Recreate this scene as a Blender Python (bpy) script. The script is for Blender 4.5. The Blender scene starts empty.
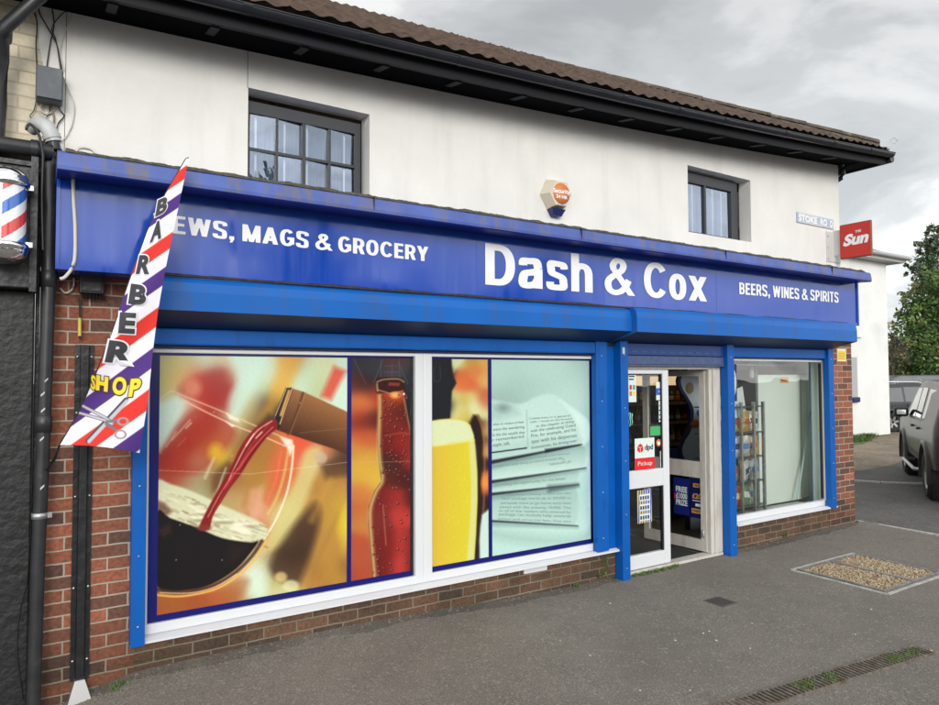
import bpy, bmesh, math, random
import numpy as np
from mathutils import Vector, Matrix
random.seed(7); rng = np.random.RandomState(5)
SC = bpy.context.scene
COL = SC.collection
R_ = math.radians
# ------------------------------------------------------------------ camera
CAM = Vector((0.0, -4.63219, 1.92215))
RT = Vector((0.84236361, -0.53889566, -0.00387419))
UP = Vector((-0.01611285, -0.03237091, 0.99934605))
FW = Vector((0.53866865, 0.84175032, 0.03595122))
FPX, CX, CY = 679.166, 469.5, 352.5
cam = bpy.data.cameras.new('camera')
camo = bpy.data.objects.new('camera', cam); COL.objects.link(camo)
cam.sensor_width = 36.0; cam.lens = 36.0 * FPX / 939.0
cam.clip_start = 0.05; cam.clip_end = 900
camo.matrix_world = Matrix(((RT.x, UP.x, -FW.x, CAM.x), (RT.y, UP.y, -FW.y, CAM.y), (RT.z, UP.z, -FW.z, CAM.z), (0, 0, 0, 1)))
SC.camera = camo
# ------------------------------------------------------------------ world
SUN_AZ, SUN_EL = R_(200), R_(19)      # azimuth measured clockwise from +Y; the veiled sun stands behind the camera
sun_dir = Vector((math.sin(SUN_AZ) * math.cos(SUN_EL), math.cos(SUN_AZ) * math.cos(SUN_EL), math.sin(SUN_EL)))
W = bpy.data.worlds.new('World'); SC.world = W; W.use_nodes = True
nt = W.node_tree; nt.nodes.clear()
def N(t, typ, **kw):
    n = t.nodes.new(typ)
    for k, v in kw.items():
        if k == 'i':
            for a, b in v.items(): n.inputs[a].default_value = b
        else: setattr(n, k, v)
    return n
def ramp(t, pts, interp='LINEAR'):
    n = t.nodes.new('ShaderNodeValToRGB'); cr = n.color_ramp; cr.interpolation = interp
    while len(cr.elements) < len(pts): cr.elements.new(0.5)
    for e, (p, c) in zip(cr.elements, pts):
        e.position = p; e.color = (c[0], c[1], c[2], 1) if hasattr(c, '__len__') else (c, c, c, 1)
    return n
L = nt.links.new
sky = N(nt, 'ShaderNodeTexSky', sky_type='NISHITA', sun_disc=False, sun_elevation=SUN_EL, sun_rotation=SUN_AZ)
tc = N(nt, 'ShaderNodeTexCoord')
sep = N(nt, 'ShaderNodeSeparateXYZ'); L(tc.outputs['Generated'], sep.inputs[0])
zz = N(nt, 'ShaderNodeMath', operation='MAXIMUM', i={1: 0.0}); L(sep.outputs['Z'], zz.inputs[0])
za = N(nt, 'ShaderNodeMath', operation='ADD', i={1: 0.22}); L(zz.outputs[0], za.inputs[0])
dv = N(nt, 'ShaderNodeVectorMath', operation='DIVIDE'); L(tc.outputs['Generated'], dv.inputs[0])
cb = N(nt, 'ShaderNodeCombineXYZ'); [L(za.outputs[0], cb.inputs[k]) for k in range(3)]; L(cb.outputs[0], dv.inputs[1])
cn = N(nt, 'ShaderNodeTexNoise', i={'Scale': 1.5, 'Detail': 8.0, 'Roughness': 0.55, 'Distortion': 0.5}); L(dv.outputs[0], cn.inputs['Vector'])
cr_ = ramp(nt, [(0.34, (5.2, 5.45, 5.65)), (0.44, (6.4, 6.65, 6.8)), (0.52, (8.2, 8.35, 8.4)), (0.60, (10.6, 10.6, 10.5))], 'EASE')
L(cn.outputs['Fac'], cr_.inputs[0])
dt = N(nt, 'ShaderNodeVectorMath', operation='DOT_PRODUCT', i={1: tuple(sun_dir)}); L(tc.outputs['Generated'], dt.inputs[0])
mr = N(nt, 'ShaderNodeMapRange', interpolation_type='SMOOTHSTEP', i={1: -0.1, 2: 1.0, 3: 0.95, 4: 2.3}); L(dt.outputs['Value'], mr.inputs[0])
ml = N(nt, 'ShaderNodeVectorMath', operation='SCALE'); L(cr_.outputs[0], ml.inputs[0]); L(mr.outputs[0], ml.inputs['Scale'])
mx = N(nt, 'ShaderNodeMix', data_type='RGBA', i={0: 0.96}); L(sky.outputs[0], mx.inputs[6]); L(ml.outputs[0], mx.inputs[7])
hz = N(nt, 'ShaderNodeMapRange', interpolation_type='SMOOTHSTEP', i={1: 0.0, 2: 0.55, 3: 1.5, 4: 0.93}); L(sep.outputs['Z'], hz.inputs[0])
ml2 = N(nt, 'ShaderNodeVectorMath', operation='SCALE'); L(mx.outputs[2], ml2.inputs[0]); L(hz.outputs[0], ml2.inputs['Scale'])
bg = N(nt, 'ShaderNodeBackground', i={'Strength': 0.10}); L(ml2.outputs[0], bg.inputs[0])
wo = N(nt, 'ShaderNodeOutputWorld'); L(bg.outputs[0], wo.inputs[0])
sl = bpy.data.lights.new('sun', 'SUN'); sl.energy = 1.85; sl.angle = R_(22); sl.color = (1, 0.97, 0.92)
so = bpy.data.objects.new('sun', sl); COL.objects.link(so)
so.rotation_euler = sun_dir.to_track_quat('Z', 'Y').to_euler(); so.location = (0, -10, 12)
SC.view_settings.view_transform = 'Standard'; SC.view_settings.look = 'None'
SC.view_settings.exposure = 0.0; SC.view_settings.gamma = 1.0; SC.view_settings.use_curve_mapping = False
SC.render.engine = 'CYCLES'; SC.cycles.max_bounces = 7; SC.cycles.transparent_max_bounces = 12
# ------------------------------------------------------------------ helpers
def ray(x, y): return FW + RT * ((x - CX) / FPX) - UP * ((y - CY) / FPX)
def at(x, y, Y):                                   # photo pixel -> point on the vertical plane at depth Y
    d = ray(x, y); return CAM + d * ((Y - CAM.y) / d.y)
def at_plane(x, y, P, n):
    d = ray(x, y); return CAM + d * ((Vector(P) - CAM).dot(n) / d.dot(n))
def to_px(P):                                      # (N,3) array -> photo px, used to lay out printed artwork on flat panels
    v = P - np.array(CAM); z = v @ np.array(FW)
    return CX + FPX * (v @ np.array(RT)) / z, CY - FPX * (v @ np.array(UP)) / z
def lin(c):
    c = np.asarray(c, float) / 255.0
    return np.where(c <= 0.04045, c / 12.92, ((c + 0.055) / 1.055) ** 2.4)
GROUND = 0.05
def empty(name, loc, label, cat, group=None, rz=0):
    o = bpy.data.objects.new(name, None); COL.objects.link(o); o.location = loc; o.rotation_euler = (0, 0, rz)
    o.empty_display_size = 0.1
    tag(o, label, cat, group); return o
def tag(o, label=None, cat=None, group=None, kind=None):
    if label: o['label'] = label
    if cat: o['category'] = cat
    if group: o['group'] = group
    if kind: o['kind'] = kind
    return o
def root_loc(p):
    v = Vector((0, 0, 0))
    while p is not None: v += p.location; p = p.parent
    return v
class MB:
    def __init__(s): s.v = []; s.f = []; s.m = []; s.sm = []
    def add(s, vs, fs, mi=0, smooth=False):
        b = len(s.v); s.v += [tuple(v) for v in vs]
        for f in fs: s.f.append([b + i for i in f]); s.m.append(mi); s.sm.append(smooth)
        return s
    def box(s, x0, x1, y0, y1, z0, z1, mi=0, bev=0.0):
        if bev > 0:
            b = min(bev, (x1 - x0) * .45, (y1 - y0) * .45, (z1 - z0) * .45)
            bm = bmesh.new(); bmesh.ops.create_cube(bm, size=1)
            for v in bm.verts: v.co = Vector((x0 + (v.co.x + .5) * (x1 - x0), y0 + (v.co.y + .5) * (y1 - y0), z0 + (v.co.z + .5) * (z1 - z0)))
            bmesh.ops.bevel(bm, geom=bm.edges[:], offset=b, segments=2, affect='EDGES', profile=.5)
            bm.verts.index_update(); s.add([v.co for v in bm.verts], [[v.index for v in f.verts] for f in bm.faces], mi); bm.free(); return s
        vs = [(x, y, z) for z in (z0, z1) for y in (y0, y1) for x in (x0, x1)]
        return s.add(vs, [(0, 2, 3, 1), (4, 5, 7, 6), (0, 1, 5, 4), (2, 6, 7, 3), (0, 4, 6, 2), (1, 3, 7, 5)], mi)
    def hexa(s, p, mi=0):       # 8 points: bottom 4 (ccw from below order), top 4
        return s.add(p, [(0, 3, 2, 1), (4, 5, 6, 7), (0, 1, 5, 4), (1, 2, 6, 5), (2, 3, 7, 6), (3, 0, 4, 7)], mi)
    def tube(s, pts, r, n=10, mi=0, cap=True, smooth=True):
        pts = [Vector(p) for p in pts]; rs = r if isinstance(r, (list, tuple)) else [r] * len(pts); rings = []
        ref = Vector((0, 0, 1))
        for i, p in enumerate(pts):
            t = (pts[min(i + 1, len(pts) - 1)] - pts[max(i - 1, 0)]).normalized()
            rr = ref if abs(t.dot(ref)) < .95 else Vector((1, 0, 0))
            a = t.cross(rr).normalized(); b = t.cross(a).normalized()
            rings.append([p + (a * math.cos(q) + b * math.sin(q)) * rs[i] for q in [2 * math.pi * k / n for k in range(n)]])
        vs = [v for R in rings for v in R]; fs = []
        for i in range(len(pts) - 1):
            for k in range(n): k2 = (k + 1) % n; fs.append((i * n + k, i * n + k2, (i + 1) * n + k2, (i + 1) * n + k))
        s.add(vs, fs, mi, smooth)
        if cap:
            s.add(rings[0], [tuple(range(n))], mi); s.add(rings[-1], [tuple(range(n))[::-1]], mi)
        return s
    def lathe(s, c, prof, n=24, mi=0, axis='Z'):   # prof: (r,h)
        vs = []; fs = []
        for r, h in prof:
            for k in range(n):
                a = 2 * math.pi * k / n; ca, sa = r * math.cos(a), r * math.sin(a)
                if axis == 'Z': vs.append((c[0] + ca, c[1] + sa, c[2] + h))
                elif axis == 'Y': vs.append((c[0] + ca, c[1] + h, c[2] + sa))
                else: vs.append((c[0] + h, c[1] + ca, c[2] + sa))
        for i in range(len(prof) - 1):
            for k in range(n): k2 = (k + 1) % n; fs.append((i * n + k, i * n + k2, (i + 1) * n + k2, (i + 1) * n + k))
        return s.add(vs, fs, mi, True)
    def prism(s, prof, x0, x1, mi=0):              # prof (y,z) swept along X
        n = len(prof); vs = [(x0, y, z) for y, z in prof] + [(x1, y, z) for y, z in prof]
        fs = [(i, (i + 1) % n, n + (i + 1) % n, n + i) for i in range(n)] + [tuple(range(n))[::-1], tuple(range(n, 2 * n))]
        return s.add(vs, fs, mi)
    def quad(s, a, b, c, d, mi=0): return s.add([a, b, c, d], [(0, 1, 2, 3)], mi)
    def grid(s, P, mi=0, smooth=True, keep=None):  # P array (n,m,3)
        n, m = P.shape[:2]; b = len(s.v); s.v += [tuple(p) for p in P.reshape(-1, 3)]
        for i in range(n - 1):
            for j in range(m - 1):
                if keep is not None and not keep[i, j]: continue
                s.f.append([b + i * m + j, b + i * m + j + 1, b + (i + 1) * m + j + 1, b + (i + 1) * m + j]); s.m.append(mi); s.sm.append(smooth)
        return s
    def build(s, name, mats, parent=None, world=True, fix=True):
        me = bpy.data.meshes.new(name); off = root_loc(parent) if (parent is not None and world) else Vector((0, 0, 0))
        vs = [(v[0] - 0, v[1], v[2]) for v in s.v]
        me.from_pydata(vs, [], s.f)
        if not isinstance(mats, (list, tuple)): mats = [mats]
        for m in mats: me.materials.append(m)
        me.polygons.foreach_set('material_index', s.m); me.polygons.foreach_set('use_smooth', s.sm)
        if fix:
            bm = bmesh.new(); bm.from_mesh(me); bmesh.ops.recalc_face_normals(bm, faces=bm.faces); bm.to_mesh(me); bm.free()
        me.update()
        o = bpy.data.objects.new(name, me); COL.objects.link(o)
        if parent is not None: o.parent = parent; o.location = -off
        return o
def copy_tree(o, parent=None):
    c = o.copy(); COL.objects.link(c); c.parent = parent
    for ch in o.children: copy_tree(ch, c)
    return c
# ------------------------------------------------------------------ materials
MATS = {}
def mat(name, col, rough=.6, metal=0.0, noise=None, bump=None, spec=None, coat=0.0, dirt=None, emit=None):
    """noise=(scale, amount) value variation; bump=(scale, strength, distance); dirt=(scale, colour, low, high)"""
    if name in MATS: return MATS[name]
    m = bpy.data.materials.new(name); m.use_nodes = True; t = m.node_tree; b = t.nodes['Principled BSDF']
    c = tuple(col) + (1,)
    b.inputs['Base Color'].default_value = c; b.inputs['Roughness'].default_value = rough; b.inputs['Metallic'].default_value = metal
    if spec is not None: b.inputs['Specular IOR Level'].default_value = spec
    if coat: b.inputs['Coat Weight'].default_value = coat; b.inputs['Coat Roughness'].default_value = .05
    tx = N(t, 'ShaderNodeTexCoord'); out = None
    if noise:
        nz = N(t, 'ShaderNodeTexNoise', i={'Scale': noise[0], 'Detail': 5.0}); t.links.new(tx.outputs['Object'], nz.inputs['Vector'])
        a = noise[1]; r = ramp(t, [(.3, [k * (1 - a) for k in col]), (.7, [min(1, k * (1 + a)) for k in col])]); t.links.new(nz.outputs['Fac'], r.inputs[0]); out = r.outputs[0]
    if dirt:
        nz = N(t, 'ShaderNodeTexNoise', i={'Scale': dirt[0], 'Detail': 8.0, 'Roughness': .65}); mpp = N(t, 'ShaderNodeMapping', i={'Scale': dirt[4] if len(dirt) > 4 else (1, 1, 1)}); t.links.new(tx.outputs['Object'], mpp.inputs[0]); t.links.new(mpp.outputs[0], nz.inputs['Vector'])
        r = ramp(t, [(dirt[2], 0.0), (dirt[3], 1.0)]); t.links.new(nz.outputs['Fac'], r.inputs[0])
        mxx = N(t, 'ShaderNodeMix', data_type='RGBA', i={6: c, 7: tuple(dirt[1]) + (1,)}); t.links.new(r.outputs[0], mxx.inputs[0])
        if out: t.links.new(out, mxx.inputs[6])
        out = mxx.outputs[2]
    if out: t.links.new(out, b.inputs['Base Color'])
    if bump:
        nz = N(t, 'ShaderNodeTexNoise', i={'Scale': bump[0], 'Detail': 6.0}); t.links.new(tx.outputs['Object'], nz.inputs['Vector'])
        bp = N(t, 'ShaderNodeBump', i={'Strength': bump[1], 'Distance': bump[2]}); t.links.new(nz.outputs['Fac'], bp.inputs['Height']); t.links.new(bp.outputs[0], b.inputs['Normal'])
    if emit: b.inputs['Emission Color'].default_value = tuple(emit[0]) + (1,); b.inputs['Emission Strength'].default_value = emit[1]
    MATS[name] = m; return m
def glass(name, tint=(1, 1, 1), refl=(1, 1, 1), ior=1.5, rough=0.0, film=0.0, mult=1.0):
    m = bpy.data.materials.new(name); m.use_nodes = True; t = m.node_tree; t.nodes.clear()
    fr = N(t, 'ShaderNodeFresnel', i={'IOR': ior}); mu = N(t, 'ShaderNodeMath', operation='MULTIPLY', i={1: mult}); t.links.new(fr.outputs[0], mu.inputs[0])
    tr = N(t, 'ShaderNodeBsdfTransparent', i={0: tuple(tint) + (1,)}); gl = N(t, 'ShaderNodeBsdfGlossy', i={'Roughness': rough, 'Color': tuple(refl) + (1,)})
    mi = N(t, 'ShaderNodeMixShader'); t.links.new(mu.outputs[0], mi.inputs[0]); t.links.new(tr.outputs[0], mi.inputs[1]); t.links.new(gl.outputs[0], mi.inputs[2])
    o = N(t, 'ShaderNodeOutputMaterial'); t.links.new(mi.outputs[0], o.inputs[0])
    if True:   # slight waviness of old glass
        tx = N(t, 'ShaderNodeTexCoord'); nz = N(t, 'ShaderNodeTexNoise', i={'Scale': 2.2, 'Detail': 1.0}); t.links.new(tx.outputs['Object'], nz.inputs['Vector'])
        bp = N(t, 'ShaderNodeBump', i={'Strength': .25, 'Distance': .02}); t.links.new(nz.outputs['Fac'], bp.inputs['Height']); t.links.new(bp.outputs[0], gl.inputs['Normal'])
    return m
def vcol_mat(name, rough=.35, spec=.5, coat=0.0, bump=None):
    m = mat(name, (1, 1, 1), rough, spec=spec, coat=coat, bump=bump); t = m.node_tree
    a = N(t, 'ShaderNodeAttribute', attribute_name='print'); t.links.new(a.outputs['Color'], t.nodes['Principled BSDF'].inputs['Base Color']); return m
def brick_mat(name, c1, c2, mortar, ox=0.0, oz=0.0, bw=.225, rh=.075, damp=False, axis='X', var=(.62, 1.25)):
    m = bpy.data.materials.new(name); m.use_nodes = True; t = m.node_tree; b = t.nodes['Principled BSDF']; lk = t.links.new
    tx = N(t, 'ShaderNodeTexCoord'); sp = N(t, 'ShaderNodeSeparateXYZ'); lk(tx.outputs['Object'], sp.inputs[0])
    ad = N(t, 'ShaderNodeMath', operation='ADD'); lk(sp.outputs['X'], ad.inputs[0]); lk(sp.outputs['Y'], ad.inputs[1])
    ax = N(t, 'ShaderNodeMath', operation='ADD', i={1: ox}); lk(ad.outputs[0], ax.inputs[0])
    az = N(t, 'ShaderNodeMath', operation='ADD', i={1: oz}); lk(sp.outputs['Z'], az.inputs[0])
    cb = N(t, 'ShaderNodeCombineXYZ'); lk(ax.outputs[0], cb.inputs[0]); lk(az.outputs[0], cb.inputs[1])
    wn = N(t, 'ShaderNodeTexNoise', i={'Scale': 9.0, 'Detail': 3.0}); lk(tx.outputs['Object'], wn.inputs['Vector'])
    ws = N(t, 'ShaderNodeVectorMath', operation='SCALE', i={'Scale': .012}); lk(wn.outputs['Color'], ws.inputs[0])
    wv = N(t, 'ShaderNodeVectorMath', operation='ADD'); lk(cb.outputs[0], wv.inputs[0]); lk(ws.outputs[0], wv.inputs[1])
    br = N(t, 'ShaderNodeTexBrick', offset=.5, i={'Scale': 1.0, 'Mortar Size': .0055, 'Mortar Smooth': .25, 'Bias': 0.0, 'Brick Width': bw, 'Row Height': rh, 'Color1': (0, 0, 0, 1), 'Color2': (1, 1, 1, 1), 'Mortar': (.5, .5, .5, 1)})
    lk(wv.outputs[0], br.inputs['Vector'])
    rc = ramp(t, [(0, c2), (.35, [a * .6 + b_ * .4 for a, b_ in zip(c1, c2)]), (.6, c1), (1, [min(1, a * 1.35) for a in c1])]); lk(br.outputs['Color'], rc.inputs[0])
    n2 = N(t, 'ShaderNodeTexNoise', i={'Scale': 45.0, 'Detail': 6.0}); lk(tx.outputs['Object'], n2.inputs['Vector'])
    r2 = ramp(t, [(.3, var[0]), (.7, var[1])]); lk(n2.outputs['Fac'], r2.inputs[0])
    m1 = N(t, 'ShaderNodeMix', data_type='RGBA', blend_type='MULTIPLY', i={0: 1.0}); lk(rc.outputs[0], m1.inputs[6]); lk(r2.outputs[0], m1.inputs[7])
    m2 = N(t, 'ShaderNodeMix', data_type='RGBA', i={7: tuple(mortar) + (1,)}); lk(br.outputs['Fac'], m2.inputs[0]); lk(m1.outputs[2], m2.inputs[6])
    o = m2.outputs[2]
    if damp:   # algae and splash staining on the lowest courses, broken up by noise
        n3 = N(t, 'ShaderNodeTexNoise', i={'Scale': 3.0, 'Detail': 6.0}); lk(tx.outputs['Object'], n3.inputs['Vector'])
        mz = N(t, 'ShaderNodeMapRange', i={1: .52, 2: .22, 3: 0.0, 4: 1.0}); lk(sp.outputs['Z'], mz.inputs[0])
        mm = N(t, 'ShaderNodeMath', operation='MULTIPLY'); lk(mz.outputs[0], mm.inputs[0]); r3 = ramp(t, [(.3, .55), (.6, 1.0)]); lk(n3.outputs['Fac'], r3.inputs[0]); lk(r3.outputs[0], mm.inputs[1])
        m3 = N(t, 'ShaderNodeMix', data_type='RGBA', blend_type='MULTIPLY', i={7: (.42, .47, .42, 1)}); lk(mm.outputs[0], m3.inputs[0]); lk(o, m3.inputs[6]); o = m3.outputs[2]
    lk(o, b.inputs['Base Color']); b.inputs['Roughness'].default_value = .88
    iv = N(t, 'ShaderNodeMath', operation='SUBTRACT', i={0: 1.0}); lk(br.outputs['Fac'], iv.inputs[1])
    a3 = N(t, 'ShaderNodeMath', operation='MULTIPLY_ADD', i={1: .25}); lk(n2.outputs['Fac'], a3.inputs[0]); lk(iv.outputs[0], a3.inputs[2])
    bp = N(t, 'ShaderNodeBump', i={'Strength': .7, 'Distance': .006}); lk(a3.outputs[0], bp.inputs['Height']); lk(bp.outputs[0], b.inputs['Normal'])
    return m
M_render = mat('white_render', (.72, .705, .665), .9, noise=(2.5, .05), bump=(110, .8, .006), dirt=(1.6, (.60, .585, .54), .52, .95, (3.2, 1, .35)))
M_render2 = mat('house_render', (.72, .72, .70), .9, noise=(1.2, .05), bump=(60, .3, .01), dirt=(.8, (.55, .55, .52), .5, .8))
M_cream = brick_mat('cream_painted_brick', (.60, .53, .40), (.64, .57, .44), (.50, .43, .32), oz=.01, var=(.93, 1.05))
M_brick = brick_mat('red_brick', (.25, .084, .046), (.095, .053, .040), (.38, .32, .25), ox=.06, oz=.045, damp=True)
M_brick2 = brick_mat('stall_riser_brick', (.20, .095, .056), (.115, .07, .048), (.34, .275, .215), ox=.02, oz=.045, damp=True)
M_black = mat('black_gloss_paint', (.012, .012, .014), .38, bump=(14, .35, .02), noise=(20, .3))
M_rough_black = mat('black_rough_paint', (.009, .009, .010), .5, bump=(22, .4, .02), noise=(12, .4))
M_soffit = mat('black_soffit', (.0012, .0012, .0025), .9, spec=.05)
M_rafter = mat('dark_grey_timber', (.008, .008, .011), .6, spec=.25)
M_gutter = mat('black_plastic_gutter', (.014, .015, .020), .26, noise=(6, .2))
M_pipe = mat('dark_grey_pipe', (.022, .023, .025), .4, noise=(9, .35), dirt=(9, (.09, .085, .08), .62, .75))
M_upvc = mat('white_upvc', (.66, .67, .69), .3, dirt=(4, (.6, .58, .53), .62, .9))
M_upvc_old = mat('aged_white_upvc', (.56, .53, .48), .35, dirt=(5, (.36, .32, .27), .48, .8, (3, 3, .6)))
M_frame = mat('anthracite_window_frame', (.03, .033, .038), .45, bump=(60, .3, .003))
M_blue = mat('blue_shutter_paint', (.001, .092, .39), .42, spec=.3, noise=(3, .08), dirt=(5, (.004, .055, .22), .55, .8, (3, 3, .8)))
M_hood = mat('blue_hood_metal', (.001, .105, .42), .42, spec=.3, noise=(2, .06), dirt=(2.4, (.03, .085, .24), .48, .75, (5, 1, .8)))
M_hood_shade = mat('blue_hood_metal_shaded', (.001, .016, .075), .5)  # same hood metal, with the shade of the underside put into its colour
M_lip = mat('weathered_blue_capping', (.055, .095, .33), .45, noise=(5, .2), dirt=(3.2, (.13, .115, .12), .50, .70, (3.5, 1, .9)))
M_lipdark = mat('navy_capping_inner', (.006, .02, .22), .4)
M_navy = mat('navy_vinyl_border', (.006, .008, .13), .25)
M_white = mat('sign_white', (.80, .80, .82), .35)
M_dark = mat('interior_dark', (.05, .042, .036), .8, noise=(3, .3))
M_steel = mat('galvanised_steel', (.42, .43, .44), .4, metal=.8, noise=(30, .2))
M_alu = mat('bright_aluminium', (.62, .62, .62), .3, metal=.9)
M_cable = mat('black_cable', (.012, .012, .012), .5)
M_wcable = mat('white_cable', (.55, .54, .50), .5)
M_print = vcol_mat('printed_vinyl', .16, .5)
M_cloth = vcol_mat('printed_polyester', .7, .2)
M_matte = vcol_mat('printed_card', .45, .4)
M_glass = glass('shop_window_glass', (.95, .98, .96), mult=1.8)
M_upglass = glass('upper_window_glass', (.85, .9, .95), refl=(.72, .82, 1), mult=4.5, ior=1.55)
# sign face: glossy blue acrylic with faint streaks
M_sign = mat('blue_sign_face', (.008, .054, .36), .12, spec=.5, coat=.25, noise=(3, .06))
t = M_sign.node_tree; b = t.nodes['Principled BSDF']
tx = N(t, 'ShaderNodeTexCoord'); mp = N(t, 'ShaderNodeMapping', i={'Scale': (9, 1, .7)}); t.links.new(tx.outputs['Object'], mp.inputs[0])
nz = N(t, 'ShaderNodeTexNoise', i={'Scale': 1.6, 'Detail': 6.0, 'Roughness': .6}); t.links.new(mp.outputs[0], nz.inputs['Vector'])
r = ramp(t, [(.35, .05), (.8, .3)]); t.links.new(nz.outputs['Fac'], r.inputs[0]); t.links.new(r.outputs[0], b.inputs['Roughness'])
bp = N(t, 'ShaderNodeBump', i={'Strength': .12, 'Distance': .02}); nz2 = N(t, 'ShaderNodeTexNoise', i={'Scale': 1.1, 'Detail': 2.0}); t.links.new(tx.outputs['Object'], nz2.inputs['Vector'])
t.links.new(nz2.outputs['Fac'], bp.inputs['Height']); t.links.new(bp.outputs[0], b.inputs['Normal'])
b.inputs['Coat Roughness'].default_value = .06
# ------------------------------------------------------------------ text
_cache = {}
def glyphs(s, bold=.02, res=4):
    k = (s, bold, res)
    if k in _cache: return _cache[k]
    c = bpy.data.curves.new('t', 'FONT'); c.body = s; c.offset = bold; c.resolution_u = res; c.size = 1
    o = bpy.data.objects.new('t', c); COL.objects.link(o)
    dg = bpy.context.evaluated_depsgraph_get(); me = bpy.data.meshes.new_from_object(o.evaluated_get(dg))
    vs = np.array([tuple(v.co[:2]) for v in me.vertices]); fs = [list(p.vertices) for p in me.polygons]
    COL.objects.unlink(o); bpy.data.objects.remove(o); bpy.data.curves.remove(c); bpy.data.meshes.remove(me)
    _cache[k] = (vs, fs); return vs, fs
CAPH = glyphs('E', 0.0)[0][:, 1].max()
def text_map(mb, s, fn, bold=.02, mi=0, caps=None, width=None):
    """fn(u,v): u 0..1 along the measured text, v in cap heights"""
    vs, fs = glyphs(s, bold); u0, u1 = vs[:, 0].min(), vs[:, 0].max()
    P = [fn((a - u0) / (u1 - u0), b / CAPH) for a, b in vs]
    mb.add(P, fs, mi); return mb
def text_world(mb, s, x0, x1, z0, h, Y, bold=.02, mi=0, z1=None):
    if z1 is None: z1 = z0
    return text_map(mb, s, lambda u, v: (x0 + u * (x1 - x0), Y, z0 + (z1 - z0) * u + v * h), bold, mi)
def text_px(mb, s, p0, p1, h, surf, bold=.02, mi=0, flip=False, slant=0.0):
    dx, dy = p1[0] - p0[0], p1[1] - p0[1]
    def fn(u, v):
        if flip: u, v = 1 - u, 1 - v
        return surf(p0[0] + u * dx + slant * v * h, p0[1] + u * dy - v * h)
    return text_map(mb, s, fn, bold, mi)

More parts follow.
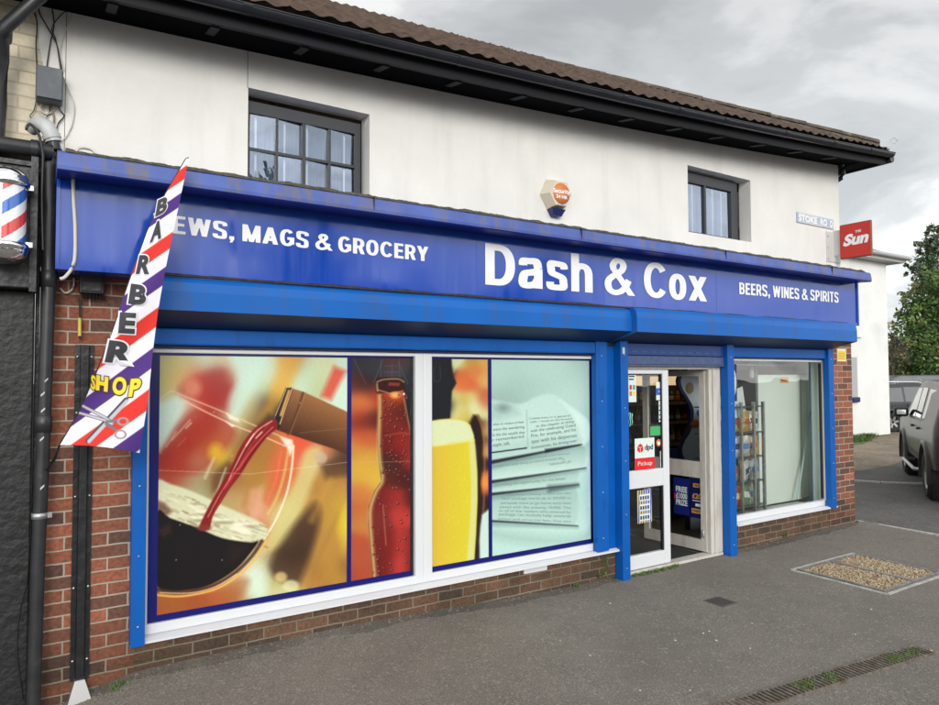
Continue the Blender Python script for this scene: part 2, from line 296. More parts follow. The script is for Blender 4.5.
def _cat(pts, n=8, closed=False):
    P = [np.array(p, float) for p in pts]; Q = []; m = len(P)
    rng_ = range(m) if closed else range(m - 1)
    for i in rng_:
        g = (lambda k: P[k % m]) if closed else (lambda k: P[min(max(k, 0), m - 1)])
        p0, p1, p2, p3 = g(i - 1), g(i), g(i + 1), g(i + 2)
        for k in range(n):
            t_ = k / n; Q.append(.5 * ((2 * p1) + (p2 - p0) * t_ + (2 * p0 - 5 * p1 + 4 * p2 - p3) * t_ * t_ + (3 * p1 - p0 - 3 * p2 + p3) * t_ ** 3))
    Q.append(P[0] if closed else P[-1]); return Q
def grotesque(s, w=.2):
    """bold grotesque capitals and the few small letters the shop sign needs; returns list of quads/strips in cap-height units and total width"""
    h = w * .76; out = []; x = 0.0
    def rib(pts, x0, k=1.0):
        P = [np.array(p, float) for p in pts]; L_, R2 = [], []
        for i, p in enumerate(P):
            tv = P[min(i + 1, len(P) - 1)] - P[max(i - 1, 0)]; tv = tv / (np.linalg.norm(tv) + 1e-9); wd = k * math.sqrt((w * tv[1]) ** 2 + (h * tv[0]) ** 2) / 2; nv = np.array([-tv[1], tv[0]]); L_.append(p + nv * wd); R2.append(p - nv * wd)
        out.append([(x0 + a[0], a[1], x0 + b[0], b[1]) for a, b in zip(L_, R2)])
    def vs(xc, y0, y1, x0): out.append([(x0 + xc - w / 2, y0, x0 + xc + w / 2, y0), (x0 + xc - w / 2, y1, x0 + xc + w / 2, y1)])
    def hs(xa_, xb_, yc, x0): out.append([(x0 + xa_, yc - h / 2, x0 + xa_, yc + h / 2), (x0 + xb_, yc - h / 2, x0 + xb_, yc + h / 2)])
    def dg(xa_, ya, xb_, yb, x0, k=1.08): ww = w * k / 2; out.append([(x0 + xa_ - ww, ya, x0 + xa_ + ww, ya), (x0 + xb_ - ww, yb, x0 + xb_ + ww, yb)])
    def arc(cx, cy, rx, ry, a0, a1, x0, n=22, p=2.3):
        pts = []
        for i in range(n + 1):
            a = R_(a0 + (a1 - a0) * i / n); c, s_ = math.cos(a), math.sin(a); pts.append((cx + rx * math.copysign(abs(c) ** (2 / p), c), cy + ry * math.copysign(abs(s_) ** (2 / p), s_)))
        rib(pts, x0)
    hw = w / 2; hh = h / 2; gap = w * .36 + .012
    for ch in s:
        if ch == ' ': x += .26; continue
        if ch == 'D': W_ = .66; vs(hw, 0, 1, x); hs(hw, W_ * .45, 1 - hh, x); hs(hw, W_ * .45, hh, x); arc(W_ * .42, .5, W_ * .58 - hw, .5 - hh, 90, -90, x)
        elif ch == 'C': W_ = .73; arc(W_ / 2, .5, W_ / 2 - hw, .51 - hh, 36, 324, x, 38, 2.15); W_ -= .045
        elif ch == 'G': W_ = .67; arc(W_ / 2, .5, W_ / 2 - hw, .51 - hh, 40, 318, x, 30); hs(W_ * .52, W_, .46, x); vs(W_ - hw, .12, .46, x)
        elif ch == 'O': W_ = .67; arc(W_ / 2, .5, W_ / 2 - hw, .51 - hh, 0, 360, x, 36)
        elif ch == 'E': W_ = .52; vs(hw, 0, 1, x); hs(hw, W_, 1 - hh, x); hs(hw, W_ - .04, .51, x); hs(hw, W_ + .01, hh, x)
        elif ch == 'T': W_ = .54; vs(W_ / 2, 0, 1, x); hs(0, W_, 1 - hh, x)
        elif ch == 'I': W_ = w; vs(hw, 0, 1, x)
        elif ch == 'N': W_ = .64; vs(hw, 0, 1, x); vs(W_ - hw, 0, 1, x); dg(hw + .01, 1, W_ - hw - .01, 0, x, 1.05)
        elif ch == 'M': W_ = .80; vs(hw, 0, 1, x); vs(W_ - hw, 0, 1, x); dg(hw + .02, 1, W_ / 2, 0, x, .95); dg(W_ - hw - .02, 1, W_ / 2, 0, x, .95)
        elif ch == 'W': W_ = .94; q = W_ * .28; dg(hw, 1, q, 0, x, .98); dg(W_ / 2, 1, q, 0, x, .92); dg(W_ / 2, 1, W_ - q, 0, x, .92); dg(W_ - hw, 1, W_ - q, 0, x, .98)
        elif ch == 'A': W_ = .70; dg(hw, 0, W_ / 2, 1, x); dg(W_ - hw, 0, W_ / 2, 1, x); hs(W_ * .24, W_ * .76, .27, x)
        elif ch == 'Y': W_ = .66; dg(hw, 1, W_ / 2, .40, x); dg(W_ - hw, 1, W_ / 2, .40, x); vs(W_ / 2, 0, .43, x)
        elif ch in 'BPR':
            W_ = .60 if ch != 'P' else .58; vs(hw, 0, 1, x); ym = .5 if ch == 'B' else .45
            hs(hw, W_ * .5, 1 - hh, x); hs(hw, W_ * .5, ym, x); arc(W_ * .46, (1 - hh + ym) / 2, W_ * (.52 if ch == 'B' else .54) - hw, (1 - hh - ym) / 2, 90, -90, x, 18)
            if ch == 'B': hs(hw, W_ * .5, hh, x); arc(W_ * .48, (ym + hh) / 2, W_ * .54 - hw, (ym - hh) / 2, 90, -90, x, 18)
            if ch == 'R': dg(W_ * .60, ym, W_ - hw + .02, 0, x, 1.02)
        elif ch == 'S': W_ = .60; rib(_cat([(W_ - hw + .01, .74), (W_ * .80, .885), (W_ * .5, 1 - hh + .012), (W_ * .22, .905), (hw + .005, .735), (W_ * .24, .585), (W_ * .5, .505), (W_ * .76, .425), (W_ - hw - .005, .265), (W_ * .78, .10), (W_ * .5, hh - .012), (W_ * .20, .11), (hw - .01, .27)]), x)
        elif ch == '&': W_ = .76; dg(.74, 0, .235, .70, x, 1.0); rib(_cat([(.235, .69), (.215, .80), (.29, .915), (.385, .935), (.47, .90), (.51, .80), (.47, .69), (.37, .60), (.20, .49), (.095, .38), (.075, .25), (.13, .115), (.27, .055), (.42, .09)]), x, .92); rib(_cat([(.40, .083), (.46, .12), (.56, .22), (.66, .42)]), x, .92)
        elif ch == ',': W_ = w; vs(hw, 0, w * .95, x); dg(hw + w * .12, 0, hw - w * .15, -.16, x, .55)
        elif ch == 'h': W_ = .56; vs(hw, 0, 1, x); vs(W_ - hw, 0, .46, x); arc(W_ / 2, .44, W_ / 2 - hw, .30 - hh + .02, 180, 0, x, 16)
        elif ch == 'o': W_ = .56; arc(W_ / 2, .37, W_ / 2 - hw, .385 - hh, 0, 360, x, 32)
        elif ch == 'x': W_ = .60; dg(hw, 0, W_ - hw, .74, x, 1.12); dg(hw, .74, W_ - hw, 0, x, 1.12)
        elif ch == 's': W_ = .53; rib(_cat([(W_ - hw + .01, .545), (W_ * .78, .65), (W_ * .5, .74 - hh + .012), (W_ * .22, .67), (hw + .01, .545), (W_ * .26, .435), (W_ * .5, .38), (W_ * .74, .32), (W_ - hw - .01, .205), (W_ * .78, .085), (W_ * .5, hh - .012), (W_ * .20, .085), (hw - .01, .20)]), x, .95)
        elif ch == 'a': W_ = .57; vs(W_ - hw - .01, 0, .5, x); rib(_cat([(hw + .0, .55), (W_ * .2, .66), (W_ * .46, .74 - hh + .01), (W_ * .72, .67), (W_ - hw - .01, .50)]), x); rib(_cat([(W_ - hw - .07, .415), (W_ * .5, .39), (W_ * .25, .345), (hw - .005, .20), (W_ * .2, .08), (W_ * .42, hh - .015), (W_ * .66, .11), (W_ - hw - .01, .24)]), x)
        else: W_ = .3
        x += W_ + gap
    return out, x - gap
_sg = {}
def grot_mesh(s, w, res):
    """union of the strokes, contoured on a fine grid (marching squares) into one clean flat surface"""
    k = (s, w, res)
    if k in _sg: return _sg[k]
    strips, W_ = grotesque(s, w); nx_, ny_ = int((W_ + .2) / res) + 2, int(1.4 / res) + 2
    gx = -.1 + res * np.arange(nx_); gy = -.25 + res * np.arange(ny_); F = np.full((nx_, ny_), 1.0)
    for st in strips:
        if len(st) > 4:
            for q in range(1, len(st) - 1):
                a = st[q]; mx_, my_ = (a[0] + a[2]) / 2, (a[1] + a[3]) / 2; rd = math.hypot(a[0] - a[2], a[1] - a[3]) / 2 * .985
                if q in (1, len(st) - 2) or math.hypot(mx_ - (st[0][0] + st[0][2]) / 2, my_ - (st[0][1] + st[0][3]) / 2) < rd or math.hypot(mx_ - (st[-1][0] + st[-1][2]) / 2, my_ - (st[-1][1] + st[-1][3]) / 2) < rd: continue
                i0, i1 = max(0, int((mx_ - rd + .1) / res) - 2), min(nx_, int((mx_ + rd + .1) / res) + 3); j0, j1 = max(0, int((my_ - rd + .25) / res) - 2), min(ny_, int((my_ + rd + .25) / res) + 3)
                X, Y = np.meshgrid(gx[i0:i1], gy[j0:j1], indexing='ij'); F[i0:i1, j0:j1] = np.minimum(F[i0:i1, j0:j1], np.hypot(X - mx_, Y - my_) - rd)
        for q in range(len(st) - 1):
            a, b_ = st[q], st[q + 1]; poly = [(a[0], a[1]), (a[2], a[3]), (b_[2], b_[3]), (b_[0], b_[1])]
            x0, x1 = min(p[0] for p in poly) - 3 * res, max(p[0] for p in poly) + 3 * res; y0, y1 = min(p[1] for p in poly) - 3 * res, max(p[1] for p in poly) + 3 * res
            i0, i1 = max(0, int((x0 + .1) / res)), min(nx_, int((x1 + .1) / res) + 2); j0, j1 = max(0, int((y0 + .25) / res)), min(ny_, int((y1 + .25) / res) + 2)
            if i1 <= i0 or j1 <= j0: continue
            X, Y = np.meshgrid(gx[i0:i1], gy[j0:j1], indexing='ij'); F[i0:i1, j0:j1] = np.minimum(F[i0:i1, j0:j1], sdf_poly(X, Y, poly))
    V = []; Fc = []; idx = {}
    def vid(p):
        kk = (round(p[0], 6), round(p[1], 6))
        if kk not in idx: idx[kk] = len(V); V.append(p)
        return idx[kk]
    for i in range(nx_ - 1):
        for j in range(ny_ - 1):
            c = [(i, j), (i + 1, j), (i + 1, j + 1), (i, j + 1)]; f = [F[q] for q in c]
            if min(f) >= 0: continue
            poly = []
            for q in range(4):
                f0, f1 = f[q], f[(q + 1) % 4]; p0 = (gx[c[q][0]], gy[c[q][1]]); p1 = (gx[c[(q + 1) % 4][0]], gy[c[(q + 1) % 4][1]])
                if f0 < 0: poly.append(p0)
                if (f0 < 0) != (f1 < 0): t_ = f0 / (f0 - f1); poly.append((p0[0] + (p1[0] - p0[0]) * t_, p0[1] + (p1[1] - p0[1]) * t_))
            ids = []
            for p in poly:
                v_ = vid(p)
                if not ids or (ids[-1] != v_ and ids[0] != v_): ids.append(v_)
            if len(ids) >= 3: Fc.append(ids)
    _sg[k] = (V, Fc, W_); return _sg[k]
def sign_text(mb, s, x0, x1, z0, z1, h, Y, w=.2, res=.03):
    V, Fc, W_ = grot_mesh(s, w, res); k = (x1 - x0) / W_
    mb.add([(x0 + a * k, Y, z0 + (z1 - z0) * a / W_ + b_ * h) for a, b_ in V], Fc)
# ------------------------------------------------------------------ painting of printed artwork (vertex colours on dense flat grids)
def sdf_poly(px, py, pts):
    d = np.full(px.shape, 1e9); ins = np.zeros(px.shape, bool); n = len(pts)
    for i in range(n):
        x0, y0 = pts[i]; x1, y1 = pts[(i + 1) % n]; ex, ey = x1 - x0, y1 - y0
        wx, wy = px - x0, py - y0; tt = np.clip((wx * ex + wy * ey) / (ex * ex + ey * ey + 1e-9), 0, 1)
        d = np.minimum(d, (wx - ex * tt) ** 2 + (wy - ey * tt) ** 2)
        c = ((y0 <= py) & (y1 > py)) | ((y1 <= py) & (y0 > py))
        with np.errstate(divide='ignore', invalid='ignore'):
            xi = x0 + (py - y0) / (ey if ey else 1e-9) * ex
        ins ^= c & (px < xi)
    d = np.sqrt(d); return np.where(ins, -d, d)
def sdf_line(px, py, pts):
    d = np.full(px.shape, 1e9)
    for (x0, y0), (x1, y1) in zip(pts[:-1], pts[1:]):
        ex, ey = x1 - x0, y1 - y0; wx, wy = px - x0, py - y0; tt = np.clip((wx * ex + wy * ey) / (ex * ex + ey * ey + 1e-9), 0, 1)
        d = np.minimum(d, (wx - ex * tt) ** 2 + (wy - ey * tt) ** 2)
    return np.sqrt(d)
class Canvas:
    def __init__(s, u, v, base=(200, 200, 200)): s.u, s.v = u, v; s.c = np.zeros((len(u), 3)) + np.array(base, float)
    def mixin(s, m, col):
        col = np.asarray(col, float); m = m[:, None]; s.c = s.c * (1 - m) + (col if col.ndim == 2 else col[None]) * m
    def field(s, smp, sig, mask=None):
        acc = np.zeros((len(s.u), 3)); w = np.zeros(len(s.u)) + 1e-12
        for x, y, c in smp:
            k = np.exp(-((s.u - x) ** 2 + (s.v - y) ** 2) / (2 * sig * sig)) + 1e-7; acc += k[:, None] * np.array(c, float); w += k
        f = acc / w[:, None]
        if mask is None: s.c = f
        else: s.mixin(mask, f)
    def poly(s, pts, col, soft=.5, op=1.0, sm_=True):
        if sm_ and len(pts) > 7: pts = [tuple(p) for p in _cat(pts, 4, True)[:-1]]
        s.mixin(np.clip(.5 - sdf_poly(s.u, s.v, pts) / soft / 2, 0, 1) * op, col)
    def pmask(s, pts, soft=.5, sm_=False):
        if sm_: pts = [tuple(p) for p in _cat(pts, 4, True)[:-1]]
        return np.clip(.5 - sdf_poly(s.u, s.v, pts) / soft / 2, 0, 1)
    def line(s, pts, w, col, soft=.5, op=1.0):
        if len(pts) > 3: pts = [tuple(p) for p in _cat(pts, 4)]
        s.mixin(np.clip(.5 - (sdf_line(s.u, s.v, pts) - w / 2) / soft / 2, 0, 1) * op, col)
    def ell(s, x, y, rx, ry, col, soft=.5, op=1.0):
        r = np.sqrt(((s.u - x) / rx) ** 2 + ((s.v - y) / ry) ** 2); s.mixin(np.clip(.5 - (r - 1) * min(rx, ry) / soft / 2, 0, 1) * op, col)
    def noise(s, amp, f): s.c = s.c + amp * (np.sin(s.u * f * 1.3 + 2 * np.sin(s.v * f)) * np.sin(s.v * f * 1.7 + 1.3 * np.sin(s.u * f * .7)))[:, None]
def printed(name, P, colfn, m, parent=None, gain=1.0, thick=None):
    """P (n,m,3) grid of points; colfn(u,v)->sRGB 0-255 from artwork coordinates"""
    n, k = P.shape[:2]; mb = MB(); mb.grid(P, smooth=True); o = mb.build(name, m, parent, fix=False)
    u, v = to_px(P.reshape(-1, 3)); raw = np.clip(colfn(u, v), 0, 255); gr_ = np.random.RandomState(len(u)).randn(len(u), 1) * 1.6 + 1.0 * (np.sin(u * .9 + 1.7 * np.sin(v * .31)) * np.sin(v * .7 + 1.3 * np.sin(u * .23)))[:, None]
    rgb = np.clip(lin(np.clip(raw + gr_ * (.4 + raw.mean(1, keepdims=True) / 255), 0, 255)) * gain, 0, .9)
    at_ = o.data.color_attributes.new('print', 'FLOAT_COLOR', 'POINT')
    at_.data.foreach_set('color', np.concatenate([rgb, np.ones((len(rgb), 1))], 1).astype(np.float32).ravel())
    return o
def vgrid(x0, x1, z0, z1, Y, step):
    nx = max(2, int(abs(x1 - x0) / step)); nz = max(2, int(abs(z1 - z0) / step))
    X, Z = np.meshgrid(np.linspace(x0, x1, nx), np.linspace(z0, z1, nz)); return np.stack([X, np.full_like(X, Y), Z], -1)
# ================================================================== GROUND
def tarmac(name, base, speck, scale=1.0, patch=.18, rough=.9):
    m = bpy.data.materials.new(name); m.use_nodes = True; t = m.node_tree; b = t.nodes['Principled BSDF']; lk = t.links.new
    tx = N(t, 'ShaderNodeTexCoord'); v = tx.outputs['Object']
    n1 = N(t, 'ShaderNodeTexNoise', i={'Scale': 95 * scale, 'Detail': 5.0, 'Roughness': .75}); lk(v, n1.inputs['Vector'])
    n2 = N(t, 'ShaderNodeTexNoise', i={'Scale': .9, 'Detail': 9.0, 'Roughness': .62}); lk(v, n2.inputs['Vector'])
    n3 = N(t, 'ShaderNodeTexVoronoi', i={'Scale': 60 * scale}); lk(v, n3.inputs['Vector'])
    n4 = N(t, 'ShaderNodeTexNoise', i={'Scale': 5.5, 'Detail': 5.0}); lk(v, n4.inputs['Vector'])
    r1 = ramp(t, [(.3, [k * .42 for k in base]), (.5, base), (.70, [k * 2.0 for k in base])]); lk(n1.outputs['Fac'], r1.inputs[0])
    r2 = ramp(t, [(.35, 1 - patch), (.62, 1 + patch)]); lk(n2.outputs['Fac'], r2.inputs[0])
    a = N(t, 'ShaderNodeMix', data_type='RGBA', blend_type='MULTIPLY', i={0: 1.0}); lk(r1.outputs[0], a.inputs[6]); lk(r2.outputs[0], a.inputs[7])
    r4 = ramp(t, [(.3, .93), (.6, 1.03)]); lk(n4.outputs['Fac'], r4.inputs[0])
    a2 = N(t, 'ShaderNodeMix', data_type='RGBA', blend_type='MULTIPLY', i={0: 1.0}); lk(a.outputs[2], a2.inputs[6]); lk(r4.outputs[0], a2.inputs[7])
    sp = N(t, 'ShaderNodeSeparateColor'); lk(n3.outputs['Color'], sp.inputs[0]); g = N(t, 'ShaderNodeMath', operation='GREATER_THAN', i={1: .94}); lk(sp.outputs[0], g.inputs[0])
    ml_ = N(t, 'ShaderNodeMath', operation='MULTIPLY', i={1: .7}); lk(g.outputs[0], ml_.inputs[0])
    c = N(t, 'ShaderNodeMix', data_type='RGBA', i={7: tuple(speck) + (1,)}); lk(ml_.outputs[0], c.inputs[0]); lk(a2.outputs[2], c.inputs[6]); lk(c.outputs[2], b.inputs['Base Color'])
    b.inputs['Roughness'].default_value = rough
    ad = N(t, 'ShaderNodeMath', operation='ADD'); lk(n1.outputs['Fac'], ad.inputs[0]); lk(n3.outputs['Distance'], ad.inputs[1])
    bp = N(t, 'ShaderNodeBump', i={'Strength': .55, 'Distance': .004}); lk(ad.outputs[0], bp.inputs['Height']); lk(bp.outputs[0], b.inputs['Normal']); return m
M_tar = tarmac('pavement_tarmac', (.158, .140, .119), (.26, .24, .21), scale=1.1, patch=.10)
M_tar2 = tarmac('drive_tarmac', (.092, .088, .082), (.22, .2, .18), patch=.22)
M_road = tarmac('road_asphalt', (.06, .06, .06), (.15, .15, .14))
M_gravel = tarmac('brown_gravel', (.17, .135, .095), (.34, .3, .24), scale=.55, patch=.3)
M_conc = mat('concrete_edging', (.42, .41, .38), .9, noise=(14, .25), bump=(70, .5, .004))
M_grass = mat('grass_green', (.07, .12, .025), .8, noise=(8, .5))
M_weed = mat('weed_green', (.085, .15, .03), .7, noise=(20, .5))
def sheet(name, pts, z, m, kind='structure', t=None):
    mb = MB(); mb.add([(x, y, z) for x, y in pts], [tuple(range(len(pts)))]); o = mb.build(name, m, fix=False); tag(o, kind=kind)
    if o.data.polygons[0].normal.z < 0: o.data.flip_normals()
    return o
sheet('ground', [(-250, -250), (300, -250), (300, 300), (-250, 300)], GROUND - .16, M_road)
def sm(a, b, x): t_ = np.clip((x - a) / (b - a), 0, 1); return t_ * t_ * (3 - 2 * t_)
def gz(X, Y):
    X = np.asarray(X, float); Y = np.asarray(Y, float)
    return GROUND + .078 * sm(4.3, 1.6, X) * sm(.12, .62, X) * np.exp(np.minimum(Y, 0) / .55) + .02 * sm(6.6, 8.4, X) * np.exp(np.minimum(Y, 0) / .4) \
        + .004 * np.sin(X * 2.1 + 1) * np.sin(Y * 1.7) + .002 * np.sin(X * 7.3 + Y * 5.1) - .002
xs = np.concatenate([np.linspace(-8, -1, 20), np.linspace(-.9, 8.93, 150)]); ys = np.concatenate([np.linspace(-7, -1.5, 60), np.linspace(-1.45, .0, 40)])
XX, YY = np.meshgrid(xs, ys); ZZ = gz(XX, YY)
pv = MB(); pv.grid(np.stack([XX, YY, ZZ], -1)); tag(pv.build('pavement', M_tar, fix=False), kind='structure')
kb = MB(); kb.box(-40, 8.93, -7.13, -7.0, GROUND - .2, GROUND + .003, bev=.01); tag(kb.build('kerb', M_conc), kind='structure')
# side drive beyond the shop: edging strips, drive, gravel
sheet('drive', [(8.93, -7), (60, -7), (60, 40), (8.6, 40), (8.6, 0.02), (8.93, 0)], GROUND - .006, M_tar2)
sheet('gravel_strip', [(12.05, 2.35), (13.1, 2.5), (14.9, 2.6), (17.3, 3.1), (20.2, 3.0), (60, 6.0), (60, 40), (10.0, 40), (10.0, 6.5), (10.9, 4.0)], GROUND - .002, M_gravel)
eg = MB()
def strip(mb, pts, w, z0, z1):
    for (x0, y0), (x1, y1) in zip(pts[:-1], pts[1:]):
        dx, dy = x1 - x0, y1 - y0; l = math.hypot(dx, dy); nx, ny = -dy / l * w / 2, dx / l * w / 2; e = .004 / l
        a = [(x0 + dx * e + nx, y0 + dy * e + ny), (x0 + dx * e - nx, y0 + dy * e - ny), (x1 - dx * e - nx, y1 - dy * e - ny), (x1 - dx * e + nx, y1 - dy * e + ny)]
        mb.hexa([(x, y, z0) for x, y in a] + [(x, y, z1) for x, y in a])
strip(eg, [(8.93 - .012 * k * k * .2, .12 - .915 * k) for k in range(8)], .05, GROUND - .15, GROUND + .012)
tag(eg.build('pavement_edging', M_conc), kind='structure')
eg = MB(); strip(eg, [(12.0, 2.45), (12.25, 1.95), (12.45, 1.55), (12.75, 1.2), (13.3, .75), (14.2, .3)], .10, GROUND - .15, GROUND + .02)
tag(eg.build('drive_edging', M_conc), kind='structure')
# ================================================================== SHOP BUILDING
shop = empty('shop_building', (4.35, .1, GROUND), 'two-storey white rendered corner shop with blue shutters and brown tiled hipped roof', 'building')
def part(mb, name, m, parent=None, label=None):
    o = mb.build(name, m, parent or shop)
    if label: o['label'] = label
    return o
WY = .10                                             # upper wall face
def soff(X): return 4.150 + .032 * X + .0027 * X * X  # the old eaves line sags
XR = 8.68                                            # right corner of the shop
XL = .13                                             # joint with the neighbour
def wall_with_holes(x0, x1, y, z0, ztop, holes, depth, mb, mi=0, nx=14):
    xs = sorted(set([x0, x1] + [h[0] for h in holes] + [h[1] for h in holes] + list(np.linspace(x0, x1, nx))))
    for a, b_ in zip(xs[:-1], xs[1:]):
        mid = (a + b_) / 2; zs = [(z0, z0)]
        segs = [[z0, None]]
        hs = [h for h in holes if h[0] - 1e-6 <= a and b_ <= h[1] + 1e-6]
        cur = z0
        for h in sorted(hs, key=lambda q: q[2]):
            if h[2] > cur: mb.quad((a, y, cur), (b_, y, cur), (b_, y, h[2]), (a, y, h[2]), mi)
            cur = h[3]
        mb.quad((a, y, cur), (b_, y, cur), (b_, y, ztop(b_)), (a, y, ztop(a)), mi)
    for h in holes:
        a, b_, c, d = h[:4]; y2 = y + depth
        mb.quad((a, y, c), (a, y2, c), (a, y2, d), (a, y, d), mi); mb.quad((b_, y, c), (b_, y2, c), (b_, y2, d), (b_, y, d), mi)
        mb.quad((a, y, c), (b_, y, c), (b_, y2, c), (a, y2, c), mi); mb.quad((a, y, d), (b_, y, d), (b_, y2, d), (a, y2, d), mi)
W1 = (1.215, 2.128, 3.27, 3.935); W2 = (5.77, 6.84, 3.44, 4.15)
mb = MB(); wall_with_holes(XL, XR, WY, 2.45, lambda x: soff(x) + .02, [W1, W2], .15, mb)
mb.quad((XR, WY, .9), (XR, 10.2, .9), (XR, 10.2, soff(XR)), (XR, WY, soff(XR)))
mb.quad((XR, .102, GROUND - .1), (XR, 10.2, GROUND - .1), (XR, 10.2, .9), (XR, .102, .9))
mb.quad((XL, 10.2, 0), (XR, 10.2, 0), (XR, 10.2, soff(XR)), (XL, 10.2, 4.2))
o = mb.build('rendered_wall', M_render, shop, fix=False)
# hairline crack / old service line in the render
mb = MB(); mb.box(1.208, 1.2125, WY - .003, WY - .0005, 3.93, soff(1.2) - .0); part(mb, 'render_crack', mat('crack_grey', (.22, .22, .21), .9))
# upper windows
def pane_curtains(mb, x0, x1, z0, z1, y):
    n = 26; P = np.zeros((2, n * 4, 3))
    for i in range(n * 4):
        x = x0 + (x1 - x0) * i / (n * 4 - 1); P[:, i, 0] = x; P[:, i, 1] = y + .018 * math.sin(i * .9) + .008 * math.sin(i * .37)
    P[0, :, 2] = z0; P[1, :, 2] = z1; mb.grid(P)
M_curt = mat('pale_net_curtain', (.20, .23, .30), .9)
M_curt2 = mat('grey_blind', (.30, .33, .40), .8)
# window 1: 4 x 2 panes, dark frame
wy = WY + .10
f = MB(); zt = lambda x: 3.885 + (x - 1.215) * .008
wx0, wx1 = 1.222, 2.098
f.box(wx0, wx1, wy, wy + .05, 3.80, 3.885); f.box(wx0, wx0 + .028, wy, wy + .05, 3.28, 3.80); f.box(wx1 - .05, wx1, wy, wy + .05, 3.28, 3.80); f.box(wx0 + .028, wx1 - .05, wy, wy + .05, 3.262, 3.285)
win = part(f, 'window', M_frame)
cols = [wx0 + .028 + (wx1 - .05 - wx0 - .028) * k / 4 for k in range(5)]
for k in (1, 2, 3):
    g = MB(); w_ = .009 if k != 2 else .013; g.box(cols[k] - w_, cols[k] + w_, wy + .004, wy + .044, 3.285, 3.80); part(g, 'glazing_bar', M_frame, win)
g = MB(); g.box(wx0 + .028, wx1 - .05, wy + .006, wy + .042, 3.535, 3.555); part(g, 'glazing_bar', M_frame, win)
for k in range(4):
    for za_, zb in ((3.285, 3.535), (3.555, 3.80)):
        a_, b_ = cols[k] + .009, cols[k + 1] - .009; tl = random.uniform(-.010, .010); tz = random.uniform(-.012, .008)
        g = MB(); g.add([(a_, wy + .025 + tl, za_), (b_, wy + .025 - tl, za_ + .0), (b_, wy + .025 - tl + tz, zb), (a_, wy + .025 + tl + tz, zb)], [(0, 1, 2, 3)]); g.build('pane', M_upglass, win, fix=False)
c = MB(); pane_curtains(c, 1.24, 2.08, 3.27, 3.80, wy + .16); part(c, 'curtain', M_curt, win)
for x in (1.31, 1.52, 1.69, 1.845, 1.985): c = MB(); c.box(x - .007, x + .007, wy + .055, wy + .067, 3.28, 3.8); part(c, 'window_bar', M_white, win)
# window 2: two casements, wide dark frame
f = MB(); x0, x1, z0, z1 = 5.775, 6.735, 3.45, 4.10
f.box(x0, x1, wy, wy + .05, z1 - .085, z1 + .02); f.box(x0, x0 + .03, wy, wy + .05, z0 + .03, z1 - .085); f.box(x1 - .11, x1, wy, wy + .05, z0 + .03, z1 - .085); f.box(x0, x1, wy, wy + .05, z0, z0 + .03)
win = part(f, 'window', M_frame)
g = MB(); g.box(6.165, 6.195, wy + .004, wy + .045, z0 + .03, z1 - .085); part(g, 'mullion', M_frame, win)
for a_, b_ in ((x0 + .03, 6.165), (6.195, x1 - .11)):
    g = MB(); g.quad((a_, wy + .025, z0 + .03), (b_, wy + .025, z0 + .03), (b_, wy + .027, z1 - .085), (a_, wy + .027, z1 - .085)); g.build('pane', M_upglass, win, fix=False)
c = MB(); pane_curtains(c, 5.8, 6.63, z0 + .03, z1 - .08, wy + .16); part(c, 'curtain', M_curt, win)
for x in (5.93, 6.03, 6.37, 6.52): c = MB(); c.box(x - .007, x + .007, wy + .055, wy + .067, z0 + .03, z1 - .085); part(c, 'window_bar', M_white, win)
# solid backs behind the upper windows so the rooms are dark
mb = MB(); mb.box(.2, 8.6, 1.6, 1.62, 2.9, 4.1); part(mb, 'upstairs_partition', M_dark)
# ---- roof
TX0 = -2.2; CX_, CY_ = 9.12, -.33                      # eaves corner of the hip
def eave(X): return soff(X) + .118
def roofz(X, Y, s=.600): return eave(X) + (Y - CY_) * s
nxr = 760; nsr = 340
xs = np.linspace(TX0, CX_, nxr); ss = np.linspace(0, 7.1, nsr)
XX, SS = np.meshgrid(xs, ss)
course = .20; row = np.floor(SS / course); fr = SS / course - row; XX2 = XX + .075 * (row % 2)
jit = (np.sin(row * 12.9898 + np.floor(XX2 / .15) * 78.233) * 43758.5453) % 1.0
wave = .010 * np.cos(XX2 / .15 * 2 * np.pi)
step = .044 * (1 - fr) + .018 * (jit - .5) * (1 - fr)
YY = CY_ + SS * .8715 - .004; ZZ = roofz(XX, YY) + wave + step - .02
keep = ((XX < CX_ - (YY - CY_) + .02)[:-1, :-1])
mb = MB(); mb.grid(np.stack([XX, YY, ZZ], -1), keep=keep)
M_tile = mat('brown_concrete_tiles', (.070, .042, .027), .92, noise=(9, .45), bump=(40, 1.0, .015), dirt=(26, (.17, .14, .09), .64, .80))
roof = part(mb, 'roof', M_tile)
# hip end and rear slopes
mb = MB(); rz = lambda X, Y: roofz(X, Y)
apex = (CX_ - 7.1 * .8715, CY_ + 7.1 * .8715); az_ = roofz(*apex) - .02
mb.add([(CX_, CY_, eave(CX_)), (CX_, 12.6, eave(CX_)), (apex[0], apex[1] + 1.2, az_), (apex[0], apex[1], az_)], [(0, 1, 2, 3)])
mb.add([(CX_, 12.6, eave(CX_)), (TX0, 12.6, eave(TX0)), (TX0, apex[1] + 1.2, roofz(TX0, apex[1]) - .02), (apex[0], apex[1] + 1.2, az_)], [(0, 1, 2, 3)])
mb.add([(TX0, apex[1], roofz(TX0, apex[1]) - .02), (apex[0], apex[1], az_), (apex[0], apex[1] + 1.2, az_), (TX0, apex[1] + 1.2, roofz(TX0, apex[1]) - .02)], [(0, 1, 2, 3)])
part(mb, 'hip_end', M_tile, roof)
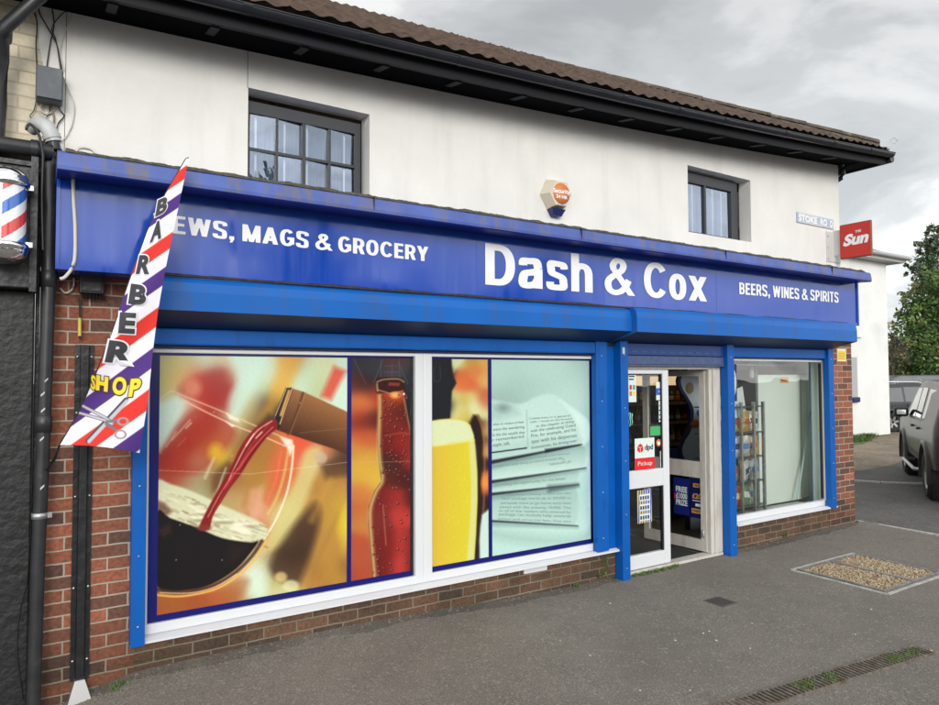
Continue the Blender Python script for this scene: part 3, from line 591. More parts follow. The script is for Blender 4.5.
# hip capping: overlapping half-round ridge tiles bedded in mortar
M_ridge = mat('lichened_ridge_tile', (.085, .062, .045), .95, noise=(12, .35), bump=(50, .8, .01), dirt=(16, (.20, .19, .15), .55, .75))
M_mortar = mat('grey_mortar', (.10, .088, .07), .95, noise=(20, .3), bump=(60, .8, .01))
hd = Vector((-1, 1, 0)); pA = Vector((CX_ - .10, CY_ + .10, 0)); 
def hipz(s): return 4.932 + .505 * s - .058
side = Vector((1, 1, 0)).normalized()
mb = MB(); s = 0.0; k = 0
while s < 6.2:
    e = s + .30 + .03; vs = []; n = 9
    for q, rr in ((s, .080), (e, .070)):
        c0 = Vector((pA.x - q, pA.y + q, hipz(q) - .012 + random.uniform(-.004, .004)))
        for j in range(n):
            a = math.pi * j / (n - 1); vs.append(c0 + side * math.cos(a) * rr + Vector((0, 0, 1)) * math.sin(a) * rr * .85)
    mb.add(vs, [(j, j + 1, n + j + 1, n + j) for j in range(n - 1)], 0, True); mb.add(vs[:n] , [tuple(range(n))], 1)
    s += .30
# mortar bedding
s = 0
vs = []; fs = []
for i in range(150):
    q = 6.2 * i / 149; c0 = Vector((pA.x - q, pA.y + q, hipz(q) - .035)); w_ = .085 + .012 * random.random(); vs += [c0 - side * w_ + Vector((0, 0, -.07)), c0 - side * (w_ - .03) + Vector((0, 0, .02)), c0 + side * (w_ - .03) + Vector((0, 0, .02)), c0 + side * w_ - Vector((0, 0, .07))]
for i in range(149): fs += [(4 * i + j, 4 * i + j + 1, 4 * i + j + 5, 4 * i + j + 4) for j in range(3)]
mb.add(vs, fs, 1)
part(mb, 'hip_tiles', [M_ridge, M_mortar], roof)
ih = MB(); p0 = Vector((CX_ - .06, CY_ + .06, eave(CX_) + .02)); pts = [p0, p0 + Vector((.04, -.04, .03)), p0 + Vector((.075, -.075, .055))]
c0 = p0 + Vector((.09, -.09, .10)); pts += [c0 + (Vector((1, -1, 0)).normalized() * math.cos(a) + Vector((0, 0, 1)) * math.sin(a)) * .036 for a in [R_(x) for x in range(-120, 220, 20)]]
ih.tube(pts, .006, 6); part(ih, 'hip_iron', M_steel, roof)
# soffit, fascia board, rafter feet
def ribbon(name, m, y0, z0f, y1, z1f, parent=None, x0=TX0, x1=None, n=40, thick=0):
    x1 = CX_ if x1 is None else x1; mb = MB(); P = np.zeros((2, n, 3)); X = np.linspace(x0, x1, n)
    P[0, :, 0] = X; P[1, :, 0] = X; P[0, :, 1] = y0; P[1, :, 1] = y1; P[0, :, 2] = z0f(X); P[1, :, 2] = z1f(X); mb.grid(P, smooth=False)
    return part(mb, name, m, parent)
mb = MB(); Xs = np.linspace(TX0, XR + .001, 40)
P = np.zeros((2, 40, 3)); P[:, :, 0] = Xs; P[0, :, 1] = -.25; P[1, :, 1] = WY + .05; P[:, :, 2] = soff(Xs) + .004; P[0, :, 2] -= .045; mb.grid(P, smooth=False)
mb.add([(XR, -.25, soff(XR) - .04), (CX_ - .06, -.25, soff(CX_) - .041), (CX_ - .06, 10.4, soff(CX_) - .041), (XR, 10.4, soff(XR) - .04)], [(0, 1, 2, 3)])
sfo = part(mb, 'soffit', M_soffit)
mb = MB(); 
for a_, b_ in zip(np.linspace(TX0, CX_ - .06, 30)[:-1], np.linspace(TX0, CX_ - .06, 30)[1:]):
    mb.hexa([(a_, -.285, soff(a_) - .055), (b_, -.285, soff(b_) - .055), (b_, -.252, soff(b_) - .055), (a_, -.252, soff(a_) - .055), (a_, -.285, soff(a_) + .10), (b_, -.285, soff(b_) + .10), (b_, -.252, soff(b_) + .10), (a_, -.252, soff(a_) + .10)])
mb.hexa([(CX_ - .06, -.285, soff(CX_) - .055), (CX_ - .02, -.285, soff(CX_) - .055), (CX_ - .02, 10.4, soff(CX_) - .055), (CX_ - .06, 10.4, soff(CX_) - .055)] + [(CX_ - .06, -.285, soff(CX_) + .10), (CX_ - .02, -.285, soff(CX_) + .10), (CX_ - .02, 10.4, soff(CX_) + .10), (CX_ - .06, 10.4, soff(CX_) + .10)])
part(mb, 'fascia_board', M_rafter)
for X in [.35, .92, 1.50, 2.10, 2.72, 3.35, 3.98, 4.6, 5.25, 5.9, 6.6, 7.3, 8.0]:
    mb = MB(); z = soff(X); mb.hexa([(X - .028, -.25, z - .066), (X + .028, -.25, z - .066), (X + .028, -.075, z - .034), (X - .028, -.075, z - .034), (X - .028, -.25, z + .01), (X + .028, -.25, z + .01), (X + .028, -.075, z + .01), (X - .028, -.075, z + .01)]); part(mb, 'rafter_foot', M_rafter)
# gutter: half-round with unions
GY = -.35; GR = .050
def gutz(X): return soff(X) + .022
mb = MB(); n = 12; Xs = np.linspace(TX0, CX_ - .02, 60)
P = np.zeros((60, n, 3)); 
for i, X in enumerate(Xs):
    for j in range(n):
        a = math.pi + math.pi * j / (n - 1); P[i, j] = (X, GY + GR * math.cos(a), gutz(X) + .04 + GR * math.sin(a) * 1.0)
P2 = P.copy(); P2[:, :, 2] += .003; P2[:, :, 1] = GY + (P[:, :, 1] - GY) * .93; mb.grid(P); mb.grid(P2)
for sg in (0, n - 1):
    mb.tube([(X, GY + GR * (-1 if sg == 0 else 1), gutz(X) + .042) for X in Xs], .006, 6)
mb.add([tuple(P[-1, j]) for j in range(n)], [tuple(range(n))])
gut = part(mb, 'gutter', M_gutter)
for X in [-.55, .25, 1.085, 1.87, 2.66, 3.59, 4.36, 5.10, 5.77, 6.80, 7.74, 8.55]:
    mb = MB(); Q = np.zeros((2, n, 3))
    for i, xx in enumerate((X - .028, X + .028)):
        for j in range(n):
            a = math.pi + math.pi * j / (n - 1); Q[i, j] = (xx, GY + (GR + .007) * math.cos(a), gutz(xx) + .045 + (GR + .007) * math.sin(a))
    mb.grid(Q); 
    for i in (0, 1):
        R0 = Q[i].copy(); R1 = R0.copy(); R1[:, 1] = GY + (R0[:, 1] - GY) * .9; R1[:, 2] = gutz(X) + .045 + (R0[:, 2] - gutz(X) - .045) * .9; mb.grid(np.stack([R0, R1]))
    part(mb, 'gutter_union', M_gutter, gut)
# side gutter and swan-neck outlet at the corner
mb = MB(); mb.tube([(CX_ + .04, -.33, gutz(CX_)), (CX_ + .04, 10.4, gutz(CX_) - .05)], .055, 10); part(mb, 'side_gutter', M_gutter)
mb = MB(); zc = soff(XR); mb.tube([(XR + .11, .10, zc + .02), (XR + .11, .10, zc - .10), (XR + .10, .12, zc - .145), (XR + .07, .16, zc - .175), (XR - .0 + .045, .30, zc - .19), (XR + .045, .42, zc - .21), (XR + .045, .44, zc - .3), (XR + .045, .44, .2)], .034, 12); part(mb, 'downpipe', M_gutter)
# ---- ground floor: brick pier left, stall riser, right pier
PBY = .10
mb = MB(); mb.box(.02, .535, 0, PBY, -.05, 2.75); part(mb, 'brick_pier', M_brick)
mb = MB(); mb.box(.535, 4.46, .003, PBY, -.05, .318); part(mb, 'stall_riser', M_brick2)
mb = MB(); mb.box(4.455, 4.69, .006, PBY, -.05, .325); part(mb, 'stall_riser', M_brick2)
mb = MB(); mb.box(6.24, 8.124, .003, PBY, -.05, .328); part(mb, 'stall_riser', M_brick2)
mb = MB(); mb.box(8.125, 8.70, 0, .16, -.05, 2.52); mb.box(8.45, 8.699, .16, .55, -.05, 2.5)
part(mb, 'brick_pier', M_brick)
mb = MB(); mb.box(8.126, 8.45, .161, .19, .06, 2.4); mb.box(8.113, 8.1242, .083, .19, .345, 2.4); mb.box(8.42, 8.449, .19, .56, .06, 2.4); part(mb, 'pier_lining', mat('pale_green_wall', (.70, .77, .70), .7))
mb = MB(); mb.box(8.701, 8.712, .05, .12, .9, 2.3); part(mb, 'mortar_fillet', M_conc)
# window sills (white uPVC) and frames
def shopwin(x0, x1, z0, z1, muls, sill, y=.02):
    f = MB(); fw = .055
    f.box(x0, x1, y, y + .06, z0, z0 + .062, bev=.006); f.box(x0, x1, y, y + .06, z1 - .03, z1, bev=.006)
    f.box(x0, x0 + .022, y, y + .06, z0 + .062, z1 - .03); f.box(x1 - .03, x1, y, y + .06, z0 + .062, z1 - .03)
    fr_ = part(f, 'shop_window_frame', M_upvc)
    for m0, m1 in muls:
        g = MB(); mid = (m0 + m1) / 2; g.box(m0, mid - .002, y - .003, y + .058, z0 + .01, z1 - .004, bev=.008); g.box(mid + .002, m1, y - .003, y + .058, z0 + .01, z1 - .004, bev=.008); g.box(mid - .01, mid + .01, y + .002, y + .05, z0 + .01, z1 - .01); part(g, 'mullion', M_upvc, fr_)
    g = MB(); g.prism([(-.055, z0 - .026), (y + .02, z0 - .026), (y + .02, z0 - .001), (-.02, z0 - .001), (-.055, z0 - .012)], sill[0], sill[1]); part(g, 'sill', M_upvc, fr_)
    return fr_
fr1 = shopwin(.585, 4.452, .338, 2.112, [(2.478, 2.628)], (.505, 4.61))
fr2 = shopwin(6.335, 8.12, .352, 2.115, [], (6.30, 8.215))
tr = MB(); tr.box(.585, 4.452, .012, .03, 2.113, 2.128); part(tr, 'frame_trim', M_alu, fr1)
gl = MB(); gl.quad((6.357, .06, .414), (8.09, .06, .414), (8.09, .06, 2.085), (6.357, .06, 2.085)); gl.build('pane', M_glass, fr2, fix=False)
gs = MB(); gs.box(8.078, 8.092, .045, .075, .43, 2.07); part(gs, 'gasket', M_black, fr2)
for a_, b_ in ((.607, 2.478), (2.628, 4.422)):
    gl = MB(); gl.box(a_, b_, .052, .056, .4, 2.082); part(gl, 'pane', M_black, fr1)
# shutter guides (blue posts)
def guide(x0, x1, z0, z1, y0=-.085, y1=.0, inner=None):
    g = MB(); g.box(x0, x1, y0, y1, z0, z1, bev=.004); o = part(g, 'shutter_guide', M_blue)
    s_ = (x0 + x1) / 2
    for k in range(5):
        g = MB(); z = z0 + .12 + (z1 - z0 - .25) * k / 4; g.lathe((s_, y0 - .002, z), [(0, -.003), (.006, -.002), (.007, .003)], 8, axis='Y'); part(g, 'screw', M_steel, o)
    return o
guide(.505, .583, .312, 2.24); guide(4.30, 4.435, .335, 2.24, -.05, .015)
guide(4.56, 4.655, GROUND - .01, 2.25, -.10, .0); guide(6.115, 6.225, GROUND - .01, 2.25, -.095, .0); guide(8.06, 8.17, .33, 2.25, -.07, .0)
g = MB(); g.box(4.437, 4.557, -.012, .005, .335, 2.24); part(g, 'blue_infill_panel', M_blue)
g = MB(); g.box(4.58, 4.61, -.104, -.1, 2.13, 2.19); part(g, 'lock_plate', M_alu)
# blue heads above the windows (bottom rails of the rolled shutters) and the door shutter's bottom slat
g = MB(); g.box(.583, 4.30, -.045, .011, 2.13, 2.235, bev=.01); part(g, 'shutter_bottom_rail', M_blue)
g = MB(); g.box(6.225, 8.06, -.04, .011, 2.122, 2.235, bev=.01); part(g, 'shutter_bottom_rail', M_blue)
M_slat = mat('grey_blue_shutter_slat', (.06, .09, .20), .45, noise=(20, .2))
g = MB(); g.box(4.655, 6.115, -.05, -.03, 2.035, 2.12, bev=.006); g.box(4.655, 6.115, -.055, -.025, 2.02, 2.034); 
for x in np.arange(4.75, 6.05, .13): g.box(x, x + .075, -.057, -.03, 2.150, 2.162)
part(g, 'shutter_bottom_rail', M_slat)
g = MB(); g.box(4.655, 6.115, -.052, -.032, 2.125, 2.235, bev=.004); part(g, 'shutter_curtain', mat('dark_blue_slat', (.01, .05, .22), .4))
# shutter hoods
def hood(x0, x1, yf, zb, zt):
    mb = MB(); prof = [(-.005, 2.235), (-.005, zt), (yf + .035, zt), (yf + .010, zt - .035), (yf, zt - .09), (yf, zb), (-.03, 2.235)]
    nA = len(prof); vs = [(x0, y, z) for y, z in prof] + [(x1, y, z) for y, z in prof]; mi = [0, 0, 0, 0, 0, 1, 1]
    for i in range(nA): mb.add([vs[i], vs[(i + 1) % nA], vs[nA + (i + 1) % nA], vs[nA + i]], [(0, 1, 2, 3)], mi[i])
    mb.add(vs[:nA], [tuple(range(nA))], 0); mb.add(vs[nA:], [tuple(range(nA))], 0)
    return part(mb, 'shutter_hood', [M_hood, M_hood_shade])
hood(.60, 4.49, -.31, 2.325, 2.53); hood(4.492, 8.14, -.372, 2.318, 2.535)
g = MB(); g.box(.6, 8.14, -.028, .003, 2.205, 2.234); part(g, 'slot_trim', M_black)
g = MB(); g.box(.585, 8.15, -.006, .06, 2.113, 2.52); part(g, 'lintel', mat('lintel_navy', (.005, .02, .1), .5))
# ---- door set
zd0, zd1 = GROUND + .03, 2.02
f = MB(); f.box(4.69, 4.72, 0, .07, zd0, zd1); f.box(4.69, 6.115, 0, .07, 1.99, 2.035, bev=.005)
f.box(5.93, 5.985, .0, .075, zd0, 1.99, bev=.008); f.box(5.988, 6.045, -.01, .08, zd0, 1.99, bev=.008); f.box(6.048, 6.112, -.004, .08, zd0, 1.99, bev=.008)
f.box(4.70, 6.1, -.015, .1, GROUND + .002, GROUND + .03, bev=.004)
dfr = part(f, 'door_frame', M_upvc_old)
d = MB(); d.box(4.722, 4.74, .012, .062, .20, 1.985); d.box(5.24, 5.325, .008, .064, zd0 + .005, 1.985, bev=.008)
d.box(4.722, 5.24, .01, .062, zd0 + .006, .215, bev=.006); d.box(4.722, 5.24, .01, .062, .848, 1.018, bev=.006); d.box(4.722, 5.24, .01, .062, 1.945, 1.985, bev=.006)
door1 = part(d, 'door', M_upvc)
for a_, b_ in ((.215, .848), (1.018, 1.945)):
    g = MB(); g.quad((4.74, .038, a_), (5.24, .038, a_), (5.24, .038, b_), (4.74, .038, b_)); g.build('pane', M_glass, door1, fix=False)
    g = MB(); g.box(5.225, 5.24, .02, .05, a_, b_); g.box(4.74, 5.225, .02, .05, b_ - .008, b_); part(g, 'gasket', M_black, door1)
# open leaf folded inwards
HP = Vector((5.945, .055, 0)); HE = Vector((5.885, .86, 0)); LD = (HE - HP); LL = LD.length; LDn = LD / LL; LN = Vector((-LDn.y, LDn.x, 0))  # LN points towards -X (outer face)
def leaf(a0, a1, z0, z1, t0, t1, mb, bev=.006):
    p = [HP + LDn * a + LN * t_ + Vector((0, 0, z)) for z in (z0, z1) for a, t_ in ((a0, t0), (a1, t0), (a1, t1), (a0, t1))]; mb.hexa(p)
d = MB(); leaf(.0, .065, zd0 + .01, 1.98, -.025, .025, d); leaf(LL - .07, LL, zd0 + .01, 1.98, -.025, .025, d)
leaf(.065, LL - .07, zd0 + .01, .205, -.023, .023, d); leaf(.065, LL - .07, .848, 1.018, -.023, .023, d); leaf(.065, LL - .07, 1.92, 1.98, -.023, .023, d)
door2 = part(d, 'door', M_upvc_old)
for a_, b_ in ((.205, .848), (1.018, 1.92)):
    g = MB(); g.add([HP + LDn * .065 + Vector((0, 0, a_)), HP + LDn * (LL - .07) + Vector((0, 0, a_)), HP + LDn * (LL - .07) + Vector((0, 0, b_)), HP + LDn * .065 + Vector((0, 0, b_))], [(3, 2, 1, 0)]); g.build('pane', M_glass, door2, fix=False)
g = MB(); c0 = HP + LDn * .03 + LN * .035; g.lathe((c0.x, c0.y, .24), [(0, 0), (.012, 0), (.014, .01), (.014, .06), (.01, .07), (0, .07)], 10); part(g, 'hinge', M_steel, door2)
# ---- interior shell
M_floor = mat('shop_floor_lino', (.20, .19, .18), .45, noise=(3, .2)); M_ceil = mat('shop_ceiling', (.7, .69, .66), .8); M_int = mat('shop_inner_wall', (.50, .47, .42), .8)
g = MB(); g.quad((.3, .1, .06), (8.66, .1, .06), (8.66, 4.2, .06), (.3, 4.2, .06)); part(g, 'shop_floor', M_floor)
g = MB(); g.quad((.3, .08, 2.42), (8.66, .08, 2.42), (8.66, 4.2, 2.42), (.3, 4.2, 2.42)); part(g, 'shop_ceiling', M_ceil)
g = MB(); g.quad((.3, 4.2, .0), (8.66, 4.2, 0), (8.66, 4.2, 2.42), (.3, 4.2, 2.42)); g.quad((.3, .1, 0), (.3, 4.2, 0), (.3, 4.2, 2.42), (.3, .1, 2.42)); part(g, 'shop_inner_wall', M_int)
g = MB(); g.quad((8.64, .1, 0), (8.64, 4.2, 0), (8.64, 4.2, 2.42), (8.64, .1, 2.42)); part(g, 'shop_inner_wall', mat('pale_green_wall', (.70, .77, .70), .7))
g = MB(); g.box(8.19, 8.64, .56, .58, .06, 2.3); 
g = MB(); g.box(6.24, 8.05, .13, .36, .34, .355); part(g, 'display_ledge', mat('ledge_grey', (.40, .44, .42), .4))
g = MB(); g.quad((4.75, -.0 + .1, .0645), (5.9, .1, .0645), (5.9, 1.3, .0645), (4.75, 1.3, .0645)); part(g, 'door_mat', mat('coir_dark_mat', (.022, .022, .024), .95, bump=(90, .9, .01)))
# ================================================================== SHOP SIGN
sg = empty('shop_sign', (4.2, -.27, 2.55), 'long blue fascia sign with white lettering running above the shop windows', 'sign')
SY = -.270
g = MB(); g.box(.105, 8.335, SY, -.005, 2.552, 3.03); part(g, 'sign_panel', M_sign, sg)
g = MB(); g.box(.085, .104, SY - .012, -.005, 2.525, 3.05); g.box(8.336, 8.362, SY - .015, -.005, 2.52, 3.05); g.box(.104, 8.336, SY - .010, -.005, 2.525, 2.5515)
for x in (2.86, 5.72): g.box(x, x + .003, SY - .0012, SY - .0002, 2.5515, 3.02)
part(g, 'sign_frame', M_sign, sg)
# grime lying along the top of the shutter hoods
gm = MB(); n = 260; X = np.linspace(.62, 8.1, n); P = np.zeros((3, n, 3)); rr = np.convolve(rng.rand(n + 8), np.ones(9) / 9, 'valid')
for k, (yy, z_) in enumerate(((-.272, 0.001), (-.284, .014), (-.292, .0005))): P[k, :, 0] = X; P[k, :, 1] = yy - (0 if k == 0 else .01) * rr; P[k, :, 2] = 2.531 + z_ * (.4 + 1.6 * rr)
gm.grid(P); part(gm, 'grime', mat('black_grime', (.03, .03, .032), .95, noise=(30, .5)), sg)
# capping
def lipz(X): return 3.026 + .0 * X
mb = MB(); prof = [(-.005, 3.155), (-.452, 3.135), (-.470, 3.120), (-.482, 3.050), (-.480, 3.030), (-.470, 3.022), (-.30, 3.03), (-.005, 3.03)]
xs_ = np.linspace(.082, 8.285, 46)
for i in range(len(xs_) - 1):
    a_, b_ = xs_[i], xs_[i + 1]
    for k in range(len(prof) - 1):
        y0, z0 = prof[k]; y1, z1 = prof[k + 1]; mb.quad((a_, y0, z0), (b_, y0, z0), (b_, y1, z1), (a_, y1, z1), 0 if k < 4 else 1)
for X in (.082, 8.285): mb.add([(X, y, z) for y, z in prof], [tuple(range(len(prof)))], 0)
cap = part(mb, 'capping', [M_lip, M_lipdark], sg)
for X in (1.9, 3.75, 5.6, 7.45): g = MB(); g.box(X, X + .004, -.4845, -.40, 3.045, 3.1335); part(g, 'capping_joint', M_black, cap)
# moss and silt along the top edge of the capping
mb = MB(); n = 700; X = np.linspace(.12, 8.2, n); rr = np.convolve(rng.rand(n + 6), np.ones(7) / 7, 'valid'); P = np.zeros((3, n, 3)); P[:, :, 0] = X
P[0, :, 1] = -.30; P[0, :, 2] = 3.146; P[1, :, 1] = -.44; P[1, :, 2] = 3.136 + .004 + .028 * rr; P[2, :, 1] = -.458 - .012 * rr; P[2, :, 2] = 3.131
mb.grid(P); part(mb, 'silt', mat('dark_moss_silt', (.075, .07, .05), .95, noise=(40, .5), bump=(90, .9, .01)), cap)
# lettering
yy = SY - .004
_, wN = grotesque('NEWS, MAGS & GROCERY', .215); _, wE = grotesque('EWS, MAGS & GROCERY', .215); k_ = (2.431 - .679) / wE
tx_ = MB(); sign_text(tx_, 'NEWS, MAGS & GROCERY', 2.431 - k_ * wN, 2.431, 2.790, 2.774, .108, yy, .215); part(tx_, 'lettering', M_white, sg)
tx_ = MB(); sign_text(tx_, 'Dash & Cox', 2.937, 5.567, 2.640, 2.655, .325, yy, .205, .014); part(tx_, 'lettering', M_white, sg)
tx_ = MB(); sign_text(tx_, 'BEERS, WINES & SPIRITS', 6.082, 7.937, 2.762, 2.776, .122, yy, .215); part(tx_, 'lettering', M_white, sg)
# ================================================================== PRINTED WINDOW POSTERS
PY = .046
GP = 1.03
def vinyl(name, label, x0, x1, z0, z1, fn, step=.005, group='printed vinyls filling the big window'):
    o = printed(name, vgrid(x0, x1, z0, z1, PY, step), fn, M_print, gain=GP); tag(o, label, 'window poster', group); return o
def px(X, Z): u, v = to_px(np.array([[X, PY, Z]])); return u[0], v[0]
def wine(u, v):
    C = Canvas(u, v)
    S = [(162,360,(185,190,140)),(175,365,(190,195,140)),(190,358,(175,185,145)),(205,362,(178,215,205)),(220,358,(195,185,155)),(235,360,(180,215,205)),(245,380,(185,222,215)),(240,405,(188,217,202)),(165,385,(195,190,125)),(163,396,(185,185,125)),(163,412,(195,226,216)),(175,405,(192,226,220)),(160,435,(198,225,215)),(168,432,(190,200,185)),(185,410,(195,215,205)),
    (180,372,(200,170,110)),(190,388,(205,135,110)),(198,375,(190,95,70)),(210,385,(168,50,40)),(222,388,(140,38,35)),(218,377,(105,40,36)),(228,374,(190,140,110)),(205,400,(165,50,42)),(220,402,(140,38,34)),(190,405,(195,120,100)),(197,425,(165,58,48)),(182,442,(150,48,36)),(205,440,(150,70,52)),(165,450,(145,50,36)),(215,425,(150,50,42)),
    (229,415,(190,205,185)),(215,447,(190,170,80)),(228,435,(200,195,140)),(240,442,(120,85,50)),(165,465,(150,70,52)),(176,458,(170,75,58)),(185,475,(150,66,48)),(200,465,(175,192,162)),(193,485,(155,165,132)),(216,455,(208,190,60)),(210,475,(130,108,70)),(226,472,(105,72,45)),(240,482,(150,108,58)),(247,468,(170,138,78)),(235,497,(168,150,100)),(247,455,(150,90,50)),(260,500,(200,150,120)),
    (160,603,(155,95,55)),(175,606,(150,88,48)),(200,600,(150,75,45)),(215,592,(178,100,60)),(230,582,(195,165,115)),(242,572,(200,150,110)),(235,594,(150,85,45)),(248,587,(192,222,205)),
    (255,365,(182,216,206)),(270,370,(182,217,211)),(262,385,(177,212,196)),(285,368,(200,158,66)),(296,360,(160,118,60)),(278,388,(202,165,62)),(308,368,(178,217,207)),(302,385,(182,217,207)),(320,368,(182,197,152)),(316,388,(172,186,140)),(326,366,(188,200,170)),(345,388,(192,222,212)),(343,402,(187,217,207)),(252,412,(165,140,80)),(268,405,(58,44,36)),(262,417,(105,80,50)),(348,365,(178,212,202)),(250,400,(185,200,170)),
    (285,447,(205,110,70)),(300,445,(208,80,60)),(270,447,(150,108,58)),(320,450,(195,95,50)),(260,462,(152,110,50)),(275,467,(198,108,74)),(280,482,(190,98,64)),(265,490,(160,138,60)),(255,502,(192,150,122)),(300,462,(200,88,60)),(296,482,(192,100,56)),(310,467,(192,192,140)),(320,457,(172,160,140)),(301,492,(192,186,130)),(290,515,(192,190,130)),(280,537,(186,186,130)),(315,487,(150,110,55)),(326,480,(170,130,60)),(312,506,(165,125,60)),(335,470,(88,64,45)),(342,460,(78,58,45)),(340,490,(172,140,70)),(343,508,(182,170,52)),(346,525,(208,198,50)),(326,516,(165,130,65)),(304,530,(108,74,50)),(285,555,(58,44,35)),(300,550,(62,44,35)),(275,566,(90,74,55)),(330,537,(162,130,65)),(320,556,(165,130,70)),(336,550,(165,125,60)),(318,573,(130,84,40)),(335,573,(172,140,60)),(305,582,(172,140,80)),(262,560,(192,202,160)),(255,580,(192,222,212)),(275,576,(182,176,112)),(288,588,(192,206,160)),(346,566,(128,90,50)),(295,574,(118,88,60)),(264,540,(195,110,70)),(255,560,(190,190,150))]
    C.field(S, 9.0)
    C.poly([(178,392),(196,376),(214,371),(224,370),(230,382),(233,398),(228,412),(205,405)], (150,42,38), 5, .55)
    C.poly([(165,448),(178,424),(196,408),(224,418),(236,436),(206,470),(186,474),(160,470),(158,462)], (148,46,38), 4, .6)
    C.poly([(334,366),(346,371),(331,400),(321,396)], (196,92,76), 3)
    # blurred upright bottle behind the glass
    C.poly([(286,350),(304,350),(288,392),(268,420),(258,424)], (205,160,62), 4, .5)
    C.poly([(230,352),(262,352),(258,380),(246,402),(234,420),(228,410),(230,395),(238,378)], (184,219,211), 4, .7)
    C.poly([(157,404),(178,396),(187,402),(172,428),(160,452),(156,440)], (194,226,220), 3, .75)
    C.poly([(306,450),(322,452),(303,506),(286,540),(268,552),(262,548),(280,512),(296,478)], (194,192,134), 3.5, .75)
    C.poly([(316,484),(340,464),(354,472),(354,530),(326,588),(300,588),(322,524)], (170,132,64), 5, .5)
    C.poly([(278,548),(296,522),(316,502),(320,520),(308,560),(298,584),(284,582),(270,570)], (60,43,34), 4.5, .75)
    C.poly([(320,463),(354,455),(354,476),(340,476),(326,480)], (80,58,42), 3.5, .7)
    C.line([(352,478),(336,520),(318,560),(310,590)], 4, (150,112,56), 3, .5); C.line([(330,480),(312,520)], 5, (186,146,72), 4, .5); C.ell(348, 526, 7, 22, (214,204,52), 6, .7)
    C.ell(281, 577, 6, 5, (214,196,136), 1.5, .7); C.ell(291, 586, 8, 6, (206,216,178), 1.5, .7); C.ell(321, 458, 6, 6, (182,166,146), 1.5, .8); C.ell(256, 578, 12, 14, (196,224,214), 6, .7); C.ell(192, 388, 9, 9, (206,140,116), 4, .7); C.ell(216, 452, 7, 8, (214,200,56), 4, .6)
    C.poly([(258,440),(272,444),(262,486),(248,520),(242,505),(250,470)], (156,118,56), 3, .6); C.poly([(276,452),(288,455),(284,480),(270,508),(262,500),(272,474)], (196,100,66), 3, .6)
    C.poly([(250,490),(262,486),(262,512),(254,520),(246,510)], (206,160,138), 3, .6); C.poly([(212,476),(228,462),(236,466),(222,488),(212,492)], (92,60,40), 3, .6)
    C.poly([(150,598),(180,599),(212,592),(240,578),(250,582),(236,600),(190,612),(150,620)], (146,84,46), 4, .5)
    # bottle neck
    m = C.pmask([(291.5,388),(304,392),(350,413),(350,456),(334,449),(288,434),(277,430)], .6)
    sh = np.clip(((v - 388) - .44 * (u - 292)) / 46, 0, 1)[:, None]
    neck = np.array([142,100,62]) * (1 - sh) + np.array([72,46,34]) * sh
    C.mixin(m, neck)
    C.line([(303,393),(300,403),(294,420),(288,434)], 2.2, (76,50,36), .9, .85)
    C.line([(305.5,393),(297,415),(290,434)], 1.0, (170,120,80), .8, .5)
    C.poly([(285.5,388),(291.5,387.5),(293,390),(281,424),(278,430),(271,426),(273,418)], (44,34,30), .5)
    C.line([(289,391),(281,415)], 2.6, (190,150,80), .8); C.line([(292,389),(280,424)], 1.0, (215,180,130), .5); C.line([(286,389),(274,419)], .9, (190,175,140), .5)
    C.line([(277,418),(274,426)], 4, (30,34,44), 1)
    C.poly([(257,425),(268,413),(275,418),(268,428)], (58,44,36), 3, .7)
    # back of the glass bowl tints
    C.line([(158,401),(165,395.5),(172,391),(184,396),(205,404.5),(232,415.5),(250,423.5),(292,441)], 1.1, (222,205,170), .7, .75)
    C.line([(182,399.5),(205,411.5),(225,421),(238,427),(262,436),(285,446)], 1.2, (232,190,165), .6, .85)
    C.poly([(226,413),(238,419),(240,422),(230,419)], (225,222,205), .8); C.poly([(225,421),(236,426),(232,427)], (225,222,205), .8)
    C.poly([(280,437),(292,440),(294,447),(290,456),(287,448)], (225,225,215), 1.2, .9)
    C.line([(293.5,446),(291.5,470),(287,492),(279,513),(270,530),(258,547)], 2.0, (222,222,200), .8, .9)
    C.line([(288,452),(284,475),(277,497),(268,514)], 2.4, (200,190,120), 1.2, .7)
    C.line([(281,452),(276,480),(266,505)], 1.2, (215,120,95), 1.4, .7)
    # streaks on the glass wall
    for p, c_, w_ in (([(172,440),(190,420)],(215,190,180),1),([(166,447),(176,432)],(215,170,160),1),([(213,505),(222,478),(226,468)],(205,210,195),1.4),([(205,478),(214,458)],(190,180,150),3),([(186,428),(191,423)],(230,215,205),1.2),([(178,446),(186,438)],(190,90,75),1)): C.line(p, w_, c_, 1.1, .7)
    # surface of the wine
    C.poly([(157,481),(170,484),(186,489),(205,497),(222,505),(238,512),(262,523),(268,531),(262,540),(250,543),(222,540),(198,530),(157,516)], (196,205,178), 1.4)
    rs = np.random.RandomState(3)
    for _ in range(150):
        x = rs.uniform(157, 262); q = rs.rand(); yb = 486 + (x - 157) * .37 + q * 27; l = rs.uniform(2, 12); cc = [(128,120,92),(104,84,66),(226,230,212),(150,150,120),(214,218,196)][rs.randint(5)]; yb = min(yb, 528 + (x - 198) * .27)
        C.line([(x, yb), (x + l * .3, yb + l * .16 - .5), (x + l * .6, yb + l * .16 + .4), (x + l, yb + l * .36)], rs.uniform(.3, 1.5), cc, rs.uniform(.5, 1.4), rs.uniform(.25, .7))
    for x, y, rx in ((206,512,9),(222,520,12),(246,524,9),(198,518,8)): C.ell(x, y, rx, 2.2, (222,226,208), 1.4, .6); C.ell(x + 2, y + 2.6, rx, 1.4, (110,96,74), 1.2, .5)
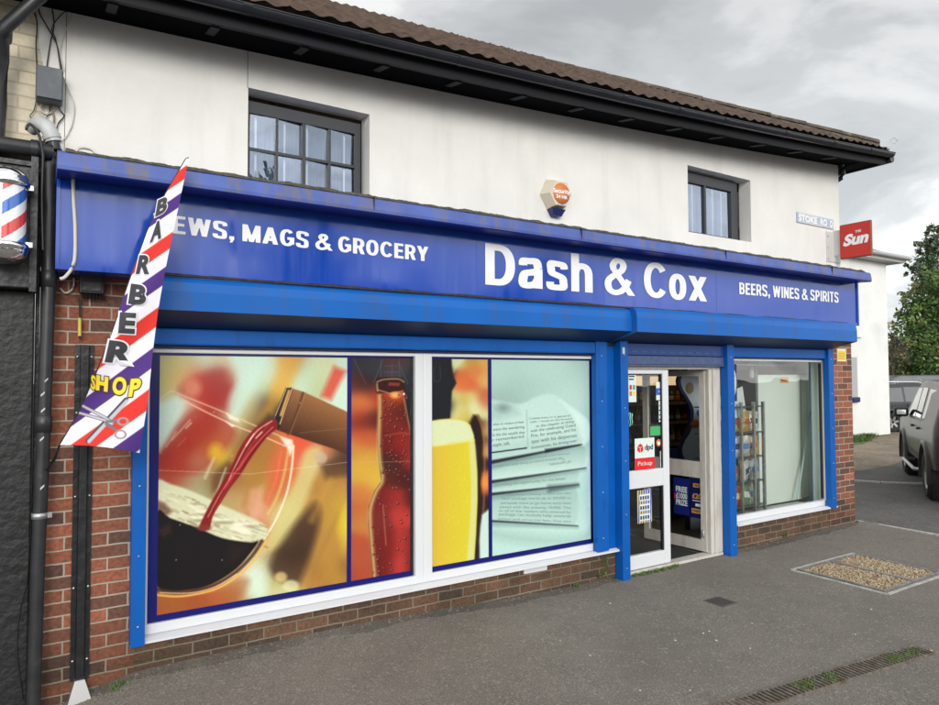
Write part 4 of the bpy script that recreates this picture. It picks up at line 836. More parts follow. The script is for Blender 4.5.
    C.poly([(157,500),(165,503),(172,512),(166,516),(157,514)], (98,70,58), 2, .8); C.poly([(236,521),(250,529),(254,537),(240,535),(230,528)], (222,228,212), 2, .8)
    # wine body and rim of the bowl
    C.poly([(157,514),(170,518),(198,528),(222,538),(250,542.5),(258,541),(252,551),(236,569),(212,584),(188,590),(157,586)], (24,22,26), .8)
    C.poly([(158,530),(170,523),(172,532),(163,538)], (60,42,34), 3, .6); C.poly([(228,545),(250,545),(240,560),(226,566)], (46,34,34), 5, .5)
    C.line([(157,589.5),(172,592),(190,591.5),(214,585.5),(236,572),(252,556),(262,541)], 3.4, (70,50,40), 1, .9)
    C.line([(157,595),(175,596.5),(192,595),(216,589),(238,576),(254,560),(266,541)], 1.8, (212,178,100), .8); C.line([(160,592.6),(190,593),(215,587),(237,574)], .8, (235,225,180), .5, .8)
    # pouring stream
    C.poly([(275,419),(277,428),(268,436),(259,447),(249,461),(241,474),(231,487),(222,501),(213,516),(209,529),(199,529),(205,514),(214,497),(224,480),(232,465),(239,450),(248,436),(260,424)], (122,30,36), .8)
    for p in ([(268,424),(256,438),(247,452),(240,466)],[(250,446),(238,468),(226,488),(214,508)],[(258,430),(247,444)]): C.line(p, 3.2, (158,58,56), 1.6, .55)
    for p, c_ in (([(272,421),(257,431),(246,446),(237,463),(229,480)],(228,176,166)),([(273,427),(260,440),(248,455),(238,470)],(206,96,90)),([(264,427),(252,441),(243,456),(232,474)],(86,20,28)),([(266,436),(255,450),(243,468)],(92,20,28)),([(254,434),(246,446)],(238,206,196)),([(229,480),(218,498),(208,517)],(210,116,106)),([(224,490),(213,510)],(92,24,28)),([(238,468),(226,486)],(196,76,72)),([(262,432),(256,438)],(240,210,200))): C.line(p, 1.1, c_, .6, .85)
    C.ell(204, 528, 7, 3.2, (120,52,48), 1, .8)
    for x, y_ in ((214,412),(232,456),(180,525),(222,560),(176,560),(262,566),(300,403)): C.ell(x, y_, .5, .5, (225,225,220), .4, .7)
    # reflected power lines, painted into the print as thin streaks
    C.line([(150,470),(250,474),(350,462)], .5, (220,220,215), .4, .5); C.line([(152,482),(170,483)], .5, (200,200,210), .4, .5); C.line([(300,433),(350,428)], .4, (160,130,110), .4, .5)
    C.c = 255 * np.clip(C.c / 255, 0, 1) ** 1.02 * np.array([1.06, 1.01, .96])
    return C.c
def bottle(u, v):
    C = Canvas(u, v)
    S = [(355,362,(46,44,48)),(375,370,(48,50,58)),(395,360,(80,45,40)),(398,372,(60,60,66)),(412,380,(36,38,42)),(354,385,(85,34,28)),(370,385,(42,32,30)),(352,402,(195,112,60)),(365,403,(205,122,65)),(376,396,(170,52,38)),(355,413,(190,75,45)),(360,421,(95,34,28)),(375,419,(90,35,30)),(360,435,(190,85,50)),(354,450,(190,130,60)),(370,456,(195,150,60)),(363,467,(200,158,60)),(372,440,(180,88,50)),(412,410,(34,32,35)),(408,425,(34,30,32)),(416,440,(30,28,30)),(355,472,(200,155,60)),(370,477,(205,165,60)),(360,492,(190,115,60)),(355,512,(180,95,50)),(362,522,(185,120,60)),(355,545,(170,75,50)),(362,561,(165,80,50)),(357,576,(160,65,45)),(367,577,(165,75,50))]
    C.field(S, 7.5)
    for p in ([(353,357),(366,384)],[(383,360),(374,382)],[(381,382),(381,360)],[(392,378),(392,362)],[(400,380),(399,358)],[(398,362),(408,384)],[(384,372),(398,372)],[(384,366),(398,366)]): C.line(p, .7, (86,90,98), .6, .6)
    out = [(378,392),(378.5,410),(377,440),(378.5,462),(381,481),(374,491),(368.5,506),(368,525),(370,550),(372.5,585),(425,585),(425,470),(415,450),(411,435),(407,415),(404,392)]
    m = C.pmask(out, .6)
    B = [(385,400,(120,36,30)),(394,395,(200,90,45)),(401,408,(86,30,26)),(390,420,(112,36,30)),(385,440,(100,30,28)),(400,447,(135,36,32)),(411,460,(150,38,34)),(395,457,(78,26,26)),(390,475,(84,30,26)),(406,477,(70,26,26)),(395,500,(150,42,38)),(401,515,(176,52,46)),(385,500,(108,30,30)),(380,520,(112,38,34)),(402,542,(180,52,48)),(389,542,(108,30,28)),(413,542,(100,27,27)),(400,572,(186,55,50)),(386,572,(104,28,26)),(414,500,(84,25,25)),(392,465,(60,40,34)),(414,572,(95,28,26))]
    acc = Canvas(u, v); acc.field(B, 6.5); C.mixin(m, acc.c)
    hl = [(379.5,396),(379.8,410),(378.8,440),(380,462),(382.5,480),(376,492),(370.6,508),(370.4,525),(372.4,550),(375,580)]
    C.line(hl, 3.2, (212,192,120), 1.8, .8); C.line([(a + 3, b_) for a, b_ in hl], 1.2, (120,70,40), .9, .6)
    C.line([(404,398),(407,415),(412,437),(416,452)], 1.6, (170,130,90), .9, .7); C.line([(383,505),(386,545)], 1.0, (190,110,80), .8, .7); C.line([(385,436),(400,433),(412,434)], 1.2, (180,90,60), 1, .5)
    C.poly([(376,380),(381,377.5),(400,377.5),(404,381),(405,388),(403,392),(378,393),(376,389)], (52,24,22), .6)
    C.line([(377,382),(384,379.5),(398,379),(404,382)], 1.0, (215,190,135), .7, .7); C.line([(378,390),(390,393.5),(403,391)], 1.2, (190,120,80), .6, .9); C.line([(377,384),(377.5,391)], 1.6, (205,180,125), .9, .7); C.ell(395, 395, 4.5, 3, (240,170,90), 1.6, .9); C.ell(404,394,1,1,(240,235,220),.5)
    C.poly([(389,382.5),(400,383),(399,386),(388,385.5)], (150,60,40), .8, .8)
    rs = np.random.RandomState(9)
    for _ in range(150):
        y_ = rs.uniform(395, 582); x = rs.uniform(382, 416) if y_ > 488 else rs.uniform(381, 409)
        if rs.rand() < .45 and y_ > 490: x = 372 + rs.rand() * 9
        if rs.rand() < .25 and y_ < 480: x = rs.uniform(380, 392)
        r_ = rs.uniform(.5, 1.5); C.ell(x, y_, r_, r_, (62,22,20), .5, .7); C.ell(x - r_ * .35, y_ - r_ * .35, r_ * .4, r_ * .4, (225,150,130), .4, .8)
    C.poly([(412,440),(418,436),(418,475),(415,458)], (150,135,110), 1.4, .7)
    C.line([(352,463),(418,461)], .5, (210,160,120), .4, .5)  # same reflected line, painted on across this pane
    return C.c
def beer(u, v):
    C = Canvas(u, v)
    S = [(436,365,(36,38,43)),(440,392,(34,34,37)),(447,375,(28,30,33)),(438,413,(68,44,30)),(448,405,(38,30,28)),(458,361,(196,202,152)),(470,361,(188,142,70)),(485,362,(198,158,76)),(462,376,(198,105,60)),(475,372,(204,122,70)),(484,381,(204,160,90)),(459,384,(208,112,60)),(482,396,(186,95,55)),(472,386,(202,98,60)),(486,403,(190,110,70)),(455,398,(198,192,122)),(458,410,(207,206,142)),(465,400,(190,160,75)),(464,414,(192,172,82)),(473,398,(204,202,132)),(474,407,(208,214,164)),(482,412,(204,204,142)),(478,427,(46,26,24)),(480,442,(38,28,28)),(486,430,(198,160,90)),(487,448,(196,150,82)),(480,465,(50,32,26)),(485,480,(215,120,50)),(482,486,(190,100,45)),(480,500,(40,28,26)),(484,515,(46,36,32)),(486,530,(200,220,208)),(484,560,(190,212,200)),(478,560,(40,30,28))]
    C.field(S, 5.0)
    C.poly([(430,350),(451.5,350),(452,372),(456.5,383),(452,391),(450,420),(430,422)], (32,33,37), 1.0)
    for p in ([(434,367),(434,380),(440,380),(440,366)],): C.line(p, .7, (60,64,70), .6, .7)
    C.poly([(452.5,355),(461,355),(466,358),(456,368),(454,372)], (200,206,160), 1.5, .8)
    C.poly([(470,432),(477,415),(481,424),(483,445),(482,470),(481,520),(480,560),(472,560)], (40,27,25), 1.6, .95)
    C.line([(477,415),(482,428),(484.5,450),(484,500),(481,545)], 1.4, (196,120,60), 1.2, .6)
    C.poly([(482,515),(490,508),(490,575),(480,575),(479.5,540)], (192,214,202), 1.2)
    C.ell(485, 483, 3.5, 5.5, (232,140,60), 2, .8)
    m = C.pmask([(430,422),(438,419.5),(450,418.5),(464,420),(470.5,425),(474,438),(477,470),(477.5,500),(476,535),(473,575),(430,575)], .7)
    t_ = np.clip((u - 433) / 42, 0, 1)[:, None]; gold = np.array([206,174,58]) * (1 - t_) + np.array([206,196,48]) * t_
    C.mixin(m, gold); C.poly([(469,441),(474.5,440),(477,470),(477,500),(475,540),(473,575),(466,575),(470,520),(471,480)], (206,206,140), 1.2, .85)
    C.poly([(430,423),(438,420.5),(450,419.5),(463,421),(469.5,426),(473,439),(452,443),(430,445)], (206,214,168), 1.0); C.line([(431,446),(452,444),(474,440)], 1.6, (226,214,110), .9, .7)
    rs = np.random.RandomState(4)
    for _ in range(40): C.ell(rs.uniform(445, 470), rs.uniform(460, 560), .7, .7, (228,196,52), .5, .7)
    return C.c
def paper(u, v):
    C = Canvas(u, v)
    S = [(495,365,(172,205,194)),(540,362,(176,208,198)),(598,362,(160,190,180)),(500,392,(168,200,190)),(530,395,(158,190,180)),(560,400,(168,198,188)),(598,420,(150,182,172)),(596,470,(178,212,202)),(596,520,(186,216,206)),(560,540,(180,212,202)),(510,545,(178,210,200)),(590,500,(170,204,194)),(590,390,(166,196,186)),(503,407,(120,140,136)),(520,410,(160,190,180)),(545,412,(172,204,194)),(575,405,(182,212,202))]
    C.field(S, 14)
    C.ell(503, 408, 7, 5, (112,128,126), 4, .55)
    def roll(x0, x1, ta, tb, ba, bb, hi, lo, end=8, pw=1.6):
        tt_ = np.clip((u - x0) / (x1 - x0), 0, 1); ty = ta + (tb - ta) * tt_; by = ba + (bb - ba) * tt_; cm_ = (ty + by) / 2; hgt = (by - ty) / 2
        e_ = np.clip((u - (x1 - end)) / end, 0, 1); hh_ = hgt * np.sqrt(np.clip(1 - e_ ** 2, 0, 1)); d_ = np.abs(v - cm_) - hh_
        m = np.clip(.5 - d_ / 1.4, 0, 1) * (u > x0 - 1) * (u < x1 + .5); q = np.clip((v - ty) / np.maximum(by - ty, .1), 0, 1) ** pw; q = np.clip(q + .5 * e_ ** 3, 0, 1)[:, None]
        C.mixin(m, np.array(hi, float) * (1 - q) + np.array(lo, float) * q)
    C.poly([(486,528),(520,534),(576,536),(590,520),(592,470),(596,440),(602,470),(598,530),(560,545),(500,540)], (140,172,164), 6, .55)
    roll(478, 579, 494, 484.5, 520, 527, (150,182,174), (172,202,192), 7, .8)
    roll(478, 580, 483, 468, 495, 486, (146,178,170), (182,210,200), 7, .8)
    roll(478, 588, 464, 444, 483, 469, (140,172,164), (190,216,206), 8, .8)
    C.poly([(478,404),(500,401),(520,404),(536,397),(552,394),(568,404),(586,418),(591,428),(590,438),(582,446),(550,453),(520,457),(478,464)], (184,212,203), 1.6, .95)
    C.poly([(560,400),(586,418),(591,430),(589,440),(582,446),(580,430),(572,414)], (204,228,220), 2, .8); C.poly([(478,404),(500,401),(514,404),(520,414),(500,420),(478,420)], (156,184,176), 4, .7)
    C.ell(503, 408, 6, 4, (104,120,118), 3, .6); C.poly([(478,448),(520,440),(560,436),(582,440),(570,448),(520,456),(478,463)], (160,190,182), 4, .5)
    def wedge(p0, p1, w0, w1, col, soft=.7, op=.95): C.poly([(p0[0], p0[1] - w0 / 2), (p1[0], p1[1] - w1 / 2), (p1[0], p1[1] + w1 / 2), (p0[0], p0[1] + w0 / 2)], col, soft, op)
    for p0, p1, w in (((480,464.5),(582,444.5),4.2),((480,483.5),(586,468),3.2),((480,495.5),(579,484.5),3.0),((480,520.4),(578,526),2.2)):
        wedge((p0[0], p0[1] + 3), (p1[0], p1[1] + 1.5), w * 2.2, 1.5, (110,136,132), 2.2, .6); wedge(p0, p1, w, .8, (34,38,44), .9)
    wedge((545,451),(580,445),4,1.5,(30,34,40),1,.8); wedge((548,489),(578,485),7,3,(60,74,76),2.4,.7)
    C.line([(485,453.6),(526.5,448)], 1.3, (22,26,34), .5)
    C.line([(526.5,410),(528,447)], .8, (140,168,160), .8, .7)
    C.line([(588,460),(592,480),(590,505)], 3, (205,228,220), 2.5, .5); C.line([(596,500),(585,530)], 4, (200,225,216), 3, .4)
    return C.c
vz0, vz1 = .44, 2.068
xa = .665; xb = at(347, 480, PY).x; xc = at(351, 480, PY).x; xd = 2.446; xe = 2.632; xf = at(488.3, 480, PY).x; xg = at(491.6, 480, PY).x; xh = at(603, 480, PY).x - .055
vinyl('window_poster', 'poster of red wine being poured from a bottle into a tilted glass', xa, xb, vz0, vz1, wine, .0048)
vinyl('window_poster', 'poster of a brown beer bottle beaded with droplets', xc, xd, vz0, vz1, bottle, .0048)
vinyl('window_poster', 'narrow poster of a full yellow beer glass with a pale head', xe, xf, vz0, vz1, beer, .005)
np_ = vinyl('window_poster', 'pale green poster of a stack of folded newspapers', xg, xh, vz0, vz1, paper, .0055)
# navy borders printed round the posters (one per pane)
def border(x0, x1, z0, z1, bars, label, w=.05, wr=None):
    b_ = MB(); Y0, Y1 = .0415, .0445; wr = w if wr is None else wr
    b_.box(x0, x1, Y0, Y1, z0, vz0 + .001); b_.box(x0, x1, Y0, Y1, vz1 - .001, z1)
    for a_, c_ in bars: b_.box(a_, c_, Y0, Y1, vz0 + .001, vz1 - .001)
    o = b_.build('window_border', M_navy); tag(o, label, 'window vinyl', 'navy vinyl borders on the big window'); return o
border(.607, 2.462, .401, 2.082, [(.607, xa + .001), (xb - .001, xc + .001)], 'navy vinyl border round the wine and beer bottle posters')
border(2.629, 4.300, .401, 2.082, [(2.629, xe + .001), (xf - .001, xg + .001), (xh - .001, 4.300)], 'navy vinyl border round the beer glass and newspaper posters')
# newspaper print
M_ink = mat('newsprint_ink', (.09, .12, .12), .5); sf = lambda x, y: at(x, y, PY - .0015)
tx_ = MB()
for s_, p0, p1, h in (('ather on wisdom of their', (493,425.5), (524,423), 2.3), ('were the wandering', (493,431), (524.5,428), 2.8), ('in the the wealth that', (492.5,436.5), (525,433.5), 2.9), ('r remembered.', (492.5,441.5), (525,437.5), 3.1), ('eople, talk.', (492.5,441.5 + 0), (492.6, 441.4), .01), ('eople, talk.', (493,447.3 - 5.5 + 5), (510,444.6), 3.4),
    ('Celebrities in a general', (529,419.5), (570,416.5), 1.8), ('radio 1 reveal on the forward', (530,423), (572,419.5), 1.9), ('to the chapter at doing', (536,427.5), (574,422.5), 2.6), ('with the celebrating Grand', (530.5,432.5), (575.5,426.5), 3.0), ('Prix, for example, and his', (531,437.5), (576,431), 3.3), ('spat with his desperate', (531.5,443.3), (577,436.8), 3.5), ('businessmen, his driving over', (531.5,449), (577,441.8), 2.9),
    ('@@', (0, 0), (1, 0), 1), ('package can include help towards', (499,515.5), (571,517.5), 2.9), ('school and university fees, they also', (498,519.6), (571,522.6), 2.3), ('to all of the readers who entered by', (499,511.8), (571,513.3), 2.4), ('paved with the evening 10,000. The', (500,508), (571,509), 2.4), ('persuade them to go home early then', (501,504), (571,504.3), 2.4), ('Each package worth up to 50,000 to', (502,499.6), (571,499), 2.4), ('competition closing on the last day', (503,495.8), (571,494), 2.2),
    ('promising the opportunity for the better', (495,486.5), (566,479.6), 3.0)):
    if s_ == '@@': o = tx_.build('newsprint', M_ink, np_); tx_ = MB(); continue
    text_px(tx_, s_, p0, p1, h, sf, 0.0)
for s_, p0, p1, h in (('The various poem of fresh that are placed', (493,468.6), (565,459.8), 3.0), ('of services,', (549,466.8), (571,463.4), 3.2), ('chance and various leading from', (510,462.2), (570,454.6), 1.8)):
    text_px(tx_, s_, p0, p1, h, sf, 0.0, flip=True)
o = tx_.build('newsprint', mat('newsprint_ink_soft', (.19, .25, .24), .5), np_)
# ================================================================== NEIGHBOUR (barber's)
nb = empty('barber_shop_building', (-.6, .1, GROUND), 'black-fronted barber shop building with cream painted brick above, at the left edge', 'building')
mb = MB(); wall_with_holes(-6.0, XL - .003, WY + .004, 3.15, lambda x: soff(x) + .02, [], .1, mb); mb.build('cream_brick_wall', M_cream, nb, fix=False)
# smooth render strip lapping over the painted brick beside the joint
mb = MB(); mb.add([(.02, WY + .001, 3.25), (.127, WY + .001, 3.25), (.127, WY + .001, 4.16), (-.03, WY + .001, 4.16), (-.01, WY + .001, 3.9), (.03, WY + .001, 3.72)], [tuple(range(6))]); part(mb, 'render_patch', M_render, nb)
mb = MB(); mb.box(-3.2, -.005, -.05, .1, -.1, 2.42, bev=.01); mb.box(-.004, .019, -.012, .1, -.1, 3.1); part(mb, 'shopfront_pier', M_rough_black, nb)
mb = MB(); mb.box(-3.2, .0, -.17, .1, 2.42, 3.13, bev=.008); part(mb, 'fascia_board', M_black, nb)
mb = MB(); mb.box(-.035, -.002, -.21, -.17, 2.40, 3.15); mb.box(-3.2, .0, -.19, -.171, 3.10, 3.125); part(mb, 'fascia_trim', M_black, nb)
mb = MB(); mb.tube([(-3.2, -.16, 3.195), (-.02, -.16, 3.205), (.06, -.14, 3.205)], .045, 12); mb.tube([(-.04, -.16, 3.205), (-.005, -.16, 3.205)], .053, 12); part(mb, 'gutter_pipe', M_pipe, nb)
mb = MB(); n = 90; X = np.linspace(-2.4, .35, n); P = np.zeros((3, n, 3)); P[:, :, 0] = X; rr = np.convolve(rng.rand(n + 4), np.ones(5) / 5, 'valid'); P[0, :, 1] = WY; P[0, :, 2] = 3.26 + .07 * rr * (X < .1); P[1, :, 1] = -.02; P[1, :, 2] = 3.235 + .09 * rr * (X < .12); P[2, :, 1] = -.13; P[2, :, 2] = 3.19
mb.grid(P); part(mb, 'debris', mat('black_roof_debris', (.035, .03, .022), .95, noise=(40, .6), bump=(70, 1, .02)), nb)
mb = MB(); p_ = [(.075, -.075, 3.2), (.06, -.085, 2.8), (.045, -.09, 1.9), (.03, -.1, .9), (.015, -.1, GROUND - .02)]; mb.tube([(.05, -.10, 3.22), (.058, -.1, 2.4), (.045, -.1, 1.5), (.032, -.1, .9), (.022, -.1, GROUND)], .036, 14)
dp = part(mb, 'downpipe', M_pipe, nb)
for z in (2.48, 1.66): mb = MB(); mb.lathe((.045 + (z - 1.5) * .013, -.1, z), [(.036, -.04), (.043, -.038), (.043, .05), (.036, .055)], 16); part(mb, 'pipe_collar', M_pipe, dp)
mb = MB(); mb.lathe((.035, -.1, 1.155), [(.036, -.017), (.040, -.016), (.040, .016), (.036, .017)], 16); mb.box(.068, .095, -.11, -.095, 1.14, 1.17); part(mb, 'pipe_clip', M_steel, dp)
# torn white tape remnants on the pipe
rs = random.Random(5)
for z, dx in ((1.90, .01), (1.82, -.02), (1.73, -.015), (1.62, -.005), (1.57, -.02), (1.30, -.01)):
    mb = MB(); a_ = R_(-95 + dx * 900); w_ = rs.uniform(.012, .03)
    mb.add([(.045 + .0385 * math.cos(a_ + k * .5), -.1 + .0385 * math.sin(a_ + k * .5), z + h + k * .02) for k, h in ((0, 0), (1, 0), (1, w_ * .4), (0, w_ * .5))], [(0, 1, 2, 3)]); part(mb, 'tape_scrap', mat('old_tape', (.5, .5, .48), .6), dp)
# diagonal pipe at the top-left corner
mb = MB(); A_ = at(52, -14, -.18); B_ = at(4, 28, -.14); mb.tube([A_, B_, at(2, 36, -.12), at(2, 60, -.02), at(0, 100, .0), at(-3, 140, .02), at(-4, 160, .02)], .036, 12); o = part(mb, 'downpipe', M_pipe, nb)
mb = MB(); mb.tube([at(3, 28, -.12), at(2.5, 40, -.06)], .046, 12); part(mb, 'pipe_collar', M_pipe, o)
# wall kit at the joint: grey meter box, cables, white waste elbow
bx_ = empty('junction_box', (.05, .06, 3.56), 'grey weathered plastic junction box high on the wall with cables below', 'junction box', 'boxes and cables between the two shops')
def boxed(mb, c00, c11, y0, y1, bev=.01): mb.box(c00.x, c11.x, y0, y1, c11.z, c00.z, bev=bev)
a_, c_ = at(36, 63, -.01), at(63, 102, -.01); M_gbox = mat('grey_weathered_plastic', (.085, .095, .11), .6, dirt=(9, (.14, .15, .15), .5, .8))
mb = MB(); mb.box(a_.x, c_.x, -.01, .098, c_.z, a_.z - .002, bev=.014); part(mb, 'box_body', M_gbox, bx_)
mb = MB(); mb.box(a_.x + .006, c_.x - .006, -.018, -.0105, c_.z + .006, a_.z - .008, bev=.004); part(mb, 'box_lid', M_gbox, bx_)
def cable(label, pts, r=.004, m=None, jig=.004):
    m = m or M_cable; P = [Vector(p) for p in pts]; Q = []
    for i in range(len(P) - 1):
        p0, p1, p2, p3 = P[max(i - 1, 0)], P[i], P[i + 1], P[min(i + 2, len(P) - 1)]
        for k in range(6):
            t_ = k / 6; Q.append(.5 * ((2 * p1) + (p2 - p0) * t_ + (2 * p0 - 5 * p1 + 4 * p2 - p3) * t_ * t_ + (3 * p1 - p0 - 3 * p2 + p3) * t_ ** 3))
    Q.append(P[-1]); mb = MB(); mb.tube(Q, r, 6); o = mb.build('cable', m); tag(o, label, 'cable', 'loose cables between the two shops'); return o
cy = .088
def cp(*pts, Y=cy): return [at(x, y, Y) for x, y in pts]
cable('thin black cable running from the soffit to the left of the grey box', cp((33,10),(37,22),(36,45),(37,70),(36,95)))
cable('black cable rising beside the grey box and looping under the soffit', cp((62,72),(57,45),(48,28),(40,14),(38,4)))
cable('black cable curling down from the soffit to the box top', cp((52,8),(54,25),(50,45),(46,72)))
cable('pale cable drooping to the right of the grey box', cp((64,70),(60,50),(66,30),(72,14)), .0035, M_wcable)
cable('pale cable trailing down the white render from the grey box', cp((63,76),(68,88),(74,104),(73,120),(68,134),(60,142)), .0035, M_wcable)
cable('second thin black cable bent toward the soffit above the box', cp((61,72),(56,40),(52,28),(62,14),(70,10)), .003)
cable('white cable looping out from under the grey box', cp((44,102),(40,108),(46,114),(54,110),(52,103)), .004, M_wcable)
cable('short black cable dangling below the grey box', cp((58,102),(60,110),(64,116),(58,124),(56,136),(57,146)), .004)
cable('bundle of old tan cable hanging down to the gutter', cp((50,103),(54,118),(52,130),(56,144)), .006, mat('tan_cable', (.25, .18, .10), .6))
cable('black cable hugging the box and dropping behind the elbow', cp((37,96),(34,110),(30,116),(36,120),(48,116),(50,104)), .003)
cable('thick black cable arching over the white elbow pipe', cp((26,130),(30,124),(38,133),(42,148),(43,162),(42,200),(43,250),Y=-.215), .008)
cable('thin cable dropping down the black pier to the ground', cp((29,540),(27,580),(20,610),(17,650),(23,700), Y=-.058), .003)
el = empty('waste_pipe', (0, -.06, 3.25), 'white plastic waste elbow poking out above the black gutter pipe', 'pipe', None)
mb = MB(); e0 = at(33, 126, -.08); mb.tube([at(31, 130, -.03), at(35, 125.5, -.06), at(41, 123, -.09), at(47, 127, -.11), at(51, 134, -.12), at(53.5, 142, -.12)], [.036, .042, .044, .044, .042, .042], 14); part(mb, 'elbow', mat('grey_white_plastic', (.42, .43, .43), .45, noise=(9, .2)), el)
mb = MB(); mb.tube([at(51, 135, -.12), at(52.6, 139, -.12)], .047, 14); part(mb, 'collar', mat('grey_white_plastic', (.42, .43, .43), .45), el)
mb = MB(); mb.tube([at(53.3, 142, -.12), at(54.6, 150, -.12)], .033, 12); part(mb, 'pipe_stub', M_pipe, el)
cable('grey conduit hanging down the left end of the blue sign', cp((73,172),(73.5,200),(75,230),(74,262),(66,276),(60,279), Y=-.285), .010, M_wcable)
cable('white cable looping below the blue sign across the brick', cp((60,288),(66,293),(73,288),(74,278), Y=-.02), .006, M_wcable)
cable('grey flex coiled on top of the sign capping', [at(76, 152, -.44), at(78, 149, -.42), at(84, 148, -.38), at(92, 150, -.36), at(97, 155, -.40)], .008, M_wcable)
jb = empty('fuse_box', (.275, -.03, 2.41), 'small black fuse box on the brick pier under the left end of the sign', 'fuse box', 'boxes and cables between the two shops')
a_, c_ = at(80, 270, -.08), at(104, 294, -.08)
mb = MB(); mb.box(a_.x, c_.x, -.08, -.001, c_.z, a_.z, bev=.006); part(mb, 'box_body', M_black, jb)
mb = MB(); mb.box(a_.x + .012, c_.x - .012, -.088, -.0805, c_.z + .012, a_.z - .012, bev=.004); part(mb, 'box_lid', M_black, jb)
for k in range(7): mb = MB(); x = a_.x + .02 + k * .018; mb.lathe((x, -.04, c_.z - .03), [(.0, 0), (.006, 0), (.006, .03)], 8); part(mb, 'cable_gland', M_black, jb)
cable('black cable falling from the fuse box into the trunking', [at(80, 298, -.03), at(80, 312, -.03), at(80, 340, -.03)], .006)
mb = MB(); mb.tube([at(79.6, 318, -.045), at(79.6, 336, -.045)], .010, 8); o = mb.build('cable_tag', mat('yellow_tag', (.6, .45, .08), .5)); tag(o, 'small yellow and white tag taped on the cable beneath the fuse box', 'tag')
tk = empty('cable_trunking', (.25, -.03, GROUND + .06), 'tall black metal cable cover screwed to the brick pier', 'cable cover')
TX = .198; TW = .098
mb = MB(); mb.prism([(0, 0), (0, 0)], 0, 0) if False else None
prof = [(TX, -.002), (TX, -.012), (TX + .026, -.012), (TX + .03, -.046), (TX + TW - .03, -.046), (TX + TW - .026, -.012), (TX + TW, -.012), (TX + TW, -.002)]
z0, z1 = .165, 2.12; n = len(prof); mb = MB(); mb.add([(x + .006 * 0, y, z) for z in (z0, z1) for x, y in prof], [(i, i + 1, n + i + 1, n + i) for i in range(n - 1)] + [tuple(range(n)), tuple(range(n, 2 * n))]); part(mb, 'cover', M_black, tk)
for z in (.28, .70, 1.23, 1.72, 2.05):
    for x in (TX + .013, TX + TW - .013): mb = MB(); mb.lathe((x, -.0135, z), [(0, -.006), (.006, -.005), (.008, 0), (.008, .002)], 10, axis='Y'); part(mb, 'screw', M_alu, tk)
mb = MB(); mb.hexa([(.175, -.09, .02), (.32, -.09, .02), (.32, -.001, .02), (.175, -.001, .02), (.222, -.055, .178), (.272, -.055, .178), (.272, -.001, .178), (.222, -.001, .178)]); part(mb, 'metal_shoe', M_alu, tk)
# ================================================================== BARBER POLE LAMP
bp_ = empty('barber_pole', (-.175, -.30, 2.54), "wall-mounted barber pole with red, white and blue stripes and chrome domes", 'barber pole')
c0 = at(4.5, 215, -.30); px_, pr = c0.x, .098
zt_, zb_ = at(5, 186, -.30).z, at(5, 244, -.30).z
nn, mm = 120, 160; A = np.linspace(0, 2 * np.pi, nn); Z = np.linspace(zb_, zt_, mm); AA, ZZ = np.meshgrid(A, Z)
P = np.stack([px_ + pr * np.cos(AA), -.30 + pr * np.sin(AA), ZZ], -1); mb = MB(); mb.grid(P); o = mb.build('striped_cylinder', vcol_mat('gloss_striped_plastic', .12, .6, .5), bp_, fix=False); o.location = -bp_.location
ph = ((ZZ - zb_) / .255 - (AA) / (2 * np.pi) * 2.0 + .44) % 1.0; cl = np.zeros((mm, nn, 4)); cl[..., 3] = 1
wv, rv, bv = lin((235, 238, 242)), lin((215, 62, 62)), lin((52, 104, 190)); cl[..., :3] = wv; cl[(ph > .0) & (ph < .26), :3] = rv; cl[(ph > .5) & (ph < .76), :3] = bv
o.data.color_attributes.new('print', 'FLOAT_COLOR', 'POINT').data.foreach_set('color', cl.astype(np.float32).ravel())
M_chrome = mat('chrome', (.82, .82, .82), .12, metal=1.0)
for s_, zc in ((1, zt_), (-1, zb_)):
    mb = MB(); prof = [(.104, -.004), (.115, .004), (.116, .022), (.108, .030), (.108, .036), (.106, .05), (.092, .074), (.066, .093), (.034, .103), (0, .106)]
    mb.lathe((px_, -.30, zc), [(a_, b_ * s_) for a_, b_ in prof], 40); part(mb, 'chrome_dome', M_chrome, bp_)
    mb = MB(); mb.box(px_ + .085, px_ + .13, -.30, -.25, zc - .012, zc + .022, bev=.006); part(mb, 'dome_lug', M_chrome, bp_)
mb = MB(); mb.box(px_ - .03, px_ + .03, -.25, -.171, zb_ + .03, zt_ - .03); part(mb, 'wall_bracket', M_chrome, bp_)
# ================================================================== BARBER FLAG
fl = empty('feather_flag', (.1, -.55, 1.6), "feather flag with red, white and purple stripes reading BARBER SHOP", 'flag')
def flag_surf(x, y, off=0.0):                 # cloth stands out from the shopfront, tilted with gentle folds
    t_ = (y - 158) / 295.0; Yb = -.62 + .18 * t_; s_ = (x - (188 - 128 * t_)) / (20 + 70 * t_)
    return at(x, y, Yb - .12 * s_ + (.026 * math.sin(s_ * 5.0 + t_ * 8)) * (.35 + t_) - off)
LE = [(186,159),(176,176),(165,195),(156,213),(147,232),(139,255),(130,280),(122,303),(115,325),(107,347),(98,370),(88,393),(78,415),(69,430),(60,445)]
RE = [(188.5,158),(185,176),(182,190),(179,205),(176,218),(171,242),(166.5,264),(162,288),(158.5,308),(155.5,330),(153,350),(150.5,375),(148,400),(144,425),(139.5,453)]
def lerpc(Cv, t_):
    k = t_ * (len(Cv) - 1); i = min(int(k), len(Cv) - 2); f_ = k - i; return (Cv[i][0] * (1 - f_) + Cv[i + 1][0] * f_, Cv[i][1] * (1 - f_) + Cv[i + 1][1] * f_)
nr, ncx = 520, 150; P = np.zeros((nr, ncx, 3)); UV = np.zeros((nr, ncx, 2))
